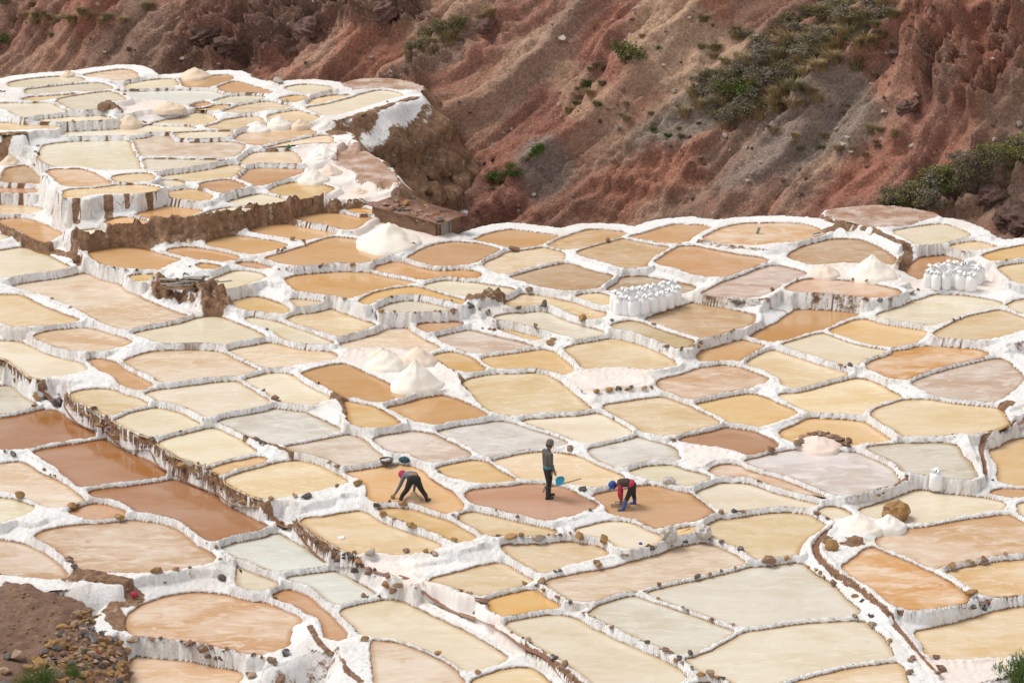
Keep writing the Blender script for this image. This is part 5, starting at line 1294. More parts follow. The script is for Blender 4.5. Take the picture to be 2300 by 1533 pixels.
# ------------------------------------------------------------------ heaps of harvested salt
def heap(u, v, rpx, hpx, tint, label, crust=False, seed=1, group=None):
    """cone of salt: base centre pixel, radius and height in photo pixels"""
    p, _ = on(u, v, 'field'); s = ppm(p); r = rpx / s; h = hpx / s / 1.08; r *= 1.08
    NA, NR = 40, 14; V = []; F = []; z0 = p.z - 0.12
    ph = [rnd.uniform(0, 6.3) for _ in range(6)]
    for j in range(NR + 1):
        k = j / NR
        for a in range(NA):
            an = a / NA * 2 * math.pi
            rr = r * k * (1 + 0.07 * math.sin(2 * an + ph[0]) + 0.05 * math.sin(3 * an + ph[1]) + 0.03 * math.sin(7 * an + ph[2]))
            prof = (1 - k) ** 1.0
            prof = 0.5 * (prof + math.sqrt(prof * prof + 0.006)) if not crust else (1 - k ** 2.2) ** 0.9
            zz = h * (prof - 0.03) + 0.012 * math.sin(11 * k + 3 * an + ph[3])
            if j == NR: zz = -0.15
            V.append((math.cos(an) * rr, math.sin(an) * rr, zz + 0.12))
    for j in range(NR):
        for a in range(NA):
            b = (a + 1) % NA; F.append((j * NA + a, (j + 1) * NA + a, (j + 1) * NA + b, j * NA + b))
    V = np.array(V); V[:, 2] += 0.085 * h * fbm(V[:, 0] * 3 / r + seed, V[:, 1] * 3 / r, 3, 200 + seed); rr_ = np.hypot(V[:, 0], V[:, 1])
    o = mesh_obj('salt_heap', V, F, MATS['heaped_salt']); o.location = (p.x, p.y, z0); o.color = (*lin(*tint), 1)
    tag(o, label, 'salt heap', group); return o
WT, CRM, PNK, TAN_ = (246, 241, 234), (245, 237, 224), (236, 217, 200), (230, 209, 184)
heap(873, 546, 76, 54, CRM, 'big broad cream salt heap in front of the stone hut')
heap(934, 866, 56, 68, CRM, 'tallest cream salt cone of three beside the brown bank', seed=2)
heap(868, 822, 46, 44, CRM, 'rounded cream salt cone left of the tallest of three', seed=3)
heap(940, 812, 42, 42, PNK, 'rosy salt cone behind the tallest of three', seed=4)
heap(858, 800, 34, 24, PNK, 'low rosy salt heap at the back of the three cones', seed=5)
heap(1958, 618, 54, 54, CRM, 'tall pointed cream salt cone beside the curved ochre bank', seed=6)
heap(1852, 614, 34, 26, PNK, 'small rosy salt cone next to the tall pointed cream cone', seed=7)
heap(1926, 1181, 50, 36, CRM, 'broad cream salt heap beside the winding channel', seed=8)
heap(1996, 1179, 36, 30, WT, 'smaller pointed salt heap against the ochre boulder', seed=9)
heap(740, 389, 27, 24, PNK, 'rosy salt cone on the white floor near the cliff edge', seed=10)
heap(704, 404, 34, 30, CRM, 'cream salt cone beside the rosy cone near the cliff edge', seed=11)
heap(724, 345, 30, 24, WT, 'white salt heap behind a small one by the green bundle', seed=12)
heap(712, 354, 22, 16, WT, 'small white salt heap by the green bundle', seed=13)
heap(626, 279, 28, 24, CRM, 'middle cream cone of three heaps on the high terrace', seed=14)
heap(575, 290, 30, 22, WT, 'white heap with a long skirt, first of three on the high terrace', seed=15)
heap(676, 281, 21, 18, TAN_, 'tan cone nearest the cliff of three heaps on the high terrace', seed=16)
heap(437, 170, 36, 22, TAN_, 'tan heap at the far rim of the high terrace', seed=17)
heap(152, 168, 16, 12, TAN_, 'tiny tan heap at the far rim of the high terrace', seed=18)
heap(290, 277, 28, 24, TAN_, 'tan cone beside the narrow yellow pan on the high terrace', seed=19)
heap(378, 242, 34, 16, TAN_, 'broad tan heap on the dry floor of the high terrace', seed=20)
heap(929, 1121, 23, 22, (206, 172, 140), 'small wet heap of salt between the legs of the crimson capped worker', seed=21)
mo = heap(1838, 998, 52, 22, (236, 216, 204), 'low rosy salt mound with a brown crusted rim in the orange pan', False, seed=22)
for k in range(30):
    kk = k / 29; u = 1790 + 116 * kk; v = 996 - 20 * math.sin(math.pi * min(1, kk * 1.1)) + rnd.uniform(-3, 5); p, _ = on(u, v, 'field')
    stone_at(p, rnd.uniform(0.16, 0.34), rnd.choice(('stone_brown', 'stone_brown', 'stone_tan')), 'crust_clod', mo, 2, 0.1)
heap(24, 366, 24, 24, TAN_, 'tan heap under the earth bank at the edge of the high terrace', seed=23)
heap(806, 432, 20, 11, TAN_, 'flat tan heap beside the mud wall near the hut', seed=24)
heap(606, 190, 20, 10, CRM, 'low cream heap beside a pale rock at the terrace rim', seed=25)

# ------------------------------------------------------------------ sacks of salt
def sack_proto(k):
    r_ = random.Random(40 + k); NA, rings = 20, []
    prof = [(0.0, 0.0), (0.185, 0.0), (0.222, 0.04), (0.232, 0.15), (0.228, 0.30), (0.222, 0.42), (0.212, 0.53), (0.175, 0.605), (0.095, 0.645), (0.085, 0.66), (0.14, 0.695), (0.185, 0.725), (0.15, 0.72), (0.05, 0.68)]
    ph = [r_.uniform(0, 6.3) for _ in range(6)]; V = []; F = []
    for j, (r, z) in enumerate(prof):
        for a in range(NA):
            an = a / NA * 2 * math.pi
            if j < 8: k1 = 1 + 0.05 * math.sin(2 * an + ph[0] + z * 3) + 0.03 * math.sin(5 * an + ph[1] + z * 9)
            else: k1 = 1 + 0.28 * math.sin(4 * an + ph[2]) + 0.15 * math.sin(7 * an + ph[3])
            zz = z + (0.05 * math.sin(3 * an + ph[4]) if j >= 10 else 0.006 * math.sin(6 * an + ph[5]) * (j > 1))
            V.append((math.cos(an) * r * k1 * 1.08, math.sin(an) * r * k1 * 0.92, zz))
    for j in range(len(prof) - 1):
        for a in range(NA):
            b = (a + 1) % NA; F.append((j * NA + a, j * NA + b, (j + 1) * NA + b, (j + 1) * NA + a))
    lo = 8
    body = ([v for v in V[:(lo + 1) * NA]], [f for f in F if max(f) < (lo + 1) * NA]); nk = lo * NA
    neck = (V[nk:], [tuple(i - nk for i in f) for f in F if min(f) >= nk])
    out = []
    for nm, (vv, ff) in (('body', body), ('gathered_top', neck)):
        me = bpy.data.meshes.new(nm); me.from_pydata(vv, [], ff); me.polygons.foreach_set('use_smooth', [True] * len(ff)); me.materials.append(MATS['sack_weave']); out.append(me)
    return out
SACKS = [sack_proto(k) for k in range(4)]
def sack(u, v, hpx, label, group):
    p, _ = on(u, v, 'field'); sc = hpx / ppm(p) / 0.76
    root = empty('salt_sack', (p.x, p.y, p.z - 0.03), rnd.uniform(0, 6.3)); root.scale = (sc * rnd.uniform(0.94, 1.05),) * 2 + (sc,)
    root.rotation_euler = (rnd.uniform(-0.05, 0.05), rnd.uniform(-0.05, 0.05), root.rotation_euler[2])
    for me in SACKS[rnd.randrange(4)]:
        o = bpy.data.objects.new(me.name, me); C.objects.link(o); o.parent = root
    tag(root, label, 'sack', group)
for x, y in [(1110, 972), (1180, 978), (1245, 983), (1325, 968), (1400, 950), (1470, 938), (1545, 916), (1605, 890)]:
    u, v = tpx('C3', [(x, y)])[0]; sack(u, v, 44, 'filled white sack in the front row of the long sack line', 'front sacks of the long line')
for x, y in [(1075, 935), (1140, 915), (1215, 905), (1290, 900), (1365, 885), (1440, 872), (1510, 855), (1575, 838)]:
    u, v = tpx('C3', [(x, y)])[0]; sack(u, v, 45, 'filled white sack standing behind the front row of the long sack line', 'rear sacks of the long line')
for x, y in [(1475, 745), (1540, 757), (1630, 757), (1690, 738), (1755, 757), (1840, 768), (1885, 722), (1912, 695)]:
    u, v = tpx('C4', [(x, y)])[0]; sack(u, v, 42, 'filled white sack in the front of the compact sack cluster', 'front sacks of the cluster')
for x, y in [(1520, 700), (1590, 690), (1660, 668), (1730, 680), (1790, 672), (1850, 660)]:
    u, v = tpx('C4', [(x, y)])[0]; sack(u, v, 43, 'filled white sack at the back of the compact sack cluster', 'rear sacks of the cluster')
u, v = tpx('B4', [(1540, 1138)])[0]; sack(u, v, 49, 'lone filled white sack standing on the bank by the streaked wall', None)

# ------------------------------------------------------------------ boulder, soil mound and cobble face at the corner
def rock_thing(u, v, wpx, mat, label, name='boulder', cat='rock', tree='field', hk=0.8, group=None, sub=3):
    p, nr = on(u, v, tree); w = wpx / ppm(p)
    o = bpy.data.objects.new(name, rock_data(mat, rnd.randrange(8), sub)); C.objects.link(o)
    o.scale = (w * 0.58, w * 0.5, w * hk * 0.75); o.rotation_euler = (rnd.uniform(-.2, .2), rnd.uniform(-.2, .2), rnd.uniform(0, 6.3)); o.location = (p.x, p.y, p.z + w * hk * 0.22)
    tag(o, label, cat, group); return o
rock_thing(625, 187, 26, 'stone_pale', 'pale rounded rock at the far rim of the high terrace')
rock_thing(232, 244, 34, 'stone_brown', 'brown rugged rock at the end of the dry floor on the high terrace')

mz = at_z(60., 1400., -0.5)
MP = [(-160, 1300), (-60, 1288), (20, 1283), (60, 1288), (110, 1300), (150, 1312), (185, 1330), (205, 1350), (230, 1375), (262, 1410), (295, 1440), (308, 1475), (300, 1520), (290, 1600), (-160, 1650)]
zb = min(drop(*at_z(200., 1370., -1.5)[:2]), -0.8)
pl = []
for (u, v) in MP: pl.append(at_z(float(u), float(v), -1.0)[:2])
mp_xy = resample(chaikin(np.array(pl), 2), 0.2)
st2 = 0.05; lo = mp_xy.min(0) - 0.3; hi = mp_xy.max(0) + 0.3
gx2 = np.arange(lo[0], hi[0], st2); gy2 = np.arange(lo[1], hi[1], st2); X2, Y2 = np.meshgrid(gx2, gy2); P2 = np.c_[X2.ravel(), Y2.ravel()]
d2 = sdist(mp_xy, P2) + 0.15 * fbm(P2[:, 0] * 0.9, P2[:, 1] * 0.9, 3, 301)
zt = -1.0 + 0.16 * fbm(P2[:, 0] * 0.6, P2[:, 1] * 0.6, 4, 302) + 0.05 * fbm(P2[:, 0] * 3, P2[:, 1] * 3, 3, 303)
zt = zt + 0.35 * sstep(0, -1.6, d2) - np.maximum(0, d2 + 0.25) * 2.6
keep = d2 < 0.30
used2, Q2 = cells(len(gx2), len(gy2), keep)
mV = np.c_[P2, zt][used2]
morg = np.array([mp_xy.mean(0)[0], mp_xy.mean(0)[1], -1.2])
mound = empty('soil_mound', tuple(morg)); tag(mound, 'dark brown soil mound with a cobbled slope beside the round rosy pan', 'earth mound')
t = NT('mound_soil'); p = t.world()
t.base(t.mix(t.noise(p, 3.0, 7, 0.72), (0.085, 0.046, 0.03), (0.34, 0.20, 0.13))); t.rough(0.97); t.bump(t.noise(p, 9, 7, 0.75), 0.08, 1.0)
grid_mesh('soil', mV - morg, Q2, MATS['mound_soil'], None, mound)
mtree = BVHTree.FromPolygons(mV.tolist(), Q2.tolist())
def on_mound(u, v):
    h = mtree.ray_cast(Vector(CAM), Vector(ray(float(u), float(v))).normalized()); return h[0]
def in_tri(u, v): return in_poly(np.array([(150, 1395), (212, 1345), (240, 1380), (300, 1440), (308, 1500), (290, 1545), (90, 1545), (60, 1500), (100, 1450)]), np.array([u]), np.array([v]))[0]
cnt = 0
for k in range(1600):
    u = rnd.uniform(50, 312); v = rnd.uniform(1340, 1545)
    if not in_tri(u, v): continue
    p = on_mound(u, v)
    if p is None: continue
    stone_at(p, rnd.uniform(0.13, 0.34), rnd.choice(('stone_ochre', 'stone_ochre', 'stone_ochre', 'stone_brown', 'stone_dark', 'stone_tan')), 'cobble', mound, sub=1, sink=0.35); cnt += 1
    if cnt > 290: break
for (u, v, w_) in [(143, 1410, 28), (137, 1428, 24), (116, 1448, 28), (98, 1468, 26), (42, 1480, 34), (15, 1510, 36), (60, 1500, 24), (212, 1360, 20), (222, 1375, 24), (20, 1478, 30), (88, 1495, 34), (5, 1540, 40)]:
    p = on_mound(u, v)
    if p: stone_at(p, w_ / ppm(p) * 1.1, rnd.choice(('stone_ochre', 'stone_ochre', 'stone_tan', 'stone_dark')), 'cobble', mound, sub=2, sink=0.2)

for k in range(140):
    p = on_mound(rnd.uniform(0, 215), rnd.uniform(1295, 1480))
    if p: stone_at(p, rnd.uniform(0.05, 0.13), rnd.choice(('stone_brown', 'stone_brown', 'stone_tan', 'stone_ochre')), 'clod', mound, sub=1, sink=0.4)

# ------------------------------------------------------------------ small builders
def box_obj(name, size, loc, rot, mat, parent=None, bevel=0.006):
    bm = bmesh.new(); bmesh.ops.create_cube(bm, size=1.0); bmesh.ops.scale(bm, vec=size, verts=bm.verts[:])
    if bevel: bmesh.ops.bevel(bm, geom=bm.edges[:], offset=min(bevel, min(size) * 0.3), segments=1, affect='EDGES')
    o = bm_obj(name, bm, MATS[mat], parent); o.location = loc; o.rotation_euler = rot; return o
def tube(P, Rr, seg=8, close=True):
    """verts, faces of a tube along points P with radii Rr"""
    P = [Vector(p) for p in P]; V = []; F = []; up = Vector((0.13, 0.31, 0.94)).normalized()
    for i, p in enumerate(P):
        t_ = (P[min(i + 1, len(P) - 1)] - P[max(i - 1, 0)]).normalized()
        a = t_.cross(up).normalized() if abs(t_.dot(up)) < 0.98 else t_.cross(Vector((1, 0, 0))).normalized(); b = t_.cross(a)
        for k in range(seg):
            an = 2 * math.pi * k / seg; V.append(p + (a * math.cos(an) + b * math.sin(an)) * Rr[i])
        if i:
            for k in range(seg): F.append(((i - 1) * seg + k, (i - 1) * seg + (k + 1) % seg, i * seg + (k + 1) % seg, i * seg + k))
    if close: F.append(tuple(range(seg))[::-1]); F.append(tuple((len(P) - 1) * seg + k for k in range(seg)))
    return V, F
def rod(name, P, r, mat, parent=None, seg=8):
    V, F = tube(P, [r] * len(P) if np.isscalar(r) else r, seg); return mesh_obj(name, V, F, MATS[mat], parent)
def lathe(prof, seg=24, jit=0.0):
    V = []; F = []
    for r, z in prof:
        for k in range(seg):
            an = 2 * math.pi * k / seg; V.append((r * math.cos(an), r * math.sin(an), z))
    for j in range(len(prof) - 1):
        for k in range(seg): F.append((j * seg + k, j * seg + (k + 1) % seg, (j + 1) * seg + (k + 1) % seg, (j + 1) * seg + k))
    return V, F

# ------------------------------------------------------------------ people
def capsule(bm, p1, r1, p2, r2, seg=12):
    p1, p2 = Vector(p1), Vector(p2); ax = (p2 - p1); L = ax.length
    ax = ax.normalized() if L > 1e-6 else Vector((0, 0, 1))
    pts = []; 
    for k in range(4): a = (k + 0.05) / 4 * math.pi / 2; pts.append((-r1 * math.cos(a), r1 * math.sin(a)))
    pts.append((0, r1)); pts.append((L, r2))
    for k in range(1, 5): a = k / 4.05 * math.pi / 2; pts.append((L + r2 * math.sin(a), r2 * math.cos(a)))
    a_ = ax.orthogonal().normalized(); b_ = ax.cross(a_); rings = []
    for x, r in pts:
        rings.append([bm.verts.new(p1 + ax * x + (a_ * math.cos(2 * math.pi * k / seg) + b_ * math.sin(2 * math.pi * k / seg)) * r) for k in range(seg)])
    for i in range(len(rings) - 1):
        for k in range(seg): bm.faces.new((rings[i][k], rings[i][(k + 1) % seg], rings[i + 1][(k + 1) % seg], rings[i + 1][k]))
    bm.faces.new(rings[0][::-1]); bm.faces.new(rings[-1])
def person(loc, rz, caps, hands, head, label):
    """caps: (p1, r1, p2, r2, material); one continuous skin is grown round all of them"""
    root = empty('person', loc, rz); tag(root, label, 'person')
    bm = bmesh.new()
    for c in caps: capsule(bm, *c[:4])
    bmesh.ops.recalc_face_normals(bm, faces=bm.faces[:])
    me = bpy.data.meshes.new('body'); bm.to_mesh(me); bm.free()
    o = bpy.data.objects.new('body', me); C.objects.link(o)
    md = o.modifiers.new('r', 'REMESH'); md.mode = 'VOXEL'; md.voxel_size = 0.014
    ms = o.modifiers.new('s', 'SMOOTH'); ms.factor = 0.5; ms.iterations = 4
    dg = bpy.context.evaluated_depsgraph_get(); me2 = bpy.data.meshes.new_from_object(o.evaluated_get(dg)); o.modifiers.clear()
    o.data = me2; me2.name = 'body'; bpy.data.meshes.remove(me)
    # fingers: five separate bent chains per hand, added to the same skin
    bm = bmesh.new(); bm.from_mesh(me2)
    for wrist, palm, side in hands:
        w_, p_ = Vector(wrist), Vector(palm); d = (p_ - w_).normalized(); s = Vector(side).normalized(); curl = d.cross(s).normalized()
        for k in range(5):
            if k == 4: q0 = w_ + d * 0.02 + s * 0.03; q1 = q0 + (d * 0.5 + s * 0.8).normalized() * 0.035; q2 = q1 + (d * 0.9 + curl * 0.4).normalized() * 0.03; r0 = 0.0105
            else:
                off = (k - 1.5) * 0.019; ln = (0.036, 0.042, 0.039, 0.030)[k]
                q0 = p_ + s * off; q1 = q0 + (d + curl * 0.35).normalized() * ln; q2 = q1 + (d * 0.6 + curl * 0.8).normalized() * ln * 0.85; r0 = 0.0092
            V, F = tube([q0 - d * 0.02, q0, q1, q2], [r0, r0, r0 * 0.9, r0 * 0.7], 6); vb = [bm.verts.new(v) for v in V]
            for f in F: bm.faces.new([vb[i] for i in f])
    bm.to_mesh(me2); bm.free()
    names = []
    for c in caps:
        if c[4] not in names: names.append(c[4])
    me2.materials.clear()
    for n_ in names: me2.materials.append(MATS[n_])
    co = np.empty(len(me2.polygons) * 3); me2.polygons.foreach_get('center', co); co = co.reshape(-1, 3)
    best = np.full(len(co), 1e9); idx = np.zeros(len(co), int)
    for c in caps:
        a, b = np.array(c[0], float), np.array(c[2], float); ab = b - a; tt = np.clip(((co - a) @ ab) / (ab @ ab + 1e-9), 0, 1)
        d = np.linalg.norm(co - a - tt[:, None] * ab, axis=1) - (c[1] + (c[3] - c[1]) * tt); m_ = d < best; best[m_] = d[m_]; idx[m_] = names.index(c[4])
    for wrist, palm, side in hands:
        m_ = np.linalg.norm(co - np.array(palm), axis=1) < 0.115; idx[m_ & (np.linalg.norm(co - np.array(wrist), axis=1) > 0.02)] = names.index('skin')
    me2.polygons.foreach_set('material_index', idx.astype(np.int32)); me2.polygons.foreach_set('use_smooth', np.ones(len(idx), bool)); me2.update()
    o.parent = root
    # face: nose, ears, eyes, hair/hat as children
    hc, fd, hu, hat, hatmat = head; hc = Vector(hc); fd = Vector(fd).normalized(); hu = Vector(hu).normalized(); sd = fd.cross(hu).normalized()
    V, F = tube([hc + fd * 0.075 + hu * 0.03, hc + fd * 0.115 - hu * 0.015, hc + fd * 0.085 - hu * 0.03], [0.008, 0.014, 0.008], 6); mesh_obj('nose', V, F, MATS['skin'], root)
    for s_ in (-1, 1):
        V, F = tube([hc + sd * s_ * 0.078 + hu * 0.02, hc + sd * s_ * 0.092 - fd * 0.01, hc + sd * s_ * 0.080 - hu * 0.025], [0.012, 0.018, 0.010], 6); mesh_obj('ear', V, F, MATS['skin'], root)
        V, F = tube([hc + sd * s_ * 0.034 + fd * 0.076 + hu * 0.012, hc + sd * s_ * 0.034 + fd * 0.090 + hu * 0.012], [0.012, 0.008], 6); mesh_obj('eye', V, F, MATS['hair'], root)
    V, F = tube([hc + fd * 0.078 - hu * 0.052 - sd * 0.022, hc + fd * 0.088 - hu * 0.052, hc + fd * 0.078 - hu * 0.052 + sd * 0.022], [0.004, 0.007, 0.004], 5); mesh_obj('mouth', V, F, MATS['crimson_cloth'], root)
    V, F = lathe([(0.098, -0.045), (0.102, 0.0), (0.098, 0.05), (0.075, 0.09), (0.03, 0.112), (0.002, 0.114)], 18)
    M = Matrix((sd, fd, hu)).transposed().to_4x4()
    ho = mesh_obj('hair', [hc - fd * 0.012 + hu * 0.005 + (M.to_3x3() @ Vector((v[0] * 0.98, v[1] * 0.98 if v[1] < 0 else v[1] * 0.8, v[2] * 0.95))) for v in V], F, MATS['hair'], root)
    prof = {'knit': [(0.107, -0.005), (0.115, 0.01), (0.113, 0.035), (0.108, 0.04), (0.108, 0.08), (0.088, 0.125), (0.045, 0.150), (0.002, 0.154)],
            'cap': [(0.108, 0.0), (0.112, 0.02), (0.110, 0.07), (0.085, 0.11), (0.04, 0.128), (0.002, 0.130)],
            'scarf': [(0.098, -0.09), (0.112, -0.04), (0.115, 0.02), (0.112, 0.07), (0.085, 0.115), (0.04, 0.132), (0.002, 0.134)]}[hat]
    V, F = lathe(prof, 20); o2 = mesh_obj('cap' if hat != 'knit' else 'knitted_hat', [hc - fd * 0.005 + hu * 0.03 + (M.to_3x3() @ Vector(v)) for v in V], F, MATS[hatmat], root)
    if hat == 'cap':
        V = []; F = []
        for k in range(9):
            an = math.pi * (k / 8 - 0.5); 
            for r in (0.10, 0.17): V.append(hc + hu * (0.035 - (r - 0.1) * 0.3) + sd * math.sin(an) * r * 0.85 + fd * math.cos(an) * r)
            if k: F.append((2 * k - 2, 2 * k - 1, 2 * k + 1, 2 * k))
        pk = mesh_obj('peak', V, F, MATS[hatmat], o2); sm_ = pk.modifiers.new('s', 'SOLIDIFY'); sm_.thickness = 0.008
    return root

def stand(u, v):
    p, _ = on(u, v, 'field'); return p
# standing man, seen from behind and the side, blue basin in his near hand
pm = stand(1231, 1117)
caps = []
T_, K_, Sk, Bt = 'dark_trousers', 'knit_grey', 'skin', 'black_rubber'
for s, fx in ((-1, -0.07), (1, 0.09)):
    caps += [((0, s * 0.085, 0.86), 0.105, (fx * 0.5 + 0.02, s * 0.095, 0.47), 0.075, T_), ((fx * 0.5 + 0.02, s * 0.095, 0.47), 0.072, (fx * 0.8, s * 0.10, 0.30), 0.068, T_),
             ((fx * 0.8, s * 0.10, 0.36), 0.072, (fx, s * 0.10, 0.08), 0.055, Bt), ((fx - 0.03, s * 0.10, 0.045), 0.048, (fx + 0.15, s * 0.115, 0.038), 0.042, Bt)]
caps += [((-0.01, -0.06, 0.88), 0.115, (-0.01, 0.06, 0.88), 0.115, T_), ((-0.01, -0.06, 0.965), 0.118, (-0.01, 0.06, 0.965), 0.118, 'blue_shirt'),
         ((-0.01, -0.055, 1.04), 0.125, (-0.02, -0.07, 1.30), 0.115, K_), ((-0.01, 0.055, 1.04), 0.125, (-0.02, 0.07, 1.30), 0.115, K_), ((-0.02, -0.13, 1.355), 0.075, (-0.02, 0.13, 1.355), 0.075, K_),
         ((-0.01, 0, 1.36), 0.085, (0.015, 0, 1.46), 0.06, K_), ((0.01, 0, 1.42), 0.052, (0.03, 0, 1.50), 0.05, Sk),
         ((0.04, 0, 1.545), 0.082, (0.05, 0, 1.60), 0.085, Sk), ((0.065, 0, 1.50), 0.045, (0.07, 0, 1.53), 0.05, Sk),
         ((-0.02, -0.19, 1.36), 0.068, (-0.03, -0.235, 1.10), 0.055, K_), ((-0.03, -0.235, 1.10), 0.054, (0.06, -0.235, 0.88), 0.042, K_), ((0.06, -0.235, 0.89), 0.03, (0.085, -0.235, 0.815), 0.030, Sk),
         ((-0.02, 0.19, 1.36), 0.068, (0.0, 0.235, 1.10), 0.055, K_), ((0.0, 0.235, 1.10), 0.054, (0.16, 0.19, 0.93), 0.042, K_), ((0.16, 0.19, 0.94), 0.03, (0.215, 0.175, 0.89), 0.030, Sk)]
YAW = R(28)
man = person(pm + Vector((0, 0, -0.02)), YAW, caps, [((0.06, -0.235, 0.88), (0.088, -0.235, 0.80), (1, 0, 0.2)), ((0.16, 0.19, 0.93), (0.22, 0.175, 0.885), (0, 1, 0.1))],
             ((0.045, 0, 1.575), (1, -0.12, -0.18), (0.18, 0, 1), 'knit', 'hat_grey'), 'standing worker in grey jacket and knitted hat holding a blue basin')
def loc_to_world(root, p): return Matrix.Rotation(root.rotation_euler[2], 4, 'Z') @ Vector(p) + root.location
hb_ = loc_to_world(man, (0.11, -0.26, 0.75))
V, F = lathe([(0.002, 0.0), (0.115, 0.0), (0.125, 0.012), (0.165, 0.115), (0.182, 0.12), (0.180, 0.126), (0.160, 0.120), (0.118, 0.018), (0.002, 0.012)], 28)
bas = mesh_obj('basin', V, F, MATS['blue_plastic']); tag(bas, 'light blue plastic basin hanging from the standing worker\'s hand', 'basin')
bas.rotation_euler = (R(100), R(20), R(35)); bas.location = hb_ + Vector((0.06, -0.03, -0.10)); bas.scale = (0.82, 0.82, 0.82)
pole = empty('rake', tuple(loc_to_world(man, (0.22, 0.17, 0.88)))); tag(pole, 'long wooden rake carried low behind the standing worker', 'tool')
a_ = Vector((-0.28, 0.12, -0.62)); b_ = Vector((0.72, 0.05, -0.33))
a_ = Vector(at_z(*tpx('B3', [(470, 1140)])[0], pm.z + 0.30)) - pole.location; b_ = Vector(at_z(*tpx('B3', [(788, 1050)])[0], pm.z + 0.62)) - pole.location
mid = (a_ + b_) / 2
V, F = tube([a_, mid, b_], [0.02, 0.02, 0.018], 8); mesh_obj('handle', V, F, MATS['pale_wood'], pole)
box_obj('head', (0.05, 0.03, 0.24), a_, (0.2, 0.3, 0.1), 'old_wood', pole)

# bending worker with a crimson head cloth, seen from behind
p1 = stand(930, 1124)
G_, D_ = 'sweater_bluegrey', 'dark_trousers'
caps = [((-0.075, 0.0, 0.66), 0.125, (0.075, 0.0, 0.66), 0.125, D_), ((-0.09, 0.0, 0.62), 0.11, (-0.20, -0.02, 0.36), 0.078, D_), ((-0.20, -0.02, 0.36), 0.076, (-0.34, 0.0, 0.16), 0.06, D_), ((-0.33, 0.0, 0.18), 0.062, (-0.37, 0.0, 0.06), 0.052, 'black_rubber'), ((-0.37, -0.02, 0.04), 0.045, (-0.40, 0.13, 0.035), 0.038, 'black_rubber'),
        ((0.09, 0.0, 0.62), 0.11, (0.20, 0.0, 0.38), 0.078, D_), ((0.20, 0.0, 0.38), 0.076, (0.33, -0.03, 0.18), 0.06, D_), ((0.32, -0.03, 0.22), 0.064, (0.365, -0.05, 0.07), 0.052, 'black_rubber'), ((0.365, -0.06, 0.04), 0.045, (0.44, 0.08, 0.035), 0.038, 'black_rubber'),
        ((-0.06, 0.07, 0.745), 0.085, (0.05, 0.07, 0.745), 0.085, Sk), ((-0.08, 0.14, 0.735), 0.105, (-0.22, 0.30, 0.68), 0.10, G_), ((0.02, 0.14, 0.735), 0.105, (-0.12, 0.36, 0.68), 0.10, G_), ((-0.27, 0.28, 0.66), 0.07, (-0.10, 0.42, 0.66), 0.07, G_),
        ((-0.21, 0.37, 0.66), 0.052, (-0.27, 0.44, 0.62), 0.05, Sk), ((-0.29, 0.46, 0.60), 0.082, (-0.33, 0.50, 0.575), 0.082, Sk),
        ((-0.29, 0.28, 0.64), 0.062, (-0.40, 0.24, 0.38), 0.052, G_), ((-0.40, 0.24, 0.38), 0.050, (-0.53, 0.20, 0.16), 0.036, G_), ((-0.53, 0.20, 0.16), 0.028, (-0.57, 0.19, 0.09), 0.028, Sk),
        ((-0.09, 0.42, 0.64), 0.062, (0.02, 0.30, 0.42), 0.052, G_), ((0.02, 0.30, 0.42), 0.048, (-0.01, 0.18, 0.20), 0.034, G_), ((-0.01, 0.18, 0.20), 0.028, (-0.015, 0.16, 0.12), 0.028, Sk)]
person(p1 + Vector((0, 0, -0.02)), 0.0, caps, [((-0.53, 0.20, 0.16), (-0.575, 0.19, 0.085), (0, 1, 0)), ((-0.01, 0.18, 0.20), (-0.015, 0.155, 0.115), (1, 0, 0))],
       ((-0.31, 0.48, 0.59), (-0.35, 0.45, -0.8), (-0.5, 0.6, 0.45), 'scarf', 'crimson_cloth'), 'worker in crimson head cloth bent double over a small salt heap')
tr = p1 + Vector((-0.60, 0.16, 0.0))
so = empty('hand_scoop', tuple(tr)); tag(so, 'small wooden scoop in the reaching hand of the crimson capped worker', 'tool')
box_obj('blade', (0.14, 0.02, 0.12), (0, 0, 0.06), (0.3, 0.2, 0.4), 'pale_wood', so); rod('grip', [(0, 0, 0.09), (0.02, 0.02, 0.16)], 0.012, 'pale_wood', so)

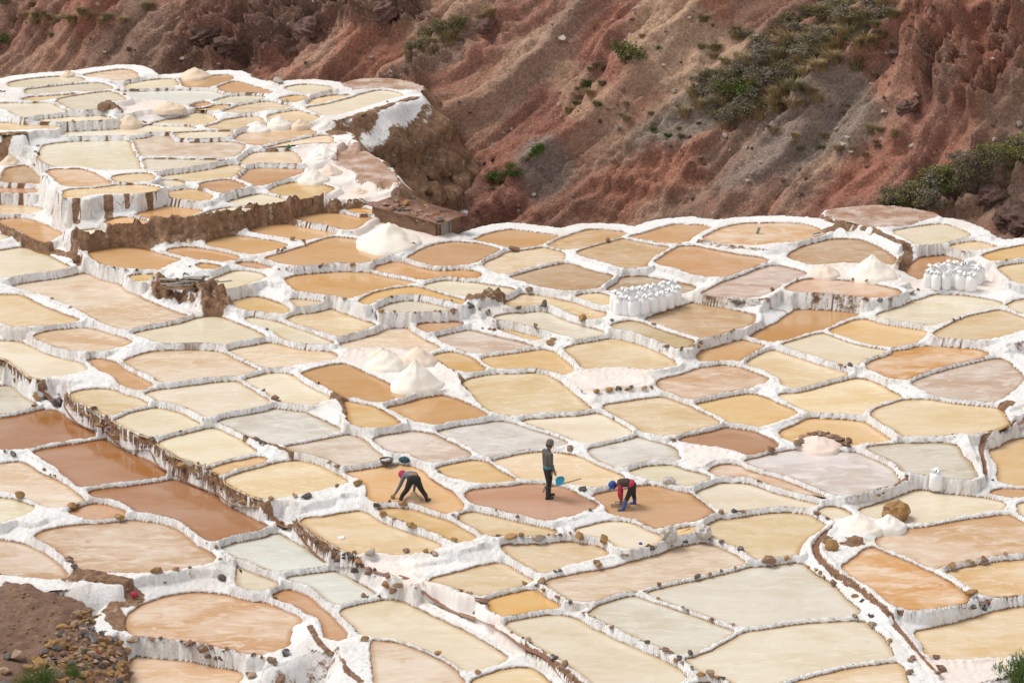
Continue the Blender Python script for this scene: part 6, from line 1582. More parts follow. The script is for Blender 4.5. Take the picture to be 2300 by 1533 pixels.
# bending worker with blue cap and boots, facing left
p3 = stand(1399, 1146)
V_, Rd, Bb = 'brown_vest', 'red_sleeve', 'blue_rubber'
caps = [((0.26, 0.20, 0.64), 0.115, (0.28, 0.36, 0.64), 0.115, D_), ((0.25, 0.20, 0.60), 0.10, (0.15, 0.14, 0.40), 0.074, D_), ((0.15, 0.14, 0.40), 0.070, (0.06, 0.04, 0.24), 0.058, D_), ((0.07, 0.05, 0.27), 0.062, (0.02, 0.0, 0.08), 0.052, Bb), ((0.02, 0.0, 0.045), 0.045, (-0.12, -0.03, 0.035), 0.038, Bb),
        ((0.28, 0.37, 0.60), 0.10, (0.31, 0.46, 0.34), 0.074, D_), ((0.31, 0.46, 0.34), 0.070, (0.34, 0.50, 0.20), 0.058, D_), ((0.335, 0.50, 0.22), 0.062, (0.35, 0.51, 0.08), 0.052, Bb), ((0.35, 0.51, 0.045), 0.045, (0.22, 0.51, 0.035), 0.038, Bb),
        ((0.22, 0.20, 0.72), 0.10, (0.24, 0.36, 0.72), 0.10, Rd), ((0.12, 0.22, 0.75), 0.105, (-0.06, 0.22, 0.73), 0.10, V_), ((0.12, 0.34, 0.75), 0.105, (-0.06, 0.36, 0.73), 0.10, V_), ((-0.09, 0.17, 0.715), 0.07, (-0.09, 0.41, 0.715), 0.07, V_),
        ((-0.12, 0.29, 0.715), 0.052, (-0.20, 0.29, 0.68), 0.05, Sk), ((-0.24, 0.29, 0.65), 0.082, (-0.27, 0.29, 0.62), 0.082, Sk),
        ((-0.09, 0.14, 0.69), 0.060, (-0.10, 0.16, 0.42), 0.050, Rd), ((-0.10, 0.16, 0.42), 0.048, (-0.05, 0.24, 0.24), 0.036, Rd), ((-0.05, 0.24, 0.24), 0.027, (-0.05, 0.25, 0.17), 0.027, Sk),
        ((-0.09, 0.43, 0.69), 0.060, (-0.02, 0.44, 0.42), 0.050, Rd), ((-0.02, 0.44, 0.42), 0.048, (-0.02, 0.34, 0.26), 0.036, Rd), ((-0.02, 0.34, 0.26), 0.027, (-0.03, 0.33, 0.18), 0.027, Sk)]
person(p3 + Vector((0, 0, -0.02)), 0.0, caps, [((-0.05, 0.24, 0.24), (-0.05, 0.25, 0.16), (1, 0, 0)), ((-0.02, 0.34, 0.26), (-0.03, 0.33, 0.175), (1, 0, 0))],
       ((-0.255, 0.29, 0.635), (-0.75, 0.0, -0.65), (-0.65, 0, 0.75), 'cap', 'blue_cap'), 'worker in brown vest, red sleeves, blue cap and boots bending over a board')
sb = empty('scraper_board', (p3.x - 0.06, p3.y + 0.27, p3.z)); tag(sb, 'wooden scraper board pushed by the worker in blue boots', 'tool')
box_obj('blade', (0.55, 0.025, 0.10), (0.0, 0, 0.06), (R(-15), 0, R(6)), 'pale_wood', sb); box_obj('grip', (0.34, 0.03, 0.03), (0.0, 0.01, 0.155), (0, 0, R(6)), 'pale_wood', sb); 
for k in (-0.14, 0.14): box_obj('strut', (0.025, 0.02, 0.09), (k, 0.005 + k * 0.1, 0.115), (0, 0, 0), 'pale_wood', sb)

# ------------------------------------------------------------------ stone hut with a rusty roof held down by stones
FLp = Vector(on(*tpx('C2', [(1112, 158)])[0], 'field')[0]); FRp = Vector(on(*tpx('C2', [(1655, 300)])[0], 'field')[0])
zf = min(FLp.z, FRp.z); FLp = Vector(at_z(*tpx('C2', [(1112, 165)])[0], zf)); FRp = Vector(at_z(*tpx('C2', [(1655, 300)])[0], zf))
BLp = Vector(at_z(*tpx('C2', [(1302, 118)])[0], zf)); 
hut = empty('stone_hut', tuple(FLp)); tag(hut, 'low mud and stone hut with a rusty sheet roof weighed down by stones', 'hut')
ex = (FRp - FLp); Lh = ex.length; ex.normalize(); ez = Vector((0, 0, 1)); ey = ez.cross(ex).normalized(); Wh = 1.1; Hh = 0.50
def hp(a, b, c): return ex * a + ey * b + ez * c
def wall_slab(name, a0, b0, a1, b1, h0, h1, th, mat, parent, seed):
    """rough wall along (a0,b0)-(a1,b1), heights h0..h1, subdivided and roughened"""
    n, m = 26, 9; V = []; F = []; d = Vector((a1 - a0, b1 - b0)); nrm = Vector((d.y, -d.x)).normalized()
    for s in (0, 1):
        for j in range(m):
            for i in range(n):
                k = i / (n - 1); hh = (h0 + (h1 - h0) * k) * j / (m - 1)
                off = (0.5 - s) * th + 0.05 * float(fbm(np.array([k * 7 + seed]), np.array([j * 0.6 + s * 5.]), 3, 400 + seed)[0])
                V.append(hp(a0 + d.x * k + nrm.x * off, b0 + d.y * k + nrm.y * off, hh - 0.15 * (j == 0)))
    def id_(s, i, j): return s * n * m + j * n + i
    for j in range(m - 1):
        for i in range(n - 1):
            F.append((id_(0, i, j), id_(0, i + 1, j), id_(0, i + 1, j + 1), id_(0, i, j + 1))); F.append((id_(1, i + 1, j), id_(1, i, j), id_(1, i, j + 1), id_(1, i + 1, j + 1)))
    for i in range(n - 1): F.append((id_(0, i, m - 1), id_(0, i + 1, m - 1), id_(1, i + 1, m - 1), id_(1, i, m - 1)))
    for j in range(m - 1):
        for i in (0, n - 1): F.append((id_(0, i, j), id_(0, i, j + 1), id_(1, i, j + 1), id_(1, i, j)))
    return mesh_obj(name, V, F, MATS[mat], parent)
wf = wall_slab('wall', 0, 0, Lh, 0, Hh, Hh * 0.92, 0.16, 'mud_plaster', hut, 1)
wall_slab('wall', 0, 0, 0, Wh, Hh, Hh + 0.08, 0.16, 'mud_plaster', hut, 2)
wall_slab('wall', Lh, 0, Lh, Wh * 0.10, Hh * 0.92, Hh, 0.14, 'mud_plaster', hut, 3)
wall_slab('wall', Lh, Wh * 0.55, Lh, Wh, Hh * 0.92, Hh + 0.05, 0.16, 'mud_plaster', hut, 4)
wall_slab('wall', 0, Wh, Lh, Wh, Hh + 0.08, Hh + 0.05, 0.16, 'mud_plaster', hut, 5)
for k in range(3):
    o = mesh_obj('door_plank', [hp(Lh + 0.05, Wh * (0.12 + 0.14 * k), -0.05), hp(Lh + 0.05, Wh * (0.12 + 0.14 * k) + 0.15, -0.05), hp(Lh + 0.05, Wh * (0.12 + 0.14 * k) + 0.15, Hh * 0.95), hp(Lh + 0.05, Wh * (0.12 + 0.14 * k), Hh * 0.95),
                                hp(Lh + 0.08, Wh * (0.12 + 0.14 * k), -0.05), hp(Lh + 0.08, Wh * (0.12 + 0.14 * k) + 0.15, -0.05), hp(Lh + 0.08, Wh * (0.12 + 0.14 * k) + 0.15, Hh * 0.95), hp(Lh + 0.08, Wh * (0.12 + 0.14 * k), Hh * 0.95)],
                 [(0, 3, 2, 1), (4, 5, 6, 7), (0, 1, 5, 4), (1, 2, 6, 5), (2, 3, 7, 6), (3, 0, 4, 7)], MATS['old_wood'], hut, False)
rod('post', [hp(Lh + 0.14, Wh * 0.5, -0.1), hp(Lh + 0.14, Wh * 0.5, Hh * 0.95)], 0.03, 'old_wood', hut)
for k in range(4):                                 # four overlapping corrugated sheets
    a0, a1 = -0.1 + k * (Lh + 0.35) / 4 - 0.06, -0.1 + (k + 1) * (Lh + 0.35) / 4 + 0.06; n = 34; V = []; F = []
    tz = 0.012 * k + rnd.uniform(-0.01, 0.02)
    for i in range(n):
        a = a0 + (a1 - a0) * i / (n - 1); cz = 0.018 * math.sin(i * 1.55)
        for b in (-0.16, Wh + 0.16): V.append(hp(a, b + rnd.uniform(-0.01, 0.01), Hh + 0.04 + tz + cz + (0.06 if b > 0 else -0.02) - 0.05 * a / Lh))
        if i: F.append((2 * i - 2, 2 * i, 2 * i + 1, 2 * i - 1))
    rs = mesh_obj('roof_sheet', V, F, MATS['rusty_iron'], hut); so_ = rs.modifiers.new('s', 'SOLIDIFY'); so_.thickness = 0.008
for k in range(26):
    a = rnd.uniform(0.05, Lh + 0.1); b = rnd.choice((rnd.uniform(-0.1, 0.2), rnd.uniform(0.2, Wh)))
    stone_at(FLp + hp(a, b, Hh + 0.06 - 0.05 * a / Lh + 0.05 * b / Wh), rnd.uniform(0.15, 0.34), rnd.choice(('stone_dark', 'stone_tan', 'stone_brown', 'stone_dark', 'stone_ochre')), 'roof_stone', hut, 2)
for k in range(20):
    a = rnd.uniform(0.0, Lh); stone_at(FLp + hp(a, -0.09, rnd.uniform(0.30, Hh - 0.06)), rnd.uniform(0.10, 0.18), rnd.choice(('stone_brown', 'stone_tan')), 'wall_stone', hut, 1, 0.6)
pb, _ = on(1040, 505, 'field')
cb = empty('plastic_bundle', (pb.x, pb.y, pb.z)); tag(cb, 'crumpled white plastic sheeting hanging at the end of the hut', 'sheeting')
bm = bmesh.new(); bmesh.ops.create_icosphere(bm, subdivisions=3, radius=0.22)
for v in bm.verts: v.co += v.co.normalized() * 0.09 * float(fbm(np.array([v.co.x * 9]), np.array([v.co.y * 9 + v.co.z * 7]), 3, 410)[0])
o = bm_obj('sheet', bm, MATS['sack_weave'], cb, True); o.location = (0.05, 0.1, 0.35); o.scale = (0.9, 0.8, 1.0)
bm = bmesh.new(); bmesh.ops.create_icosphere(bm, subdivisions=3, radius=0.2)
for v in bm.verts: v.co += v.co.normalized() * 0.08 * float(fbm(np.array([v.co.x * 8]), np.array([v.co.y * 8 + v.co.z * 5]), 3, 411)[0])
o = bm_obj('hanging_fold', bm, MATS['clear_bag'], cb, True); o.location = (0.08, 0.0, 0.05); o.scale = (0.6, 0.5, 1.4)

# ------------------------------------------------------------------ board pile on the earth block
pw, _ = on(*tpx('C1', [(1600, 760)])[0], 'field')
bp = empty('board_pile', (pw.x, pw.y, pw.z + 0.05)); tag(bp, 'weathered boards and straw lying on the brown earth block', 'boards')
for (dx, dy, dz, L_, w_, a) in [(-0.35, 0.10, 0.10, 1.0, 0.16, 8), (0.10, 0.0, 0.07, 1.5, 0.14, 10), (0.0, 0.35, 0.14, 1.2, 0.18, -4), (0.45, 0.2, 0.16, 1.3, 0.12, 16), (0.75, 0.1, 0.12, 1.6, 0.09, 14), (-0.55, 0.4, 0.16, 0.8, 0.2, -12), (0.3, 0.5, 0.20, 0.9, 0.15, 3), (-0.1, -0.12, 0.04, 1.3, 0.1, 7), (0.2, 0.3, 0.23, 0.7, 0.16, -18)]:
    box_obj('board', (L_, w_, 0.03), (dx, dy, dz), (rnd.uniform(-.12, .12), rnd.uniform(-.06, .06), R(a)), 'old_wood', bp)
V = []; F = []
for k in range(420):
    x0 = rnd.uniform(-1.0, 0.2); y0 = rnd.uniform(-0.35, 0.25); a = rnd.gauss(R(12), 0.35); l_ = rnd.uniform(0.2, 0.5); z0 = rnd.uniform(0.0, 0.09); dx, dy = math.cos(a) * l_, math.sin(a) * l_
    i = len(V); V += [(x0, y0, z0), (x0 + dx, y0 + dy, z0 + rnd.uniform(-.05, .05)), (x0 + dx * 0.5, y0 + dy * 0.5 + 0.014, z0 + 0.012)]; F.append((i, i + 1, i + 2))
o = mesh_obj('straw_thatch', V, F, MATS['straw'], bp, False); o['kind'] = 'stuff'
for k in range(6): stone_at(pw + Vector((rnd.uniform(-0.5, 0.6), rnd.uniform(0.1, 0.5), 0.25)), rnd.uniform(0.14, 0.24), 'stone_dark', 'stone', bp, 2)

# ------------------------------------------------------------------ odds and ends on the banks
def crumple(name, u, v, size, mat, label, cat, seed, flat=0.6, tree='field', sub=3):
    p, _ = on(u, v, tree); bm = bmesh.new(); bmesh.ops.create_icosphere(bm, subdivisions=sub, radius=1.0)
    for v_ in bm.verts:
        n_ = float(ridged(np.array([v_.co.x * 1.6 + seed]), np.array([v_.co.y * 1.6 + v_.co.z * 1.3]), 3, 420 + seed)[0]); v_.co *= 0.75 + 0.35 * n_
    o = bm_obj(name, bm, MATS[mat], None, False); s = size / ppm(p) * 0.5; o.scale = (s, s * 0.8, s * flat); o.location = (p.x, p.y, p.z + s * flat * 0.5); o.rotation_euler = (0, 0, seed); tag(o, label, cat); return o
bo = crumple('boulder', 2012, 1162, 68, 'stone_ochre', 'big ochre boulder standing in the cream pan behind a salt heap', 'rock', 11, 0.72, sub=3)
pbz, _ = on(*tpx('B2', [(1220, 925)])[0], 'field')
V, F = lathe([(0.002, 0.0), (0.10, 0.0), (0.15, 0.03), (0.19, 0.12), (0.205, 0.155), (0.195, 0.155), (0.175, 0.11), (0.13, 0.035), (0.002, 0.02)], 24)
o = mesh_obj('wicker_basin', V, F, MATS['dark_basin']); o.location = (pbz.x, pbz.y, pbz.z); tag(o, 'dark woven basin resting on the bank above the bent worker', 'basin')
crumple('cloth_bundle', *tpx('B2', [(1375, 900)])[0], 22, 'teal_cloth', 'teal cloth bundle lying beside the dark woven basin', 'cloth', 3)
pbw, _ = on(*tpx('B2', [(1300, 935)])[0], 'field'); o = box_obj('short_plank', (0.30, 0.09, 0.02), (pbw.x, pbw.y, pbw.z + 0.04), (R(10), R(-20), R(50)), 'old_wood'); tag(o, 'short grey plank leaning on the bank beside the dark basin', 'plank')
crumple('plastic_bag', *tpx('A3', [(1545, 235)])[0], 38, 'clear_bag', 'crumpled greyish plastic bag on the stony bank', 'bag', 7, 1.1)
crumple('salt_crust_lump', *tpx('A3', [(1830, 190)])[0], 44, 'clear_bag', 'crumpled striped sheeting beside the plastic bag', 'sheeting', 8, 0.7)
crumple('bottle_cap', *tpx('A3', [(1297, 272)])[0], 9, 'blue_cap', 'tiny bright blue cap lying on the bank', 'litter', 2, 0.6, sub=2)
crumple('pale_rock', *tpx('B3', [(1540, 1085)])[0], 28, 'clear_bag', 'pale crusted rock on the bank behind the worker in blue boots', 'rock', 9, 0.7)
crumple('tied_bundle', *tpx('D2', [(915, 925)])[0], 10, 'green_cloth', 'small green tied bundle beside the white salt floor', 'bundle', 4, 0.8, sub=2)
crumple('red_rag', *tpx('A1', [(1150, 715)])[0], 17, 'crimson_cloth', 'red rag on the brown slope above the round rosy pan', 'cloth', 6, 0.7, sub=2)
pr = on_mound(224, 1469)
if pr:
    o = box_obj('red_scrap', (0.16, 0.10, 0.012), (pr.x, pr.y, pr.z + 0.08), (0.6, 0.4, 0.8), 'crimson_cloth'); tag(o, 'small red plastic scrap among the cobbles of the soil mound', 'litter')
pq, _ = on(*tpx('C4', [(10, 285)])[0], 'field'); o = box_obj('wooden_stake', (0.10, 0.05, 0.26), (pq.x, pq.y, pq.z + 0.10), (0.1, 0.35, 0.3), 'old_wood'); tag(o, 'short grey wooden stake standing in the rosy pan', 'stake')
pq, _ = on(*tpx('C4', [(510, 305)])[0], 'field'); o = rod('pipe_end', [(pq.x - 0.12, pq.y, pq.z + 0.07), (pq.x + 0.16, pq.y + 0.1, pq.z + 0.09)], 0.035, 'grey_plastic', None, 10); tag(o, 'short grey pipe end poking into the rosy pan', 'pipe')
o_p, _ = on(*tpx('A2', [(832, 222)])[0], 'field')
V, F = lathe([(0.09, 0.0), (0.10, 0.02), (0.085, 0.05), (0.06, 0.06), (0.05, 0.04), (0.002, 0.035)], 14); o = mesh_obj('salt_crust_disc', V, F, MATS['sack_weave']); o.location = (o_p.x, o_p.y, o_p.z - 0.01); tag(o, 'small white salt crusted lump standing in the pale yellow pan', 'salt lump')

# ------------------------------------------------------------------ plants
def foliage_mesh(name, seed, n, leaf_l, leaf_w, shape, mat, upright=0.0):
    """many leaf-sized faces spread through uneven clumps of a unit crown (radius 1, base at z 0)"""
    r_ = random.Random(seed); V = []; F = []
    cl = []
    for k in range(14):
        a = r_.uniform(0, 6.3); rr = r_.uniform(0.1, 0.75); cl.append((Vector((math.cos(a) * rr, math.sin(a) * rr, r_.uniform(0.12, 0.75) * shape)), r_.uniform(0.22, 0.45)))
    for k in range(n):
        c, cr = r_.choice(cl); d = Vector((r_.gauss(0, 1), r_.gauss(0, 1), r_.gauss(0, 0.8))).normalized()
        p = c + d * cr * r_.random() ** 0.4
        if p.z < 0.02: p.z = abs(p.z) + 0.02
        ax = (Vector((p.x, p.y, p.z + upright)) * 0.8 + Vector((r_.gauss(0, .6), r_.gauss(0, .6), r_.gauss(0, .6)))).normalized(); sd = ax.orthogonal().normalized(); sd.rotate(Matrix.Rotation(r_.uniform(0, 6.3), 3, ax))
        l_ = leaf_l * r_.uniform(0.6, 1.4); w_ = leaf_w * r_.uniform(0.7, 1.3); i = len(V)
        V += [p, p + ax * l_ * 0.5 + sd * w_ * 0.5, p + ax * l_, p + ax * l_ * 0.5 - sd * w_ * 0.5]; F.append((i, i + 1, i + 2, i + 3))
    me = bpy.data.meshes.new(name); me.from_pydata([tuple(v) for v in V], [], F); me.materials.append(MATS[mat]); return me
def stem_mesh(seed, n=9, h=0.7):
    r_ = random.Random(seed); V = []; F = []
    for k in range(n):
        a = r_.uniform(0, 6.3); rr = r_.uniform(0.2, 0.7); P = [Vector((0.04 * math.cos(a), 0.04 * math.sin(a), -0.15)), Vector((rr * 0.4 * math.cos(a), rr * 0.4 * math.sin(a), h * 0.45)), Vector((rr * math.cos(a + 0.3), rr * math.sin(a + 0.3), h * r_.uniform(0.6, 1.0)))]
        v_, f_ = tube(P, [0.03, 0.02, 0.008], 5); b = len(V); V += v_; F += [tuple(i + b for i in f) for f in f_]
    me = bpy.data.meshes.new('stems'); me.from_pydata([tuple(v) for v in V], [], F); me.materials.append(MATS['bark']); return me
def grass_mesh(seed, n, mat, lean=0.5, w=0.02):
    r_ = random.Random(seed); V = []; F = []
    for k in range(n):
        a = r_.uniform(0, 6.3); rr = 0.25 * math.sqrt(r_.random()); b = Vector((rr * math.cos(a), rr * math.sin(a), -0.05)); a2 = a + r_.gauss(0, 0.7); l_ = r_.uniform(0.6, 1.1); k_ = r_.uniform(0.1, lean)
        m_ = b + Vector((math.cos(a2) * k_ * 0.4, math.sin(a2) * k_ * 0.4, l_ * 0.6)); t_ = b + Vector((math.cos(a2) * k_ * 1.3, math.sin(a2) * k_ * 1.3, l_ * r_.uniform(0.75, 1.0))); s = Vector((-math.sin(a2), math.cos(a2), 0)) * w
        i = len(V); V += [b - s, b + s, m_ + s * 0.8, m_ - s * 0.8, t_]; F += [(i, i + 1, i + 2, i + 3), (i + 3, i + 2, i + 4)]
    me = bpy.data.meshes.new('blades'); me.from_pydata([tuple(v) for v in V], [], F); me.materials.append(MATS[mat]); return me
SHR = {m: [foliage_mesh('foliage', 500 + i * 9 + len(m), 900, 0.16, 0.075, 1.0, m) for i in range(3)] for m in ('leaf_olive', 'leaf_green', 'leaf_grey', 'leaf_fresh')}
STM = [stem_mesh(520 + i) for i in range(3)]
GRS = {m: [grass_mesh(540 + i, 170, m, 0.75) for i in range(3)] for m in ('leaf_dry', 'leaf_olive', 'leaf_fresh')}
FLW = [foliage_mesh('flowers', 560 + i, 40, 0.07, 0.06, 1.15, 'petal_yellow') for i in range(2)]
def plant(u, v, wpx, mat, label, group, kind='shrub', tall=0.8, flower=False, tree='hill'):
    p, nr = on(u, v, tree); s = wpx / ppm(p)
    root = empty('shrub' if kind == 'shrub' else 'grass_tuft', (p.x, p.y, p.z - 0.03), rnd.uniform(0, 6.3))
    if kind == 'shrub':
        s *= 1.25; root.scale = (s * 0.55, s * 0.55, s * tall * 0.62)
        for nm, me in (('foliage', rnd.choice(SHR[mat])), ('stems', rnd.choice(STM))):
            o = bpy.data.objects.new(nm, me); C.objects.link(o); o.parent = root
        if flower: o = bpy.data.objects.new('flowers', rnd.choice(FLW)); C.objects.link(o); o.parent = root; o['kind'] = 'stuff'
        tag(root, label, 'shrub', group)
    else:
        s *= 1.3; root.scale = (s * 0.7, s * 0.7, s * 0.75 * tall)
        o = bpy.data.objects.new('blades', rnd.choice(GRS[mat])); C.objects.link(o); o.parent = root
        tag(root, label, 'grass', group)
    return root
plant(1407, 138, 72, 'leaf_green', 'single round dark green shrub standing alone on the tan slope', None, tall=0.95)
def band(pts, n, jit, wr, mats, label, group, kind='shrub', tall=0.7, flower=False):
    T, s = sub_path(pts)
    for _ in range(n):
        k = rnd.uniform(0, s[-1]); u = float(np.interp(k, s, T[:, 0])) + rnd.gauss(0, jit); v = float(np.interp(k, s, T[:, 1])) + rnd.gauss(0, jit * 0.6)
        m = rnd.choice(mats); plant(u, max(v, -30), rnd.uniform(*wr), m, label, group, kind, tall, flower)
band([(925, 118), (970, 85), (1035, 50)], 15, 12, (26, 48), ['leaf_olive', 'leaf_olive', 'leaf_grey'], 'olive shrub in the diagonal strip above the cliff top', 'shrubs of the strip above the cliff')
band([(920, 130), (1000, 95), (1100, 30), (1130, 0)], 16, 10, (22, 36), ['leaf_dry'], 'dry straw tuft along the diagonal strip above the cliff top', 'dry tufts above the cliff', 'grass')
band([(1105, 415), (1160, 380), (1220, 330)], 16, 8, (20, 36), ['leaf_fresh', 'leaf_green', 'leaf_olive'], 'low green shrub in the strip near the ravine bottom', 'green shrubs near the ravine bottom', tall=0.6)
band([(1610, 250), (1660, 170), (1760, 110), (1850, 60), (1930, 10)], 80, 48, (30, 60), ['leaf_olive', 'leaf_grey', 'leaf_olive', 'leaf_grey'], 'olive grey shrub of the wide scrub patch on the upper slope', 'shrubs of the scrub patch', tall=0.6)
band([(1620, 290), (1700, 220), (1800, 150), (1880, 90), (1960, 30)], 110, 52, (24, 52), ['leaf_dry', 'leaf_dry', 'leaf_olive'], 'straw coloured tuft of the wide scrub patch on the upper slope', 'tufts of the scrub patch', 'grass')
band([(1600, 60), (1640, 110), (1590, 200)], 14, 26, (22, 40), ['leaf_olive', 'leaf_dry'], 'tuft at the thin edge of the scrub patch', 'edge tufts of the scrub patch', 'grass')
band([(1640, 200), (1665, 215)], 5, 14, (44, 62), ['leaf_green', 'leaf_fresh'], 'brighter green shrub at the foot of the scrub patch', 'green shrubs of the scrub patch', tall=0.7)
band([(1640, 270), (1690, 245)], 5, 10, (44, 62), ['leaf_grey', 'leaf_olive'], 'grey brushy shrub at the foot of the scrub patch', 'grey shrubs of the scrub patch', tall=0.7)
band([(2000, 470), (2070, 430), (2140, 400), (2220, 370), (2300, 330)], 80, 22, (36, 66), ['leaf_olive', 'leaf_olive', 'leaf_green', 'leaf_grey'], 'flowering olive shrub of the dense belt beside the pans', 'shrubs of the dense belt', tall=0.65, flower=True)
band([(1990, 475), (2060, 470), (2120, 455)], 14, 10, (24, 40), ['leaf_olive', 'leaf_grey'], 'low shrub at the lower end of the dense belt', 'low shrubs of the dense belt', tall=0.55)
band([(0, 95), (20, 85)], 3, 6, (34, 50), ['leaf_green'], 'green shrub at the edge of the red slope above the high terrace', 'green shrubs above the high terrace', tall=0.7)
band([(20, 40), (120, 50), (250, 45), (330, 20)], 22, 22, (20, 36), ['leaf_olive', 'leaf_dry', 'leaf_dry'], 'thin dry tuft on the red slope above the high terrace', 'dry tufts above the high terrace', 'grass', 0.7)
band([(1270, 220), (1300, 260), (1330, 160), (1460, 100), (1280, 215), (1560, 310)], 26, 20, (14, 28), ['leaf_fresh', 'leaf_olive', 'leaf_dry'], 'small lone tuft on the bare tan slope', 'lone tufts on the tan slope', 'grass')
band([(1950, 130), (2000, 280), (1990, 330), (1830, 330), (1760, 300)], 16, 20, (14, 28), ['leaf_olive', 'leaf_dry'], 'small lone tuft on the grey slope below the scrub patch', 'lone tufts below the scrub patch', 'grass')
# agave rosettes
V = []; F = []
for k in range(26):
    a = k * 2.4; el = R(12 + 60 * (k / 26)); d = Vector((math.cos(a) * math.cos(el), math.sin(a) * math.cos(el), math.sin(el))); s = d.cross(Vector((0, 0, 1))).normalized(); i = len(V)
    V += [s * 0.06, -s * 0.06, d * 0.5 - s * 0.085 + Vector((0, 0, -0.02)), d * 0.5 + s * 0.085 + Vector((0, 0, -0.02)), d * 1.0 + Vector((0, 0, 0.04))]; F += [(i, i + 1, i + 2, i + 3), (i + 3, i + 2, i + 4)]
ag = bpy.data.meshes.new('leaves'); ag.from_pydata([tuple(v) for v in V], [], F); ag.materials.append(MATS['leaf_silver'])
for u, v, w in ((1522, 240, 30), (1392, 292, 26), (1552, 178, 26), (1505, 330, 20)):
    p, _ = on(u, v, 'hill'); s = w / ppm(p); root = empty('agave', (p.x, p.y, p.z), rnd.uniform(0, 6)); root.scale = (s * 0.5,) * 3
    o = bpy.data.objects.new('leaves', ag); C.objects.link(o); o.parent = root; tag(root, 'silvery spiky agave rosette on the grey gravel slope', 'agave', 'agaves on the grey slope')

# flowering bush at the lower corner and feathery plants on the mound
def near_bush(u, v, wpx, mat, label, flowers, tree='field', pos=None, n=2600, leaf=(0.12, 0.022), up=1.2, tall=0.9):
    p = pos or on(u, v, tree)[0]; s = wpx / ppm(p); root = empty('bush', (p.x, p.y, p.z - 0.05)); root.scale = (s * 0.5, s * 0.5, s * 0.5 * tall)
    o = bpy.data.objects.new('foliage', foliage_mesh('foliage', int(u), n, leaf[0], leaf[1], 1.2, mat, up)); C.objects.link(o); o.parent = root
    o = bpy.data.objects.new('stems', stem_mesh(int(u) + 1, 14, 1.0)); C.objects.link(o); o.parent = root
    if flowers: o = bpy.data.objects.new('flowers', foliage_mesh('flowers', int(u) + 2, flowers, 0.10, 0.09, 1.3, 'petal_yellow')); C.objects.link(o); o.parent = root
    tag(root, label, 'bush'); return root
near_bush(2282, 1560, 150, 'leaf_fresh', 'leafy green bush with yellow flowers beside the rosy salt floor', 26, n=3000, tall=1.3)
near_bush(2330, 1540, 120, 'leaf_green', 'darker green bush behind the yellow flowering one', 10, n=2000, tall=1.2)
for u, v, w in ((100, 1535, 110), (165, 1522, 80), (60, 1550, 90)):
    pmn = on_mound(u, v)
    if pmn: near_bush(u, v, w, 'leaf_fresh', {100: 'feathery green plant at the foot of the soil mound', 165: 'feathery green plant among the cobbles, nearest the cobbled slope', 60: 'feathery green plant in the corner of the soil mound'}[u], 0, pos=pmn, n=1500, leaf=(0.22, 0.016), tall=0.8)

# ------------------------------------------------------------------ loose rocks on the hillside
WR = [(1262, 90, 26), (1546, 43, 14), (1573, 28, 10), (1697, 84, 18), (1736, 82, 14), (2005, 120, 26), (1960, 190, 16), (1985, 255, 24), (1720, 257, 20), (1905, 310, 20), (1893, 326, 22), (1912, 342, 18), (1878, 292, 16), (1628, 307, 16), (1255, 237, 12), (1287, 440, 9), (1415, 80, 10), (1490, 150, 14), (236, 118, 10), (1225, 148, 9), (1130, 300, 12), (1240, 55, 10), (1690, 390, 14), (1710, 365, 12), (2050, 330, 22), (2290, 280, 30)]
for u, v, w in WR:
    rock_thing(u, v, w, 'stone_pale', 'pale loose stone lying on the bare hillside', 'loose_stone', 'rock', 'hill', 0.7, 'pale stones on the hillside', 2)
for (u, v, w, lb) in [(690, 72, 70, 'big rosy boulder wedged in the dark outcrop above the terrace'), (505, 110, 60, 'angular rock of the dark outcrop above the terrace, beside a dark hollow'), (460, 85, 80, 'grey capped rock mass at the start of the dark outcrop'), (655, 120, 40, 'upright slab beside the dark hollow of the outcrop'), (2040, 245, 46, 'rounded rock at the foot of the eroded red pillars'), (1090, 62, 44, 'brown ledge block jutting from the red slope'), (860, 35, 70, 'big red block at the top of the dark outcrop'), (2230, 455, 90, 'dark overhanging block beside the dense shrub belt'), (2280, 500, 90, 'dark rock at the corner of the pans below the shrub belt')]:
    p, nr = on(u, v); s_ = w / ppm(p) * 0.5; bm = bmesh.new(); bmesh.ops.create_icosphere(bm, subdivisions=4, radius=1.0)
    A_ = np.array([v_.co[:] for v_ in bm.verts]); sd_ = float(u % 97)
    k_ = 0.8 + 0.28 * ridged(A_[:, 0] * 1.1 + sd_, A_[:, 1] * 1.1 + A_[:, 2] * 1.7, 3, 431) + 0.18 * np.round(2.5 * fbm(A_[:, 0] * 1.6 + sd_, A_[:, 2] * 2.0 + A_[:, 1], 2, 432)) / 2.5
    for v_, f_ in zip(bm.verts, k_): v_.co *= float(f_)
    o = bm_obj('rock', bm, MATS['stone_red' if 'ochre' not in lb else 'stone_ochre']); o.scale = (s_, s_ * 0.8, s_ * 0.7); o.rotation_euler = (0.2, 0.3, sd_); o.location = (p.x, p.y + s_ * 0.3, p.z + s_ * 0.1); tag(o, lb, 'rock')
for k in range(210):
    u = rnd.uniform(0, W); v = rnd.uniform(0, 500)
    p, _ = on(u, v)
    hh_ = hill_tree.ray_cast(Vector(CAM), Vector(ray(u, v)).normalized()); ff_ = field_tree.ray_cast(Vector(CAM), Vector(ray(u, v)).normalized())
    if hh_[0] is None or (ff_[0] is not None and ff_[3] < hh_[3]): continue
    rock_thing(u, v, rnd.uniform(6, 16), rnd.choice(('stone_red', 'stone_red', 'stone_brown', 'stone_pale')), 'small loose stone scattered on the red hillside', 'loose_stone', 'rock', 'hill', 0.7, 'small stones on the hillside', 1)

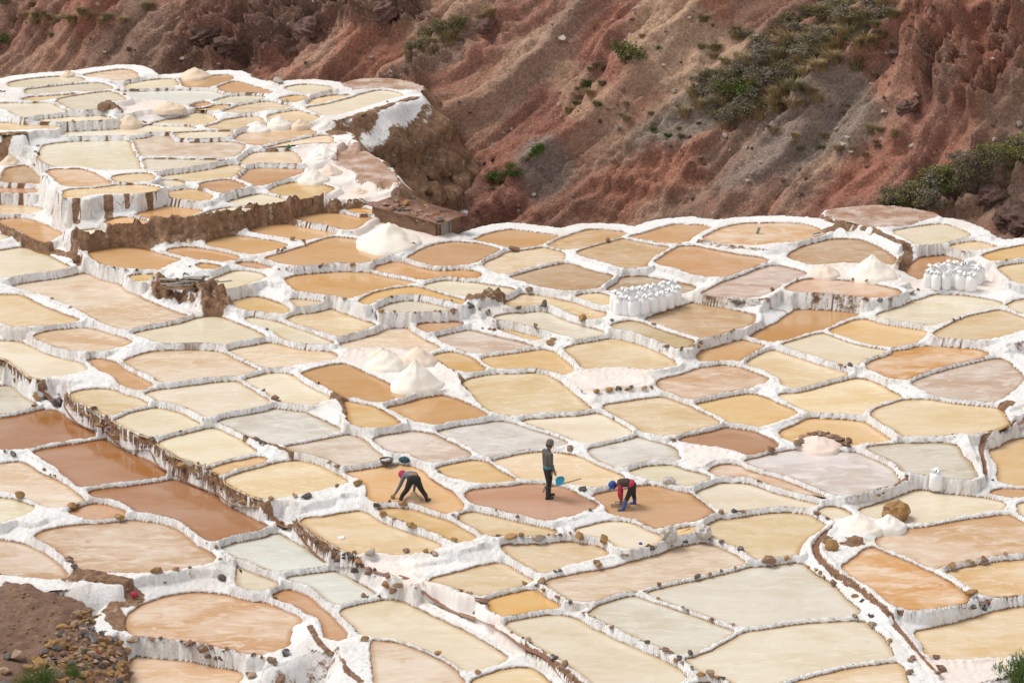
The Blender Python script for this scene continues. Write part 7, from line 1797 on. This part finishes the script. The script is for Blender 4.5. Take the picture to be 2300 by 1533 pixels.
# ------------------------------------------------------------------ labels of the pans: look, then what they lie beside
def zone(q):
    u, v = q.px.mean(0)
    if q.tile[0] == 'D' or (v < 560 and 150 < u < 790): return 'on the far high terrace' if v < 290 else 'on the terrace by the mud wall'
    chx = np.interp(v, [800, 940, 1060, 1150, 1330, 1533], [0, 200, 400, 620, 950, 1330])
    if u < chx and v > 800: return 'below the long channel'
    if v > 1130: return 'between the two channels' if u < 1780 else 'by the ochre boulder'
    if v > 800: return 'around the workers' if u < 1560 else 'above the lone sack'
    return 'below the mud wall' if u < 1060 else ('by the long sack line' if u < 1720 else 'by the sack cluster')
SPECIAL = {(900, 1090): 'tan salt pan where the crimson capped worker bends', (1210, 1130): 'reddish brown salt pan where the man with the basin stands', (1480, 1130): 'tan salt pan where the worker in blue boots scrapes'}
pans = [q for q in ponds if not q.pad]; lab = {}
for q in pans:
    ext = q.hi - q.lo; fill = q.area / (ext[0] * ext[1])
    size = 'large' if q.area > 17 else ('small' if q.area < 5.5 else '')
    shp = 'narrow' if fill < 0.42 or min(ext) / max(ext) < 0.28 else ('rounded' if fill > 0.72 else '')
    lab[q] = ' '.join(w_ for w_ in (size, shp, WORD[q.kind], 'salt pan', zone(q)) if w_)
    for c_, l_ in SPECIAL.items():
        if in_poly(q.px, np.array([float(c_[0])]), np.array([float(c_[1])]))[0]: lab[q] = l_
from collections import Counter
cn = Counter(lab.values()); full = {}
for q in pans:
    full[q] = lab[q]
    if cn[lab[q]] > 1:
        nb = []
        for o_ in pans:
            if o_ is q or (q.lo - 0.9 > o_.hi).any() or (o_.lo - 0.9 > q.hi).any(): continue
            d_ = float(sdist(q.xy, o_.xy).min())
            if d_ < 0.8: nb.append((d_ - 0.02 * o_.area, WORD[o_.kind]))
        ws = []
        for d_, w_ in sorted(nb):
            if w_ not in ws: ws.append(w_)
        ws = ws[:2]
        if ws: full[q] = lab[q] + ', touching ' + ' and '.join(ws) + (' pans' if len(ws) > 1 else ' pans only')
        if len(full[q].split()) > 16: full[q] = lab[q] + ', touching ' + ws[0] + ' pans'
        if len(full[q].split()) > 16: full[q] = lab[q]
cn = Counter(full.values())
for q in pans: tag(q.root, full[q], 'salt pan', full[q][:60] if cn[full[q]] > 1 else 'salt pans ' + zone(q))
